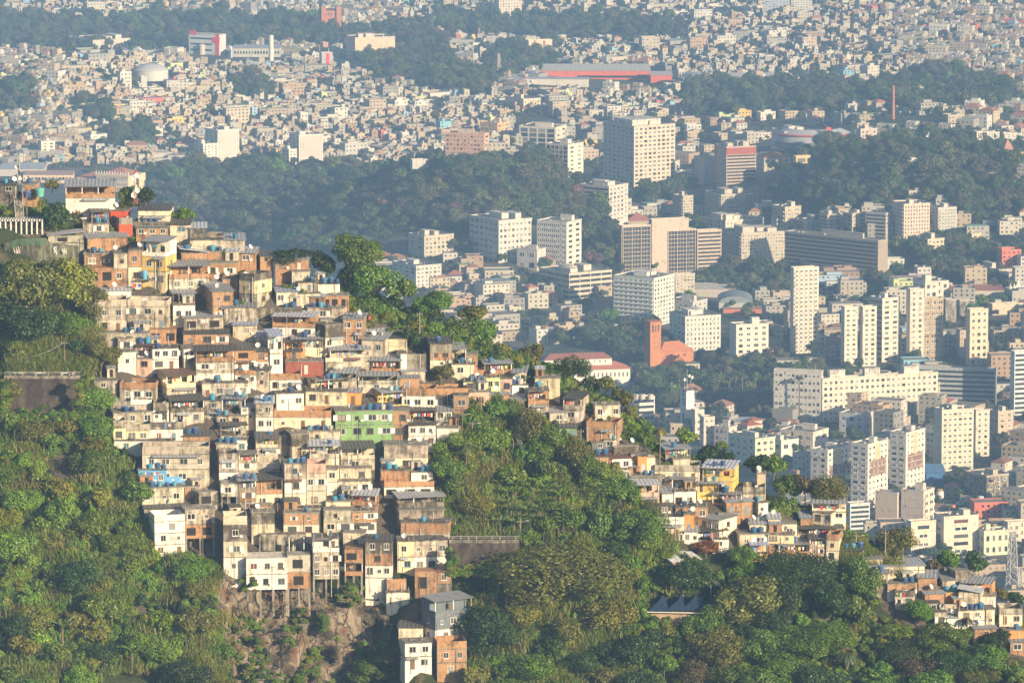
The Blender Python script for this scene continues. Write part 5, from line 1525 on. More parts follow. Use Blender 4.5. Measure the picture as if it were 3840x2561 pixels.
def scatters():
    rnd = random.Random(9)
    shrubs = protos('shrub', SMALL[:4], [LG['g'][0], LG['b'][0], LG['b'][0], LG['y'][0], LG['g'][0], LG['d'][0]])
    p, s = [], []
    for w, n in (('left slope', 5200), ('middle slope', 3000), ('wooded hollow', 1300)):
        P = WOODS[w]; xs = [q[0] for q in P]; ys = [q[1] for q in P]
        for _ in range(n):
            x, y = rnd.uniform(min(xs), max(xs)), rnd.uniform(min(ys), max(ys))
            if not in_wood(x, y, w): continue
            if noise.noise(Vector((x * .006, y * .008, 4))) < -.30 and rnd.random() < .7: continue
            r = rnd.uniform(.6, 2.0); q = hill_point(x, y); p.append(q + Vector((0, -.8, r * .5))); s.append((r * rnd.uniform(.8, 1.5), r, r * rnd.uniform(.7, 1.9)))
    scatter('undergrowth', p, s, shrubs, 'low sunlit shrubs and creepers covering the slope between the trees')
    gm = []                              # long grass between the shrubs
    for i in range(3):
        g = np.random.default_rng(300 + i); n = 150; b0 = g.normal(size=(n, 3)) * np.array([.55, .55, .06]); d = g.normal(size=(n, 3)) * .35; d[:, 2] = g.uniform(.5, 1.1, n); w = g.normal(size=(n, 3)); w[:, 2] = 0; w *= .035 / np.linalg.norm(w, axis=1)[:, None]
        V = np.stack([b0 - w, b0 + w, b0 + d + w * .5, b0 + d - w * .5], 1).reshape(-1, 3); gm.append(fastmesh('grass_tuft', V, np.arange(4 * n).reshape(-1, 4), [M_LEAF]))
    tuft = protos('grass', gm, [(.16, .20, .025), (.20, .19, .05), (.11, .17, .02)])
    p, s = [], []
    for w, n in (('left slope', 2000), ('middle slope', 1500)):
        P = WOODS[w]; xs = [q[0] for q in P]; ys = [q[1] for q in P]
        for _ in range(n):
            x, y = rnd.uniform(min(xs), max(xs)), rnd.uniform(min(ys), max(ys))
            if not in_wood(x, y, w) or noise.noise(Vector((x * .006, y * .008, 4))) > .05: continue
            r = rnd.uniform(1.2, 2.6); p.append(hill_point(x, y) + Vector((0, -1.2, 0))); s.append((r, r, r))
    for _ in range(700):
        x = rnd.uniform(60, 330); y = rnd.uniform(1270, 1400); r = rnd.uniform(1.2, 2.2); p.append(hill_point(x, y) + Vector((0, -3, 0))); s.append((r, r, r))
    for _ in range(500):
        x, y = rnd.uniform(3160, 3420), rnd.uniform(2010, 2150)
        if y > crest(x) - 15: r = rnd.uniform(1, 2); p.append(hill_point(x, y)); s.append((r, r, r))
    scatter('grass', p, s, tuft, 'long sunlit grass in the gaps of the shrubby slope')
    p, s = [], []                        # tufts on the cliff, along the ridge and in gaps between houses
    for _ in range(1500):
        x, y = rnd.uniform(790, 1480), rnd.uniform(2130, 2600)
        v = noise.noise(Vector((x * .012, y * .007, 9))) + max(0, (y - 2380) / 380)
        if not inpoly(x, y, ROCK) or v < .16: continue
        r = rnd.uniform(.4, 1.3); p.append(hill_point(x, y) + Vector((0, -.6, 0))); s.append((r, r, r))
    for _ in range(420):
        x = rnd.uniform(0, 3840); y = crest(x) + rnd.uniform(-10, 40); r = rnd.uniform(.5, 1.4); p.append(hill_point(x, max(y, crest(x))) + Vector((0, 0, r * .4))); s.append((r, r, r))
    for _ in range(900):                 # the back of the ridge
        x = rnd.uniform(1200, 3500); r = rnd.uniform(1.3, 3.2); y = crest(x) + rnd.uniform(-25, 25); q = at(x, y, Dh(x, crest(x)) + rnd.uniform(4, 9)); p.append(q + Vector((0, 0, r * .3))); s.append((r, r, r * rnd.uniform(.8, 1.3)))
    for a, b, c, d in ((5, 305, 1405, 1580), (1680, 1960, 2040, 2160)):
        for _ in range(150):             # growth closing in on the two slope walls
            t = rnd.random(); x, y = (rnd.uniform(a, b), d - abs(rnd.gauss(0, 22))) if t < .6 else (rnd.choice((a + abs(rnd.gauss(0, 14)), b - abs(rnd.gauss(0, 14)))), rnd.uniform(c + 20, d))
            r = rnd.uniform(.6, 1.6); p.append(at(x, y, Dh(x, d) - 4.5)); s.append((r, r, r))
    for _ in range(500):
        x, y = rnd.uniform(60, 3400), rnd.uniform(720, 2150)
        if y < crest(x): continue
        if noise.noise(Vector((x * .004, y * .005, 2))) < .2: continue
        r = rnd.uniform(.3, .9); p.append(hill_point(x, y)); s.append((r, r, r))
    scatter('creepers', p, s, shrubs, 'creepers and tufts hanging on the rock and among the houses')
    # far woods and street trees on the plain
    wood = protos('wood_tree', SMALL + MIDC[:2], [(.060, .095, .026), (.085, .120, .028), (.044, .070, .026), (.11, .112, .045), (.095, .085, .05)])
    p, s = [], []
    def add(x, y, r):
        q = ground_at(x, y); p.append(q + Vector((0, 0, r * .9))); s.append((r, r, r * rnd.uniform(.75, 1.15)))
    for f, b in zip(FORESTS, FBOX):
        A = (b[1] - b[0]) * (b[3] - b[2])
        far = (b[2] + b[3]) / 2 < 480
        for _ in range(int(A / (210 if far else 330))):
            x, y = rnd.uniform(b[0], b[1]), rnd.uniform(b[2], b[3])
            if inpoly(x, y, f): add(x, y, rnd.uniform(3.4, 8.2) if rnd.random() < .93 else rnd.uniform(8.5, 11.5))
    scatter('far_woods', p, s, wood, 'hazy woods and wooded hills in the city beyond the spur')
    p.clear(); s.clear()
    for _ in range(7500):
        x = rnd.uniform(-40, 3880); y = rnd.uniform(-30, 640) if rnd.random() < .68 else rnd.uniform(620, 2150)
        if y > crest(x) - 60 or in_forest(x, y) or kept(x, y) or noise.noise(Vector((x * .008, y * .016, 7))) < -.12: continue
        add(x, y, rnd.uniform(2.0, 4.6) * (1.5 if y > 640 else 1))
    scatter('street_trees', p, s, wood, 'scattered street trees among the distant city houses')
    # trees of the park that can be told apart
    for _ in range(75):
        x, y = rnd.uniform(560, 2330), rnd.uniform(640, 1010)
        if not in_forest(x, y) or y > crest(x) - 30: continue
        r = rnd.uniform(24, 46); tree(x, y - r, r, r * .85, rnd.choice('ooggdnp' if x > 1300 else 'oogdd'), dist='plain', rnd=rnd, name='park_tree')
    for x, y in ((1455, 800), (1700, 815), (1445, 812), (1715, 830), (1920, 858)): tree(x, y - 25, 40, 28, 'p', dist='plain', rnd=rnd, name='park_tree')
    for _ in range(60):
        x, y = rnd.uniform(2250, 3840), rnd.uniform(650, 1700)
        if y > crest(x) - 110 or in_forest(x, y) and rnd.random() < .4: continue
        r = rnd.uniform(22, 40); tree(x, y - r, r, r * .8, rnd.choice('gdog'), dist='plain', rnd=rnd, name='street_tree')
scatters()
# ================================================================== LANDMARK STRUCTURES AND SMALL THINGS
def root_at(name, P, label, cat, rz=0.0, group=None, land=None):
    o = ob(name, None, loc=P, rz=rz); o.empty_display_size = .1
    tag(o, label, cat, group); px = project(P)
    if land: LAND.append((land, px[0], px[1], True))
    return o
def part(root, name, mats, f, color=None, kind=None, **kw):
    b = MB(); f(b); return ob(name, b.mesh(name, mats), root, color=color, kind=kind, **kw)
def zpt(reg, x, y): return reg[0] + x * reg[2], reg[1] + y * reg[2]
def plain(reg, x, y):
    px, py = zpt(reg, x, y); P = ground_at(px, py); return P, project(P)[2] / FPX * reg[2]      # place, metres per unit of that region
def spur(reg, x, y, off=0.0):
    px, py = zpt(reg, x, y); s = Dh(px, py) + off; return at(px, py, s), s / FPX * reg[2]

def hip(b, x0, x1, y0, y1, z, t, e=.5, m=0):
    x0, x1, y0, y1 = x0 - e, x1 + e, y0 - e, y1 + e; w, d = x1 - x0, y1 - y0; i = min(w, d) / 2
    A = [(x0, y0, z), (x1, y0, z), (x1, y1, z), (x0, y1, z)]
    if w >= d:
        T = [(x0 + i, (y0 + y1) / 2, z + t), (x1 - i, (y0 + y1) / 2, z + t)]
        b.poly([A[0], A[1], T[1], T[0]], m); b.poly([A[2], A[3], T[0], T[1]], m); b.poly([A[1], A[2], T[1]], m); b.poly([A[3], A[0], T[0]], m)
    else:
        T = [((x0 + x1) / 2, y0 + i, z + t), ((x0 + x1) / 2, y1 - i, z + t)]
        b.poly([A[1], A[2], T[1], T[0]], m); b.poly([A[3], A[0], T[0], T[1]], m); b.poly([A[0], A[1], T[0]], m); b.poly([A[2], A[3], T[1]], m)
def winrow(root, n, x0, x1, z, w, h, me=None, side=0, name='window'):
    for i in range(n):
        p = x0 + (x1 - x0) * (i + .5) / n
        ob(name, me or CW, root, (p, 0, z) if side == 0 else (0, p, z), 0 if side == 0 else -math.pi / 2, (w, 1, h))

# --- orange brick church below the grey-white flats
def church():
    P, k = plain(R10, 1400, 330); o = root_at('church', P, 'orange church with a square bell tower and a dark gabled front', 'church', RAD(28), land='orange church')
    oc = (.46, .19, .085, .45); H = (330 - 45) * k
    part(o, 'tower', M_PL, lambda b: b.box(-9 * 1.0, -1, 3, 11, -3, (330 + 180) * k), oc)
    part(o, 'tower_roof', M_TI, lambda b: b.box(-9.4, -.6, 2.6, 11.4, (330 + 180) * k, (330 + 190) * k), (.36, .13, .07))
    for i in range(3): ob('arched_window', CWD, o, (-7 + i * 2, 3, (330 + 90) * k), 0, (.9, 1, 4.5))
    for z in (1.2, .5):
        for i in range(2): ob('window', CWD, o, (-6 + i * 2, 3, (330 + 40 - (1.2 - z) * 80) * k), 0, (.6, 1, 1))
    part(o, 'nave', M_PL, lambda b: b.box(-1, 24, 4, 18, -3, (330 - 110) * k), oc)
    part(o, 'nave_roof', M_TI, lambda b: hip(b, -1, 24, 4, 18, (330 - 110) * k, 6.0), (.48, .19, .09))
    for i in range(4): part(o, 'round_window', M_GLASS, lambda b: b.lathe([(0, 0), (.7, 0), (.7, .1), (0, .1)], 10), loc=(4 + i * 4.4, 3.95, (330 - 145) * k)).rotation_euler = (RAD(90), 0, 0)
    G = 14 * 1.0
    def gable(b):
        b.poly([(-1, -6, -3), (G, -6, -3), (G, -6, 8), (G / 2, -6, 14), (-1, -6, 8)]); b.poly([(-1, 4, -3), (-1, -6, -3), (-1, -6, 8), (-1, 4, 8)]); b.poly([(G, -6, -3), (G, 4, -3), (G, 4, 8), (G, -6, 8)])
    part(o, 'gabled_front', M_PL, gable, (.34, .14, .08, .4))
    part(o, 'front_roof', M_TI, lambda b: (b.poly([(-2, -6.6, 7.7), (G / 2 - .5, -6.6, 14.4), (G / 2 - .5, 4, 14.4), (-2, 4, 7.7)]), b.poly([(G / 2 - .5, -6.6, 14.4), (G + 1, -6.6, 7.7), (G + 1, 4, 7.7), (G / 2 - .5, 4, 14.4)])), (.25, .10, .06))
church()
# --- white institution with red roofs
def institution():
    P, k = plain(R10, 1085, 415); o = root_at('convent', P, 'white red-roofed institution with a raised upper storey, behind the ridge trees', 'building', RAD(12), land='white red-roofed institution')
    W, H = 800 * k, (415 - 245) * k
    part(o, 'wall', M_PL, lambda b: b.box(-W, 0, 0, 16, -3, H), (.68, .65, .60, .15))
    part(o, 'lower_roof', M_TI, lambda b: hip(b, -W, 0, 0, 16, H, 55 * k, 1.0), (.45, .17, .10))
    part(o, 'upper_storey', M_PL, lambda b: b.box(-W + .5, -W * .2, 4, 13, H + 1, (415 - 155) * k), (.68, .65, .60, .15))
    part(o, 'upper_roof', M_TI, lambda b: hip(b, -W + .5, -W * .2, 4, 13, (415 - 155) * k, 50 * k, .8), (.27, .11, .075))
    winrow(o, 20, -W + 1, -.5, H * .55, 1.0, H * .28)
    for i in range(11): ob('window', CW, o, (-W + 4 + i * (W * .72 / 11), 4, (415 - 190) * k), 0, (.9, 1, 1.6))
institution()
# --- fire tower with antennas
def fire_tower():
    P, k = plain(R10, 1600, 880); o = root_at('fire_tower', P, 'white slab tower with a dark window shaft and antennas on top', 'tower', RAD(30), land='white fire tower')
    W, H = 85 * k, (880 - 450) * k
    part(o, 'wall', M_PL, lambda b: b.box(0, W, 0, 105 * k, -3, H), (.72, .70, .66, .45))
    for a, z in ((.86, .13), (.68, .14), (.56, .06), (.08, .42)):
        g = part(o, 'stair_window', M_GLASS, lambda b: b.box(-.04, .02, 30 * k, 70 * k, H * a, H * (a + z)))
        part(g, 'mullion', M_FRAME, lambda b: [b.box(-.1, -.04, 30 * k, 70 * k, H * (a + z * i / 6) - .1, H * (a + z * i / 6) + .1) for i in range(1, 6)])
    part(o, 'cornice', M_CO, lambda b: b.box(-.3, W + .3, -.3, 105 * k + .3, H, H + .5))
    def ant(b):
        for x, y, h in ((.2, .2, 9), (.5, .6, 13), (.8, .4, 7), (.35, .8, 10), (.7, .85, 12), (.9, .1, 5)):
            b.tube((x * W, y * 100 * k, H), (x * W, y * 100 * k, H + h), .16, .08, 4); b.tube((x * W - 1, y * 100 * k, H + h * .7), (x * W + 1, y * 100 * k, H + h * .7), .07, .07, 4)
    part(o, 'antenna_cluster', M_STEEL, ant, kind='stuff')
    for x, z in ((-.4, 7), (3, 9), (5, 8)): part(o, 'dish', M_FRAME, lambda b: b.lathe([(0, 0), (.9, .25), (1.1, .6)], 10), loc=(x, 2, H + z)).rotation_euler = (RAD(100), 0, .3)
fire_tower()
# --- palace, sheds, domes, chimney, silos
def palace():
    P, k = plain(A1, 885, 1330); o = root_at('palace', P, 'cream palace with red tiled roofs and statues along its parapet, half hidden behind the hilltop', 'palace', RAD(-24), land='cream palace')
    W, H = 250 * k, (1330 - 1215) * k
    part(o, 'wall', M_PL, lambda b: b.box(-W, 0, 0, 30, -3, H), (.64, .50, .34, .2))
    part(o, 'wing', M_PL, lambda b: b.box(-W - 175 * k, -W, 4, 26, -3, H * .72), (.64, .50, .34, .2))
    part(o, 'tile_roof', M_TI, lambda b: (hip(b, -W + 3, -3, 4, 27, H + .4, 5), hip(b, -W - 173 * k, -W - 2, 6, 24, H * .74, 4)), (.40, .17, .11))
    part(o, 'cornice', M_PL, lambda b: (b.box(-W - .6, .6, -.7, 0, H - 1, H - .4), b.box(-W - .4, .4, -.5, .5, H, H + 1.3)), (.68, .55, .40, .1))
    for i in range(13): part(o, 'statue', M_FRAME, lambda b: b.lathe([(.45, 0), (.5, .3), (.3, 1.2), (.35, 1.7), (.2, 2.1), (0, 2.4)], 6), loc=(-W * i / 12.0, 0, H + 1.3))
    for f in range(3): winrow(o, 14, -W + 1, -1, H * (.1 + .3 * f), 1.2, H * .17)
palace()
def simple_box(reg, x0, x1, yt, yb, D, col, label, name, cat='building', rz=0, roofcol=None, arch=0, land=None, windows=0, mat=None):
    P, k = plain(reg, (x0 + x1) / 2, yb); o = root_at(name, P, label, cat, RAD(rz), land=land); w, H = (x1 - x0) * k / 2, (yb - yt) * k
    part(o, 'wall', mat or M_PL, lambda b: b.box(-w, w, 0, D, -3, H), col + (.3,))
    def rf(b):
        if arch:
            n = 10; pts = [(-w * math.cos(math.pi * i / n), H + arch * math.sin(math.pi * i / n)) for i in range(n + 1)]
            for (a, z), (c, y) in zip(pts, pts[1:]): b.poly([(a, -.4, z), (c, -.4, y), (c, D + .4, y), (a, D + .4, z)])
            b.poly([(x, 0, z) for x, z in pts]); b.poly([(x, D, z) for x, z in pts])
        else: corrugated(b, -w - .5, w + .5, -.5, D + .5, H + .1, H + .9, 2.2)
    part(o, 'roof', M_SH, rf, roofcol or (.36, .37, .39))
    if windows: winrow(o, windows, -w + .5, w - .5, H * .35, w * 1.2 / windows, H * .35, CWD)
    return o, w, H
simple_box(A1, -20, 300, 1165, 1215, 40, (.45, .42, .38), 'low grey hangar roof behind the hilltop, far end', 'hangar', roofcol=(.40, .42, .44))
simple_box(A1, 160, 500, 1205, 1260, 22, (.62, .47, .33), 'long cream barrack with a pinkish roof beside the cream palace', 'barracks', roofcol=(.42, .25, .18), windows=14)
simple_box(A1, 845, 1175, 348, 378, 20, (.50, .46, .40), 'long flat beige hall before the far woods', 'hall')
simple_box(A1, 1605, 1930, 335, 395, 30, (.48, .45, .38), 'long ochre hall with ribbed walls beside the tall white cylinder', 'hall', windows=16)
o_, w_, h_ = simple_box(A2, 1352, 2128, 490, 545, 60, (.56, .13, .07), 'very long red hall with a pale flat roof in the middle distance', 'exhibition_hall', 'hall', roofcol=(.58, .52, .44), land='long red hall')
part(o_, 'dark_strip', M_GLASS, lambda b: b.box(-w_ * .3, w_ * .95, -.1, .02, 1, h_ * .42))
simple_box(A2, 2130, 2278, 520, 572, 30, (.56, .13, .07), 'red end pavilion of the very long red hall', 'exhibition_hall', 'hall', roofcol=(.5, .45, .4))
simple_box(A2, 1045, 1700, 545, 585, 10, (.58, .54, .47), 'pale elevated ramp in front of the very long red hall', 'ramp', 'ramp', rz=-4)
simple_box(C1, 1900, 2220, 1215, 1300, 30, (.40, .40, .38), 'arched bluish hangar roof right of the pale green tower', 'hangar', arch=5, roofcol=(.20, .235, .27), land='arched hangar')
simple_box(C1, 1940, 2360, 1270, 1310, 12, (.50, .17, .10), 'long rusty red viaduct deck beside the arched hangar', 'viaduct', 'viaduct', roofcol=(.3, .2, .15))
simple_box(C1, 1680, 2045, 1085, 1165, 26, (.42, .38, .33), 'cream warehouse with a ribbed grey band and two roof boxes', 'warehouse', roofcol=(.55, .5, .44))
simple_box(C3, 1450, 1625, 1205, 1345, 26, (.06, .17, .36), 'blue walled hall with a sagging blue roof under the olive-banded tower', 'hall', roofcol=(.10, .24, .42), land='blue hall')
simple_box(C2, 1610, 2210, 1490, 1535, 12, (.46, .40, .31), 'long tan viaduct deck crossing behind the plain cream slab', 'viaduct', 'viaduct', roofcol=(.36, .32, .27))
simple_box(C2, 1665, 2165, 1100, 1200, 24, (.48, .43, .37), 'blank beige church flank wall under a red roof', 'church', roofcol=(.42, .15, .10), land='long church flank')
simple_box(C2, 1975, 2420, 470, 510, 50, (.36, .36, .36), 'wide dark roofed shed at the far edge below the wooded hill', 'shed', roofcol=(.30, .34, .40))
simple_box(R10, 2040, 2240, 740, 800, 14, (.50, .44, .36), 'tan flat-roofed block behind the mint flats', 'warehouse')
simple_box(A3, 0, 165, 545, 595, 30, (.34, .34, .35), 'grey gabled warehouse at the near end of the container yard', 'warehouse', arch=4)
simple_box(A3, 165, 640, 530, 560, 30, (.46, .38, .32), 'long striped roof depot behind red containers', 'depot', roofcol=(.55, .50, .44))
simple_box(A3, 1145, 1660, 590, 612, 14, (.58, .53, .46), 'pale overpass deck left of the distant brick chimney', 'overpass', 'overpass')
simple_box(A3, 2060, 2400, 588, 610, 14, (.56, .51, .44), 'pale overpass deck at the far edge beyond the trees', 'overpass', 'overpass')
simple_box(A3, 1175, 1375, 795, 815, 14, (.58, .53, .46), 'white station canopy at the foot of the distant brick chimney', 'station')
for i, (a, b_, c) in enumerate(((1432, 1490, (.40, .10, .06)), (1492, 1556, (.12, .22, .34)), (1560, 1622, (.42, .11, .07)))):
    simple_box(A3, a, b_, 588, 632, 12, c, ('left red', 'single blue', 'right red')[i] + ' container stack beside the distant brick chimney', 'container_stack', 'containers', mat=M_PAINT)
for i, (a, b_, y, c, w) in enumerate(((240, 330, 575, (.40, .12, .08), 'dull red'), (410, 520, 590, (.48, .14, .09), 'long red'), (590, 645, 570, (.10, .26, .16), 'green'), (690, 780, 568, (.45, .12, .08), 'bright red'))):
    simple_box(A3, a, b_, y - 28, y, 12, c, w + ' container stack before the striped roof depot', 'container_stack', 'containers', mat=M_PAINT)
def lathe_thing(reg, x, yb, name, label, cat, prof, col, mat=None, n=20, land=None, extra=None):
    """prof in region units (radius, height)"""
    P, k = plain(reg, x, yb); o = root_at(name, P, label, cat, land=land)
    for i, (nm, pr, c) in enumerate(prof): part(o, nm, mat or M_PL, lambda b: b.lathe([(r * k, h * k) for r, h in pr], n), (c or col) + (.25,))
    if extra: extra(o, k)
lathe_thing(A1, 1037, 550, 'gas_holder', 'silver domed gas holder above the hazy hillside quarter', 'gas holder', [('drum', [(122, 0), (122, 66), (124, 66), (124, 70)], None), ('dome', [(124, 70), (100, 88), (60, 106), (20, 114), (0, 115)], (.42, .42, .42))], (.50, .49, .46), M_PAINT, 32, 'silver domed gas holder')
lathe_thing(A1, 1867, 430, 'water_tower', 'tall white cylinder standing alone in the far haze', 'tower', [('shaft', [(17, 0), (17, 180)], None), ('cap', [(18, 180), (18, 186), (0, 187)], None)], (.62, .58, .52), land='tall white cylinder')
lathe_thing(A1, 1390, 378, 'storage_tank', 'ribbed beige tank in front of the red-panelled research block', 'tank', [('drum', [(21, 0), (21, 70)], None), ('lid', [(22, 70), (0, 76)], None)], (.52, .44, .36))
lathe_thing(A1, 1588, 400, 'storage_tank', 'shiny steel tank beside the red-panelled research block', 'tank', [('drum', [(13, 0), (13, 76)], None), ('lid', [(13, 76), (0, 82)], None)], (.60, .60, .60), M_PAINT)
lathe_thing(A3, 1449, 822, 'brick_chimney', 'tall tapering brick chimney far off beyond the arena', 'chimney', [('shaft', [(12, 0), (8, 200), (7.5, 226)], None), ('rim', [(9, 226), (9, 233), (5, 233)], None)], (.42, .17, .09), None, 12, 'distant brick chimney')
for i, dx in enumerate((0, 19)):
    lathe_thing(A3, 1848 + dx, 962, 'silo', ('left', 'right')[i] + ' one of two joined white silos in front of far white flats', 'silo', [('shaft', [(9, 0), (9, 100)], None), ('cap', [(9, 100), (6, 105), (0, 106)], None)], (.66, .63, .58))
for i, (x, y, r, w) in enumerate(((1570, 1112, 27, 'nearer silver observatory dome on a cream institute'), (1383, 1105, 24, 'dimmer grey observatory dome among trees'))):
    lathe_thing(A3, x, y, 'observatory', w, 'observatory', [('drum', [(r * .8, 0), (r * .8, 32), (r, 34)], None), ('dome', [(r, 34), (r * .95, 45), (r * .7, 58), (r * .3, 67), (0, 69)], (.48, .48, .47))], (.46, .42, .38), M_PAINT)
lathe_thing(C3, 1577, 1535, 'silo', 'white cylinder tank with a rusty crown below the brown-panelled towers', 'silo', [('shaft', [(35, 0), (35, 165)], None), ('crown', [(28, 165), (28, 182), (0, 183)], (.45, .26, .08))], (.64, .62, .58))
lathe_thing(C3, 1950, 1567, 'silo', 'bluish white cylinder tank near the stained concrete block', 'silo', [('shaft', [(30, 0), (30, 148)], None), ('cap', [(30, 148), (0, 155)], None)], (.52, .54, .56))
lathe_thing(A2, 671, 600, 'water_tower', 'small red drum water tower on a grassy rise in mid distance', 'water tower', [('leg', [(4, 0), (4, 12)], None), ('drum', [(15, 12), (15, 52), (0, 56)], None)], (.50, .13, .08), M_PAINT)
for i, x in enumerate((1135, 1195, 1270)):
    P, k = plain(R10, x, 790); lathe_thing(R10, x, 790, 'cistern', ('first', 'second', 'third')[i] + ' round cistern from the ridge on the white cistern block', 'cistern', [('drum', [(27, 262), (27, 305)], None), ('lid', [(29, 305), (29, 309), (0, 312)], None)], (.50, .45, .38))
def arena():
    P, k = plain(A3, 900, 985); o = root_at('arena', P, 'wide sweeping arena roof with a white shell and a red emblem', 'arena', land='curved arena')
    def roof(b):
        n = 30
        for i in range(n):
            a0, a1 = math.pi * (1 + i / n), math.pi * (1 + (i + 1) / n)
            for r0, r1, z0, z1, m in ((280, 275, 20, 70, 0), (275, 180, 70, 105, 0)):
                b.poly([(r0 * k * math.cos(a0), r0 * .8 * k * math.sin(a0), z0 * k), (r0 * k * math.cos(a1), r0 * .8 * k * math.sin(a1), z0 * k), (r1 * k * math.cos(a1), r1 * .8 * k * math.sin(a1), z1 * k), (r1 * k * math.cos(a0), r1 * .8 * k * math.sin(a0), z1 * k)])
    part(o, 'roof_shell', M_PAINT, roof, (.40, .40, .42))
    def wall(b):
        n = 24
        for i in range(n):
            a0, a1 = math.pi * (1 + i / n), math.pi * (1 + (i + 1) / n)
            b.poly([(265 * k * math.cos(a0), 212 * k * math.sin(a0), -3), (265 * k * math.cos(a1), 212 * k * math.sin(a1), -3), (265 * k * math.cos(a1), 212 * k * math.sin(a1), 40 * k), (265 * k * math.cos(a0), 212 * k * math.sin(a0), 40 * k)])
    part(o, 'ring_wall', M_PL, wall, (.22, .21, .22, .2))
    part(o, 'rim', M_PAINT, lambda b: [b.tube((278 * k * math.cos(math.pi * (1 + i / 20)), 222 * k * math.sin(math.pi * (1 + i / 20)), 71 * k), (278 * k * math.cos(math.pi * (1 + (i + 1) / 20)), 222 * k * math.sin(math.pi * (1 + (i + 1) / 20)), 71 * k), 1.0, 1.0, 5) for i in range(20)], (.42, .10, .07))
    part(o, 'red_emblem', M_PAINT, lambda b: b.poly([(60 * k, -225 * k, 8), (120 * k, -212 * k, 6), (110 * k, -214 * k, 16), (80 * k, -222 * k, 17)]), (.5, .07, .06))
arena()
def castle():
    P, k = plain(A1, 2280, 215); o = root_at('castle', P, 'red brick castle with two domed towers on the far wooded ridge', 'castle', RAD(8), land='far red brick castle')
    c = (.42, .17, .10, .2)
    part(o, 'wall', M_PL, lambda b: b.box(-68 * k, 68 * k, 0, 30, -3, 140 * k), c)
    for x in (-52, 52): part(o, 'tower', M_PL, lambda b: b.box((x - 16) * k, (x + 16) * k, -2, 12, -3, 168 * k), c); part(o, 'tower_dome', M_PAINT, lambda b: b.lathe([(9 * k, 0), (10 * k, 8 * k), (6 * k, 18 * k), (0, 26 * k)], 10), (.20, .30, .24), loc=(x * k, 4, 168 * k))
    for f in range(3): winrow(o, 7, -60 * k, 60 * k, (20 + f * 42) * k, 6 * k, 22 * k, CWD)
castle()
def yellow_palace():
    P, k = plain(A3, 2250, 1125); o = root_at('mansion', P, 'yellow mansion with a pink mansard tower, far edge among trees', 'mansion', RAD(10))
    part(o, 'wall', M_PL, lambda b: (b.box(-90 * k, 100 * k, 0, 20, -3, 75 * k), b.box(-50 * k, 25 * k, -3, 8, -3, 90 * k)), (.62, .45, .18, .15))
    part(o, 'mansard_roof', M_TI, lambda b: hip(b, -50 * k, 25 * k, -3, 8, 90 * k, 9), (.42, .22, .18)); winrow(o, 6, -80 * k, 90 * k, 25 * k, 7 * k, 22 * k)
yellow_palace()
for i in range(8):
    x = 2010 + i * 39
    B(A3, x, x + 14, x + 36, 912 + i * 2, 1010, 6, 1, 2, WHITE, ('first', 'second', 'third', 'fourth', 'fifth', 'sixth', 'seventh', 'last')[i] + ' block from the silos in the row of far white flats', styr='n', styl='n', group='row of far white flats', roof='p')
def gothic():
    P, k = plain(C2, 2290, 1190); o = root_at('gothic_church', P, 'white gothic church front with pinnacles at the frame edge', 'church', RAD(10))
    part(o, 'front', M_PL, lambda b: (b.box(-70 * k, 90 * k, 0, 14, -3, 100 * k), b.poly([(-30 * k, -.5, 100 * k), (40 * k, -.5, 100 * k), (5 * k, -.5, 190 * k)]), b.poly([(-30 * k, .5, 100 * k), (5 * k, .5, 190 * k), (40 * k, .5, 100 * k)])), (.64, .60, .54, .3))
    for x in (-68, -32, 42, 88): part(o, 'pinnacle', M_FRAME, lambda b: (b.box(-.8, .8, -.8, .8, 0, 120 * k), b.lathe([(1.1, 120 * k), (0, 160 * k)], 4)), loc=(x * k, 0, 0))
    for x in (-12, 22): ob('arched_window', CWD, o, (x * k, -.5, 30 * k), 0, (14 * k, 1, 50 * k))
gothic()
# --- blue hipped roofs in the hollow
def blue_roofs():
    P, k = spur(R12 if False else (1920, 1921, S1), 1640, 960, -3); o = root_at('hall', P, 'low hall under four blue hipped roofs among the trees of the hollow', 'hall', RAD(-6), land='blue hipped roofs')
    part(o, 'wall', M_PL, lambda b: b.box(-380 * k, 330 * k, 0, 12, -6, 50 * k), (.40, .30, .20, .4))
    for x0, x1, z, t in ((-380, -190, 52, 95), (-200, -30, 66, 85), (-70, 120, 66, 100), (120, 390, 70, 85)):
        part(o, 'hipped_roof', M_TI, lambda b: hip(b, x0 * k, x1 * k, -.5, 9, z * k, t * k, .4), (.014, .038, .085))
    part(o, 'eave', M_FRAME, lambda b: b.box(-400 * k, 400 * k, -1.0, -.7, 44 * k, 51 * k))
blue_roofs()
def white_shed():
    P, k = spur((1920, 1921, S1), 1600, 540); o = root_at('warehouse', P, 'shed with a white ribbed roof and brown end wall beside the orange flowering tree', 'warehouse', RAD(28), land='white ribbed shed')
    part(o, 'wall', M_PL, lambda b: b.box(-150 * k, 150 * k, 0, 14, -3, 100 * k), (.36, .24, .15, .5))
    part(o, 'sheet_roof', M_SH, lambda b: corrugated(b, -160 * k, 160 * k, -.4, 14.4, 100 * k, 100 * k + 3.2, .8), (.62, .63, .64))
white_shed()
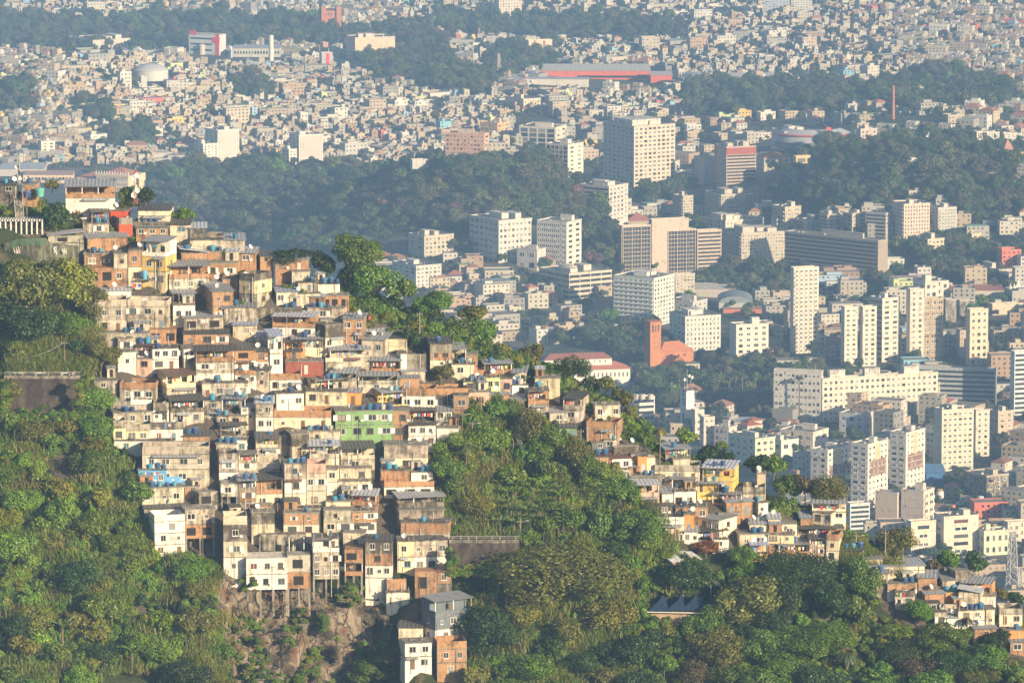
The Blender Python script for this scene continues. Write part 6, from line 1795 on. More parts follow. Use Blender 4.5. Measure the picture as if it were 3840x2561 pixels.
# --- hilltop: pergola, graffiti wall, mast
def pergola():
    P, k = spur((0, 640, S1), 200, 610, 2); o = root_at('pergola', P, 'whitewashed concrete pergola ruin with rows of pillars at the hilltop', 'pergola', land='white pergola')
    for j, y in enumerate((0, 3, 6)):
        for i in range(9):
            x = (-195 + i * 48) * k; part(o, 'pillar', M_FRAME, lambda b: b.box(x - .15, x + .15, y, y + .3, -1.5, 150 * k))
    for i in range(17): x = (-200 + i * 24.5) * k; part(o, 'beam', M_FRAME, lambda b: b.box(x - .14, x + .14, -.6, 7.2, 151 * k, 151 * k + .35))
    for y in (0, 3, 6): part(o, 'rail_beam', M_FRAME, lambda b: b.box(-200 * k, 195 * k, y, y + .3, 142 * k, 151 * k - .01))
    part(o, 'low_wall', M_CO, lambda b: b.box(-200 * k, 195 * k, -.4, -.1, -2, 25 * k)); part(o, 'back_wall', M_BR, lambda b: b.box(-200 * k, 195 * k, 9, 9.3, -1, 110 * k), (.9, .8, .7, .4))
pergola()
def graffiti_wall():
    P, k = spur((0, 640, S1), 380, 790, 1); o = root_at('retaining_wall', P, 'curved mossy concrete wall with white graffiti below the hilltop', 'wall', RAD(-4), land='graffiti wall')
    n = 14; X = [(-345 + 690 * i / n) * k for i in range(n + 1)]; top = [lerp_tab([(0, 120), (.25, 175), (.6, 180), (.62, 130), (1, 100)], i / n) * k for i in range(n + 1)]; Y = [-1.5 * math.sin(math.pi * i / n) for i in range(n + 1)]
    def w(b):
        for i in range(n):
            b.hexa([(X[i], Y[i], -3), (X[i + 1], Y[i + 1], -3), (X[i + 1], Y[i + 1] + .5, -3), (X[i], Y[i] + .5, -3), (X[i], Y[i], top[i]), (X[i + 1], Y[i + 1], top[i + 1]), (X[i + 1], Y[i + 1] + .5, top[i + 1]), (X[i], Y[i] + .5, top[i])])
    part(o, 'wall', M_PL, w, (.20, .21, .15, .9))
    part(o, 'mossy_band', M_PL, lambda b: [b.poly([(X[i], Y[i] - .03, top[i] - 1.6), (X[i + 1], Y[i + 1] - .03, top[i + 1] - 1.6), (X[i + 1], Y[i + 1] - .03, top[i + 1] - .05), (X[i], Y[i] - .03, top[i] - .05)]) for i in range(1, 8)], (.10, .17, .10, .6))
    rnd = random.Random(3)
    def scr(b):
        for cx, n_, a in ((-240, 26, 60), (120, 22, 40), (200, 26, 45)):
            x, z = cx * k, 60 * k; p = None
            for i in range(n_):
                q = (x + a * k * (i / n_) + rnd.uniform(-.35, .35), -1.62, z + rnd.uniform(-.8, 1.1))
                if p: b.tube(p, q, .045, .045, 3)
                p = q
    part(o, 'graffiti', M_FRAME, scr, kind='stuff')
graffiti_wall()
def lattice(b, w, H, n, r, taper=.35):
    for i in range(n):
        z0, z1 = H * i / n, H * (i + 1) / n; a0, a1 = w * (1 - (1 - taper) * i / n), w * (1 - (1 - taper) * (i + 1) / n)
        c0 = [(-a0, -a0, z0), (a0, -a0, z0), (a0, a0, z0), (-a0, a0, z0)]; c1 = [(-a1, -a1, z1), (a1, -a1, z1), (a1, a1, z1), (-a1, a1, z1)]
        for j in range(4):
            b.tube(c0[j], c1[j], r, r, 4); b.tube(c0[j], c1[(j + 1) % 4], r * .6, r * .6, 3); b.tube(c0[(j + 1) % 4], c1[j], r * .6, r * .6, 3); b.tube(c1[j], c1[(j + 1) % 4], r * .6, r * .6, 3)
def mast(reg, x, yt, yb, w, label, col, dishes=0, name='radio_mast', on_plain=False, land=None, mat=None):
    P, k = (plain if on_plain else spur)(reg, x, yb); o = root_at(name, P, label, 'mast', land=land); H = (yb - yt) * k
    part(o, 'lattice', mat or M_PAINT, lambda b: lattice(b, w * k * 1.5, H * .93, 14, max(.09, w * k * .16), .6), col)
    part(o, 'spike', M_STEEL, lambda b: b.tube((0, 0, H * .93), (0, 0, H), .06, .04, 4))
    rnd = random.Random(int(x))
    for i in range(dishes):
        d = part(o, 'dish', M_FRAME, lambda b: b.lathe([(0, 0), (.3, .05), (.55, .22)], 12), loc=(rnd.choice((-1, 1)) * w * k * 1.3, -w * k * 1.2, H * (.25 + .6 * i / dishes)), scale=(rnd.uniform(.7, 1.3),) * 3); d.rotation_euler = (RAD(95), 0, rnd.uniform(-.8, .8))
mast(A1, 936, 1150, 1405, 8, 'rusty red and white radio mast hung with dishes at the hilltop', (.34, .16, .11), 9, land='hilltop radio mast')
mast(A1, 130, 1080, 1275, 6, 'slim grey mast with a dish at the far end of the hilltop', (.34, .34, .34), 3)
mast(A2, 1085, 360, 525, 8, 'white telecom mast beyond the pale elevated ramp', (.55, .5, .45), 3, on_plain=True)
mast(A2, 1122, 405, 505, 6, 'shorter red and white telecom mast beside a white one', (.45, .25, .2), 2, on_plain=True)
mast(A2, 798, 790, 930, 7, 'red and white mast rising behind the salmon block', (.5, .3, .25), 3, on_plain=True)
mast(A2, 950, 195, 280, 6, 'far hazy mast above the trees', (.45, .33, .3), 0, on_plain=True)
mast(C2, 730, 1015, 1250, 7, 'red and white mast with a crown of antennas behind the twin narrow towers', (.5, .25, .2), 4, on_plain=True)
def pylon(x, yt, yb, w, label):
    P, k = plain(R13, x, yb); o = root_at('power_pylon', P, label, 'pylon', RAD(20), land=None); H = (yb - yt) * k
    part(o, 'lattice', M_STEEL, lambda b: lattice(b, w * k, H, 9, .22, .42))
    for z in (.8, .9, 1.0): part(o, 'crossarm', M_STEEL, lambda b: (b.tube((-w * k * 1.1, 0, H * z - .4), (w * k * 1.1, 0, H * z - .4), .18, .18, 4), b.tube((-w * k * 1.1, 0, H * z - .4), (0, 0, H * z + .8), .1, .1, 4), b.tube((w * k * 1.1, 0, H * z - .4), (0, 0, H * z + .8), .1, .1, 4)))
pylon(2240, 170, 780, 50, 'large grey steel pylon in front of the pale green block')
pylon(2310, 520, 780, 30, 'smaller grey steel pylon standing behind a larger one')
# --- road ledges on the left slope and in the hollow
def embank(reg, x0, x1, yt, yb, label, posts, side):
    P, k = spur(reg, (x0 + x1) / 2, yb, -2); o = root_at('embankment', P, label, 'embankment', land=label.split(' wall')[0] if False else None); w, H = (x1 - x0) * k / 2, (yb - yt) * k
    rnd = random.Random(int(x0 + yt)); n, m = 16, 10
    def sl(b):
        Z = lambda i, j: (-w + 2 * w * i / n, 1.2 + j / m * H * .55 + .35 * noise.noise(Vector((i * .5, j * .5, x0))), -1 + (H + 1) * j / m)
        for i in range(n):
            for j in range(m): b.poly([Z(i, j), Z(i + 1, j), Z(i + 1, j + 1), Z(i, j + 1)])
    part(o, 'shotcrete_slope', M_EMB, sl)
    y0 = 1.2 + H * .55
    part(o, 'kerb', M_CO, lambda b: b.box(-w, w, y0 - .3, y0 + .4, H - .4, H + .35)); part(o, 'road_ledge', M_ROAD, lambda b: b.box(-w, w, y0 + .4, y0 + 6, H - .8, H + .1))
    for i in range(posts): x = -w + 2 * w * (i + .5) / posts; part(o, 'guard_post', M_CO, lambda b: b.box(x - .12, x + .12, y0 - .1, y0 + .14, H + .35, H + 1.2))
    part(o, 'rail', M_STEEL, lambda b: (b.tube((-w, y0, H + 1.1), (w, y0, H + 1.1), .05, .05, 5), b.tube((-w, y0, H + .75), (w, y0, H + .75), .04, .04, 5)))
    return o, w, H, y0
e1, w1, H1, y1 = embank((0, 1280, S1), 20, 720, 360, 720, 'dark stained slope wall with benches on its road ledge', 6, 0)
LAND.append(('dark road embankment', 150, 1490, True))
e2, w2, H2, y2 = embank((960, 1921, S1), 1770, 2420, 295, 560, 'dark stained slope wall under a fenced lane beside the peeling white house', 9, 0)
LAND.append(('fenced lane embankment', 1800, 2090, True))
for i, x in enumerate((-.62, -.08, .62)):
    o = root_at('bench', e1.location + Vector((x * w1, y1 + 1.6, H1 + .1)), ('slab bench nearest the left end of the road ledge', 'concrete table bench in the middle of the road ledge', 'slab bench beside the utility pole and red motorbike')[i], 'bench')
    part(o, 'seat', M_FRAME, lambda b: b.box(-1.2, 1.2, -.25, .25, .45, .58))
    for s in (-.8, .8): part(o, 'leg', M_FRAME, lambda b: b.box(s - .12, s + .12, -.2, .2, 0, .45))
def motorbike(P):
    o = root_at('motorcycle', P, 'red motorcycle parked on the road ledge by the utility pole', 'motorcycle', .3)
    for s in (-.65, .65): part(o, 'wheel', M_DARK, lambda b: [b.tube((s + .3 * math.cos(i * .785), 0, .32 + .3 * math.sin(i * .785)), (s + .3 * math.cos(i * .785 + .785), 0, .32 + .3 * math.sin(i * .785 + .785)), .06, .06, 5) for i in range(8)])
    part(o, 'fuel_tank', M_PAINT, lambda b: b.hexa([(-.1, -.14, .62), (.42, -.1, .6), (.42, .1, .6), (-.1, .14, .62), (-.05, -.12, .9), (.35, -.09, .95), (.35, .09, .95), (-.05, .12, .9)]), (.55, .03, .03))
    part(o, 'seat', M_DARK, lambda b: b.hexa([(-.75, -.12, .68), (-.1, -.13, .66), (-.1, .13, .66), (-.75, .12, .68), (-.8, -.11, .84), (-.1, -.12, .8), (-.1, .12, .8), (-.8, .11, .84)]))
    part(o, 'engine', M_STEEL, lambda b: b.box(-.25, .3, -.13, .13, .3, .62)); part(o, 'handlebar', M_STEEL, lambda b: (b.tube((.65, 0, .32), (.4, 0, 1.0), .04, .04, 5), b.tube((.42, -.35, 1.05), (.42, .35, 1.05), .03, .03, 5)))
motorbike(e1.location + Vector((.8 * w1, y1 + 1.3, H1 + .1)))
# corrugated fence above the fenced lane
def tin_fence():
    o = root_at('sheet_fence', spur((960, 1921, S1), 2100, 170, 2)[0], 'whitish corrugated sheet fence between the banana grove and the fenced lane', 'fence')
    base = o.location
    for i in range(24):
        t = i / 24.0; a, k = spur((960, 1921, S1), 1765 + 590 * t, lerp_tab([(0, 150), (.3, 165), (.5, 200), (1, 205)], t), 2); a = a - base; w = 590 / 24 * k
        part(o, 'sheet_panel', M_SH, lambda b: b.hexa([(a.x, a.y, a.z - .6), (a.x + w * .97, a.y + (i % 2) * .12, a.z - .6), (a.x + w * .97, a.y + .1, a.z - .6), (a.x, a.y + .08, a.z - .6), (a.x, a.y, a.z + 1.3 + (i % 3) * .08), (a.x + w * .97, a.y + (i % 2) * .12, a.z + 1.3 + (i % 3) * .08), (a.x + w * .97, a.y + .1, a.z + 1.3), (a.x, a.y + .08, a.z + 1.3)]), (.55, .52, .48))
tin_fence()
# --- palms and bananas
def frond(b, d, L, droop, w, up=.5):
    n = 6; p = Vector((0, 0, 0)); side = Vector((-d.y, d.x, 0)); v = (d + Vector((0, 0, up))).normalized(); prev = None
    for i in range(n + 1):
        t = i / n; ww = w * (1 - t) ** .6 * (.4 + t) if t < 1 else .02
        cur = (p - side * ww - Vector((0, 0, ww * .45)), p.copy(), p + side * ww - Vector((0, 0, ww * .45)))
        if prev: b.poly([prev[0], prev[1], cur[1], cur[0]]); b.poly([prev[1], prev[2], cur[2], cur[1]])
        prev = cur; p = p + v * (L / n); v = (v + Vector((0, 0, -droop / n))).normalized()
def palm(P, H, L, n, droop, label, col, w=.35, rnd=R, trunk_r=.16, name='palm_tree', land=None, up=.5, group=None, scale=1.0):
    o = root_at(name, P, label, 'palm', land=land, group=group)
    part(o, 'trunk', M_BARK, lambda b: (b.tube((0, 0, -1.5), (.1, 0, H * .5), trunk_r * 1.3, trunk_r, 7), b.tube((.1, 0, H * .5), (0, 0, H), trunk_r, trunk_r * .8, 7)))
    for i in range(n):
        a = i * 2.4; part(o, 'frond', M_LEAF, lambda b: frond(b, Vector((math.cos(a), math.sin(a), 0)), L * rnd.uniform(.8, 1.1), droop * rnd.uniform(.8, 1.2), w, up * rnd.uniform(-.2, 1.6)), col + (1,), loc=(0, 0, H))
    return o
Z6, Z10, Z12 = (960, 1280, S1), (1920, 1280, S1), (1920, 1921, S1)
P, k = spur(Z6, 1930, 1230); palm(P, 270 * k, 145 * k, 16, 2.2, 'coconut palm with arching fronds at the lane bend above the slope', (.085, .105, .025), .5, land='coconut palm')
P, k = spur(Z10, 1355, 1110); palm(P, 310 * k, 110 * k, 20, 3.0, 'tall drooping palm with a shaggy yellowish head by the white fire tower', (.14, .13, .04), .5, land='drooping palm')
P, k = spur(R13, 720, 1500); palm(P, 200 * k, 180 * k, 22, 2.8, 'feathery dark palm with a thick trunk in the hollow', (.05, .07, .025), .6, trunk_r=.3, land='feathery hollow palm')
P, k = spur(R13, 1825, 1140); palm(P, 170 * k, 95 * k, 16, 3.2, 'small drooping palm in front of the tip houses', (.09, .08, .03), .45)
for i, (x, y, h) in enumerate(((285, 750, 340), (125, 610, 190), (45, 570, 160), (-120, 600, 230), (-240, 620, 250), (-300, 640, 260), (-360, 620, 240), (-160, 590, 200))):
    P, k = plain(C3, x, y); palm(P, h * k * 1.25, 60 * k, 12, 2.2, 'tall thin royal palm before the shaded wing of the big cream slab' if i == 0 else ('', 'first', 'second', 'third', 'fourth', 'fifth', 'sixth', 'seventh')[i] + ' royal palm from the big cream slab, in the grove by the white fire tower', (.06, .075, .03), 1.4, trunk_r=.45, group='royal palms of the grove' if i else None)
for i in range(5):
    P, k = plain(A1, 215 + i * 50, 1270); palm(P, 40 * k, 26 * k, 10, 2.6, ('first', 'second', 'third', 'fourth', 'last')[i] + ' short palm in the row before the cream barrack', (.07, .08, .04), .9, trunk_r=.35, group='palms before the barrack')
def banana(P, s, label, rnd, group):
    o = root_at('banana_plant', P, label, 'banana plant', group=group)
    part(o, 'stem', M_BARK, lambda b: b.tube((0, 0, -.5), (0, 0, 1.8 * s), .14 * s, .10 * s, 6))
    for i in range(8): a = i * 2.4 + rnd.random(); part(o, 'banana_leaf', M_LEAF, lambda b: frond(b, Vector((math.cos(a), math.sin(a), 0)), 2.4 * s * rnd.uniform(.8, 1.2), 1.5, .36 * s, 1.4), (.12, .185, .035, 1), loc=(0, 0, 1.7 * s))
rb = random.Random(4)
for i in range(30):
    x, y = rb.uniform(1870, 2140), rb.uniform(1830, 2010)
    banana(hill_point(x, y) + Vector((0, -2.5, 0)), rb.uniform(1.0, 1.6), 'banana plant in the grove above the corrugated sheet fence', rb, 'banana grove')
banana(hill_point(240, 2400) + Vector((0, -4, 0)), 2.0, 'banana plant with a yellow leaf among the lower left shrubs', rb, None)
banana(hill_point(500, 2480) + Vector((0, -4, 0)), 1.6, 'lone banana plant near the bottom edge on the left slope', rb, None)
# --- poles, wires, dishes, laundry
def pole(reg, x, yt, yb, label, lamp=False, mat=None):
    P, k = spur(reg, x, yb, -1.0); o = root_at('utility_pole', P, label, 'utility pole'); H = (yb - yt) * k
    part(o, 'shaft', mat or M_CO, lambda b: b.tube((0, 0, -2), (0, 0, H), .15, .10, 8, cap=True)); part(o, 'crossarm', M_WOOD, lambda b: b.box(-.7, .7, -.06, .06, H - .7, H - .55))
    if lamp: part(o, 'lamp_arm', M_STEEL, lambda b: (b.tube((0, 0, H - 1), (1.3, -.3, H - .5), .04, .04, 5), b.box(1.2, 1.9, -.4, -.2, H - .55, H - .42)))
    else: part(o, 'insulator', M_FRAME, lambda b: [b.tube((s, 0, H - .55), (s, 0, H - .3), .05, .04, 5) for s in (-.6, 0, .6)])
    return P + Vector((0, 0, H - .4))
W0 = pole((0, 1280, S1), 592, -10, 315, 'wooden pole with a painted base beside the red motorcycle', mat=M_WOOD)
pole((0, 640, S1), 1468, 780, 1065, 'grey pole in front of the yellow house')
pole((0, 640, S1), 245, 155, 370, 'pole by the hilltop stair')
pole(R5, 548, 440, 600, 'pale pole between the white parapet house and the big ridge tree')
pole(R5, 566, 400, 590, 'taller pale pole right beside another one left of the big ridge tree')
pole(R5, 1503, 770, 910, 'leaning pole between the hanging-root tree and the round dome tree')
pole(Z6, 1893, 640, 935, 'lamp pole at the bend of the lane', True)
pole(Z6, 1985, 725, 905, 'leaning lamp pole above the coconut palm', True)
pole(Z6, 2068, 500, 655, 'thin pole beside the magenta house')
W1 = pole(Z10, 12, 830, 1030, 'concrete pole at the top of the wooded slope with long wires')
pole(Z10, 632, 800, 990, 'white concrete pole right of the small green hut')
pole(Z12, 75, 50, 310, 'pole on the fenced lane among the bananas', True)
pole(Z12, 1500, 40, 270, 'pale pole left of the lower white house')
W2 = pole(Z12, 1825, 590, 730, 'dark pole beside the blue hipped roofs')
pole(R13, 808, 185, 340, 'white lamp pole on the grassy shoulder of the lower ridge', True)
pole(R13, 1078, 160, 360, 'thin pole in front of the olive tree by the blank blocks')
pole(R13, 1237, 370, 460, 'lamp pole behind the long canopy wall', True)
def wire(a, b, sag, n=14):
    pts = [a.lerp(b, i / n) - Vector((0, 0, sag * 4 * (i / n) * (1 - i / n))) for i in range(n + 1)]
    m = MB()
    for p, q in zip(pts, pts[1:]): m.tube(p, q, .035, .035, 3)
    o = ob('overhead_wire', m.mesh('overhead_wire', M_STEEL)); return o
for i in range(3): tag(wire(W1 + Vector((i * .4, 0, 0)), spur(Z10, 290 + i * 12, 1180, -6)[0], 1.0), ('upper', 'middle', 'lower')[i] + ' of three pale wires running down the wooded slope from a concrete pole', 'wire')
for i in range(3): tag(wire(W2 + Vector((i * .4, 0, 0)), spur(Z12, 2150 + i * 20, 780, -8)[0], 1.2), ('upper', 'middle', 'lower')[i] + ' of three wires sagging from the dark pole by the blue roofs', 'wire')
tag(wire(W0, spur((0, 1280, S1), 60, 160, -3)[0], 1.2), 'wire drooping across the left trees from the wooden roadside pole', 'wire')
DISH = None
def dish_meshes():
    b = MB(); b.lathe([(0, 0), (.25, .03), (.45, .11), (.52, .16)], 14); p = MB(); p.tube((0, 0, -1.0), (0, 0, 0), .03, .03, 5); return b.mesh('dish_bowl', M_FRAME), p.mesh('dish_post', M_STEEL)
DB, DP = dish_meshes()
rd = random.Random(8); DISHES = []
for h in FAV:
    if rd.random() < .30 and h['zr'] > 1:
        o = ob('satellite_dish', None, loc=h['o'].location + Matrix.Rotation(-h['yaw'], 3, 'Z') @ Vector((rd.uniform(-.8, .8) * h['hw'], rd.uniform(.4, 2), h['zr'] + 1.0))); o.empty_display_size = .1; o['category'] = 'satellite dish'
        d = ob('bowl', DB, o, scale=(1.15,) * 3); d.rotation_euler = (RAD(60), 0, rd.uniform(-1.2, 1.2)); ob('post', DP, o); DISHES.append((o, h))
CLOTH = [(.55, .06, .05), (.6, .58, .55), (.12, .2, .45), (.6, .3, .35), (.55, .45, .1), (.1, .3, .3), (.6, .55, .5), (.08, .08, .1)]
LAUN = []
for h in FAV:
    if h['sto'][0][1:2] == 'o' and rd.random() < .6 or rd.random() < .05:
        H_ = (h['yb'] - h['yt']) * Dh(h['x'], h['yb']) / FPX; z = H_ - rd.uniform(.35, .5)
        o = ob('laundry', None, loc=h['o'].location + Matrix.Rotation(-h['yaw'], 3, 'Z') @ Vector((0, -.12, z))); o.rotation_euler = (0, 0, -h['yaw']); o.empty_display_size = .1; o['category'] = 'laundry'
        a = min(h['hw'] * .8, rd.uniform(1.2, 3)); c = rd.uniform(-.5, .5) * (h['hw'] - a)
        part(o, 'line', M_STEEL, lambda b: b.tube((c - a, 0, 0), (c + a, 0, 0), .015, .015, 3))
        x = c - a + .1
        while x < c + a - .5:
            w, hh = rd.uniform(.25, .6), rd.uniform(.4, .9); part(o, 'garment', M_PAINT, lambda b: b.box(x, x + w, -.015, .015, -hh, 0), rd.choice(CLOTH)); x += w + rd.uniform(.05, .4)
        LAUN.append((o, h))
tanks_by = {}
for loc, root in TANKS:
    o, w = water_tank(loc, rd.uniform(.68, 1.08), rd); tanks_by.setdefault(root.name, []).append((o, w))
# the blue cistern by the yellow house and plastic crates below it
P, k = spur((0, 640, S1), 1328, 995, -2.2)
tk, _ = water_tank(P, 1.0, rd, ((.10, .36, .58), 'sky blue')); tk.scale = (.95, .95, 1.5); tag(tk, 'tall sky blue cistern standing on a ledge before the yellow house', 'water tank')
tray = root_at('bracket_shelf', P, 'concrete ledge carrying the tall sky blue cistern', 'ledge'); part(tray, 'slab', M_CO, lambda b: b.box(-1.6, 2.0, -.9, 2.3, -.18, -.01))
P2, k = spur((0, 640, S1), 365, 240, -1); tag(water_tank(P2, 1.5, rd, ((.12, .36, .30), 'green'))[0], 'green round water tank beside the hilltop stair', 'water tank')
P2, k = spur((0, 640, S1), 250, 248, -1); tag(water_tank(P2, 1.3, rd, ((.03, .07, .2), 'dark blue'))[0], 'dark blue water tank left of a green one at the hilltop', 'water tank')
for i, (x, c, w) in enumerate(((1235, (.55, .05, .04), 'red'), (1282, (.06, .12, .45), 'blue'), (1325, (.62, .36, .03), 'yellow'))):
    P, k = spur((0, 640, S1), x, 1068, -2.5); o = root_at('plastic_crate', P, w + ' plastic crate on the weedy ledge below the yellow house', 'crate')
    part(o, 'shell', M_PAINT, lambda b: (b.box(-.4, .4, -.3, -.26, 0, .6), b.box(-.4, .4, .26, .3, 0, .6), b.box(-.4, -.36, -.26, .26, 0, .6), b.box(.36, .4, -.26, .26, 0, .6))); o.children[0].color = c + (1,)
    part(o, 'bottom', M_PAINT, lambda b: b.box(-.36, .36, -.26, .26, .03, .07), c)
# cars in the streets below
def car(reg, x, y, rz, col, label):
    P, k = plain(reg, x, y); o = root_at('car', P, label, 'car', RAD(rz))
    def body(b):
        b.hexa([(-2.1, -.85, .35), (2.1, -.85, .35), (2.1, .85, .35), (-2.1, .85, .35), (-2.1, -.82, .9), (2.1, -.82, .85), (2.1, .82, .85), (-2.1, .82, .9)])
        b.hexa([(-1.7, -.78, .9), (1.0, -.78, .88), (1.0, .78, .88), (-1.7, .78, .9), (-1.2, -.66, 1.45), (.4, -.66, 1.45), (.4, .66, 1.45), (-1.2, .66, 1.45)])
    part(o, 'body', M_PAINT, body, col)
    part(o, 'side_window', M_GLASS, lambda b: [b.hexa([(-1.5, s * .80, .95), (.8, s * .80, .95), (.8, s * .70, .95), (-1.5, s * .70, .95), (-1.15, s * .71, 1.38), (.35, s * .71, 1.38), (.35, s * .6, 1.38), (-1.15, s * .6, 1.38)]) for s in (-1, 1)])
    for x_ in (-1.3, 1.3):
        for s in (-.8, .8): part(o, 'wheel', M_DARK, lambda b: b.lathe([(0, -.1), (.32, -.1), (.32, .1), (0, .1)], 10), loc=(x_, s, .32)).rotation_euler = (RAD(90), 0, 0)
for a in ((R13, 2265, 95, 20, (.6, .6, .58), 'white car parked on the street above the pale green block'), (R13, 2180, 150, 15, (.08, .09, .1), 'dark car on the street above the pale green block'), (R13, 2080, 60, 15, (.35, .36, .37), 'grey car on the street above the pale green block'),
          (C3, 2120, 1290, 10, (.5, .5, .5), 'silver car right of the stained concrete block'), (C3, 1700, 1330, 5, (.55, .08, .06), 'red car in front of the blue hall'), (C3, 1760, 1500, 10, (.6, .6, .6), 'white car below the stained concrete block'), (C3, 1480, 760, 30, (.6, .58, .55), 'white car in the street under the big cream slab'),
          (C2, 1180, 1560, 12, (.5, .04, .03), 'red car between the narrow towers and the tan grid block'), (C1, 640, 1330, 10, (.55, .55, .55), 'white car in the yard left of the pale green tower')): car(*a)
# stairs on the hilltop
def stair():
    P, k = spur((0, 640, S1), 180, 425, -.6); o = root_at('stairway', P, 'narrow concrete stairway with two white handrails climbing the grassy hilltop', 'stairway', RAD(8))
    for i in range(14): part(o, 'step', M_CO, lambda b: b.box(-.8, .8, i * .55, i * .55 + .6, i * .3 - .6, i * .3))
    for s in (-.95, .95): part(o, 'handrail', M_FRAME, lambda b: (b.tube((s, 0, .9), (s, 7.5, 5.0), .06, .06, 5), [b.tube((s, q * 2.4, q * 1.3 - .3), (s, q * 2.4, q * 1.3 + .95), .05, .05, 5) for q in range(4)]))
stair()
# people on the path above the houses
def person(P, label, col, rz=0):
    o = root_at('person', P, label, 'person', rz)
    me = bpy.data.meshes.new('body'); V = [(0, 0, .95), (0, 0, 1.2), (0, 0, 1.42), (0, 0, 1.53), (0, -.02, 1.66), (.1, 0, .9), (.12, -.03, .5), (.12, .02, .06), (.13, -.1, .03), (-.1, 0, .9), (-.11, .05, .5), (-.11, .1, .06), (-.12, 0, .03), (.2, 0, 1.38), (.25, .02, 1.1), (.24, -.08, .86), (-.2, 0, 1.38), (-.25, .02, 1.1), (-.24, -.06, .86)]
    E = [(0, 1), (1, 2), (2, 3), (3, 4), (0, 5), (5, 6), (6, 7), (7, 8), (0, 9), (9, 10), (10, 11), (11, 12), (2, 13), (13, 14), (14, 15), (2, 16), (16, 17), (17, 18)]
    Rr = [.14, .13, .15, .06, .10, .10, .07, .05, .04, .10, .07, .05, .04, .07, .05, .04, .07, .05, .04]
    me.from_pydata(V, E, []); me.materials.append(m_plain('skin_and_clothes_' + str(len(LAND)), col, .8)); b = ob('body', me, o)
    sk = b.modifiers.new('skin', 'SKIN')
    for v, r in zip(me.skin_vertices[0].data if me.skin_vertices else [], Rr): v.radius = (r, r)
    if not me.skin_vertices:
        pass
    b.modifiers.new('sub', 'SUBSURF').levels = 1
    part(o, 'hair', M_DARK, lambda q: q.lathe([(.11, 0), (.115, .06), (.08, .13), (0, .15)], 8), loc=(0, 0, 1.64))
P, k = spur(R5, 1043, 875, -.5); person(P, 'person in a pink red top walking the ridge path under the big ridge tree', (.5, .1, .12))
P, k = spur((0, 1280, S1), 2310, 400, -1.5); person(P, 'person with dark clothes standing at the wall of the four-window grey house', (.12, .09, .09))
# cliff rubble and planks
for i in range(26):
    x, y = rd.uniform(1000, 1300), rd.uniform(2235, 2290)
    P = at(x, y, Dh(x, y) - 1.5); o = tag(ob('plank', None, loc=P, rz=rd.uniform(-.5, .5)), 'loose timber plank under the stilt houses above the cliff', 'plank', 'loose planks on the cliff'); part(o, 'board', M_WOOD, lambda b: b.box(-1.2, 1.2, -.06, .06, 0, .09)); o.children[0].rotation_euler = (0, rd.uniform(-.3, .3), 0)
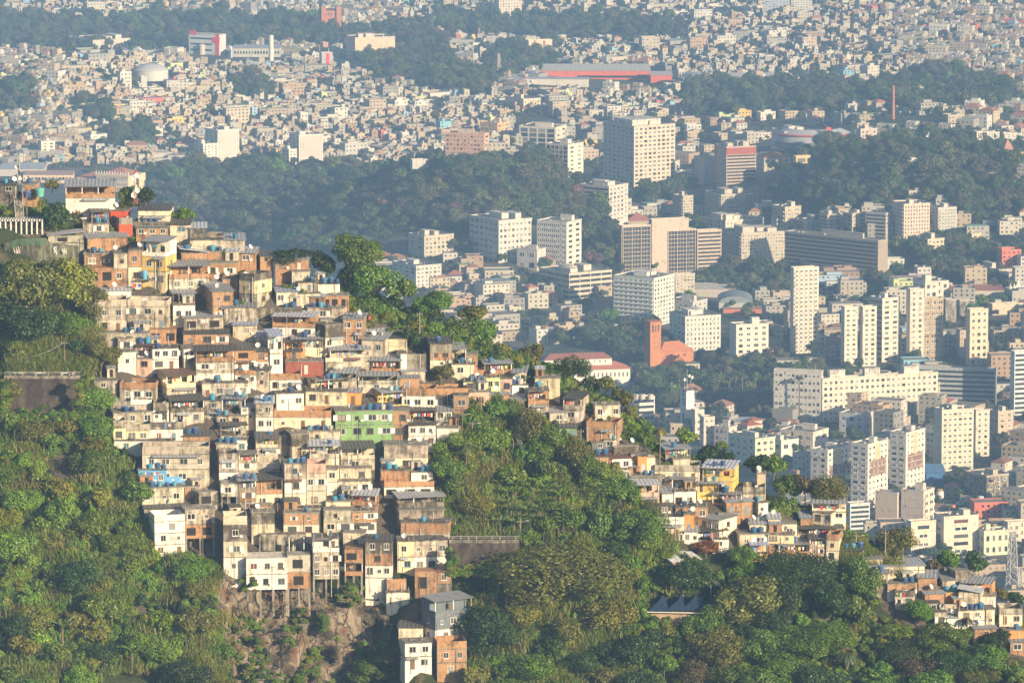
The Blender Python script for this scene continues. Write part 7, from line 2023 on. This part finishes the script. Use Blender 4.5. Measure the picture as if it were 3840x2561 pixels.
# ================================================================== LABELS: each from its looks and from what it stands by
def label_all():
    used = {}
    for o in SC.objects:
        if o.get('label'): used.setdefault(o['label'].lower(), o)
    marks = [(n if n.startswith('the ') else 'the ' + n, x, y) for n, x, y, ok in LAND if ok]
    for h in FAV:
        if h['land']: marks.append(('the ' + h['land'], h['x'], h['y']))
    for t in TREES:
        if t['land']: marks.append(('the ' + t['land'], t['x'], t['y']))
    def way(dx, dy):
        if abs(dx) > 2.2 * abs(dy): return 'right of' if dx > 0 else 'left of'
        if abs(dy) > 2.2 * abs(dx): return 'below' if dy > 0 else 'above'
        return ('below' if dy > 0 else 'above') + (' and right of' if dx > 0 else ' and left of')
    def near(x, y): return sorted(marks, key=lambda m: math.hypot(m[1] - x, (m[2] - y)))[:7]
    def give(o, heads, x, y, group=None, cat=None):
        """heads: descriptions from the plain to the fuller"""
        m = [q for q in near(x, y) if math.hypot(q[1] - x, q[2] - y) > 4]
        cands = []
        for q in m[:4]:
            d = math.hypot(x - q[1], y - q[2]); w = way(x - q[1], y - q[2])
            for hd in heads: cands.append(f"{hd} {'close ' if d < 70 and w in ('right of', 'left of') else 'just ' if d < 110 else ''}{w} {q[0]}")
        for i in range(min(len(m), 4)):
            for j in range(i + 1, min(len(m), 5)):
                cands.append(f"{heads[-1]} between {m[i][0]} and {m[j][0]}")
        for i in range(4):
            for j in range(7):
                if i != j and i < len(m) and j < len(m): cands.append(f"{heads[0]} {way(x - m[i][1], y - m[i][2])} {m[i][0]}, towards {m[j][0]}")
        for c in cands:
            if len(c.replace('-', ' ').split()) <= 16 and len(c.split()) <= 16 and c.lower() not in used:
                o['label'] = c; used[c.lower()] = o
                if group: o['group'] = group
                return c
        c = cands[0]; c = ' '.join(c.split()[:16]); o['label'] = c
        g = 'alike: ' + c[:60]; o['group'] = g
        if c.lower() in used and used[c.lower()].get('label', '').lower() == c.lower(): used[c.lower()]['group'] = g
        return c
    NUM = {1: 'one', 2: 'two', 3: 'three', 4: 'four', 5: 'five', 6: 'six', 7: 'seven', 8: 'eight'}
    for h in sorted(FAV, key=lambda q: q['label'] is None):
        o = h['o']
        if h['label']: o['label'] = h['label']; used[h['label'].lower()] = o; continue
        w = PAL[h['sto'][-1 if len(h['sto']) == 1 else 0][0]][3]; w2 = PAL[h['sto'][-1][0]][3]
        col = w if w == w2 else f'{w} and {w2}'
        size = 'narrow' if h['W'] < 4.6 else 'wide' if h['W'] > 12 else 'small' if h['yb'] - h['yt'] < 45 else 'tall' if len(h['sto']) > 2 else ''
        rf = {'f': 'flat roofed', 'n': 'open topped', 't': 'sheet roofed', 'z': 'pale sheet roofed', 'd': 'black sheet roofed', 'x': 'rusty roofed', 'v': 'lilac sheet roofed'}.get(h['roof'][0], '')
        ex = f"with {NUM[h['nw']]} window{'s' if h['nw'] > 1 else ''}" if 0 < h['nw'] < 9 else 'with an open veranda' if any(q[1:2] == 'o' for q in h['sto']) else 'without windows'
        h1 = ' '.join(q for q in (size, col, rf, 'house') if q); give(o, [h1, h1 + ' ' + ex], h['x'], h['y'])
    names = {h['o'].name: h for h in FAV}
    for nm, ts in tanks_by.items():
        h = names[nm]; hl = h['land']
        for i, (t, w) in enumerate(ts):
            px = project(t.location)
            same = [q for q in ts if q[1] == w]
            ordn = '' if len(same) == 1 else ('left ' if t is same[0][0] else 'right ' if t is same[-1][0] and len(same) == 2 else ('second ', 'third ', 'fourth ', 'fifth ')[min([q[0] for q in same].index(t), 4) - 1])
            roof = PAL[h['sto'][0][0]][3]
            t['category'] = 'water tank'
            hd = f"{ordn}{w} water tank on the {hl} roof" if hl else f"{ordn}{w} tank on a {roof} house"
            if hl and hd.lower() not in used and len(hd.split()) >= 4: t['label'] = hd; used[hd.lower()] = t; t['group'] = 'rooftop water tanks'
            else: give(t, [hd], px[0], px[1], 'rooftop water tanks')
    for o, h in DISHES:
        px = project(o.location); roof = PAL[h['sto'][0][0]][3]
        give(o, [f"satellite dish on a {roof} house"] if not h['land'] else [f"satellite dish on the {h['land']},"], px[0], px[1], 'satellite dishes')
    for o, h in LAUN:
        px = project(o.location); give(o, [f"laundry line on a {PAL[h['sto'][0][0]][3]} veranda"], px[0], px[1], 'laundry lines')
    for t in sorted(TREES, key=lambda q: q['label'] is None):
        o = t['o']
        if t['label']: o['label'] = t['label']; used[t['label'].lower()] = o; continue
        size = 'big' if t['rx'] > 95 else 'small' if t['rx'] < 42 else 'mid-sized'; sh = 'sparse' if t['thin'] else 'flat-topped' if t['ry'] < .68 * t['rx'] else 'rounded' if t['ry'] > .85 * t['rx'] else 'spreading'
        hz = 'hazy ' if t['plain'] else ''
        give(o, [f"{size} {hz}{t['w']} tree", f"{sh} {size} {hz}{t['w']} tree"], t['x'], t['y'])
    CN = lambda c: 'brick-coloured' if c[0] > 1.6 * c[2] and c[0] < .56 and c[1] < .32 else 'grey' if abs(c[0] - c[2]) < .1 and c[0] < .45 else 'white' if c[0] > .58 and c[2] > .46 else 'turquoise' if c[2] > c[0] * 1.4 else 'lime' if c[1] > c[0] else 'yellow' if c[2] < .2 and c[1] > .36 else 'red' if c[1] < .2 else 'tan' if c[0] < .54 else 'cream'
    for f in FAR:
        sz = 'broad' if f['w'] > 18 else 'tall' if f['h'] > 8 else 'low' if f['h'] < 4 else 'two-storey'
        rf = 'tile-roofed' if f['hip'] else 'flat-roofed'
        give(f['o'], [f"{sz} {CN(f['col'])} {rf} house"], f['x'], f['y'])
label_all()
# ================================================================== HAZE
def make_haze():
    t = bpy.data.materials.new('haze'); t.use_nodes = True
    n = t.node_tree; n.nodes.clear()
    o = n.nodes.new('ShaderNodeOutputMaterial'); v = n.nodes.new('ShaderNodeVolumePrincipled')
    v.inputs['Color'].default_value = (0.30, 0.55, 1.0, 1)
    v.inputs['Density'].default_value = 0.69e-4
    v.inputs['Anisotropy'].default_value = -0.3
    n.links.new(v.outputs[0], o.inputs['Volume'])
    b = MB(); b.box(-7000, 7000, -2500, 12500, -6, 640)
    ob('haze', b.mesh('haze', t), kind='stuff')
make_haze()
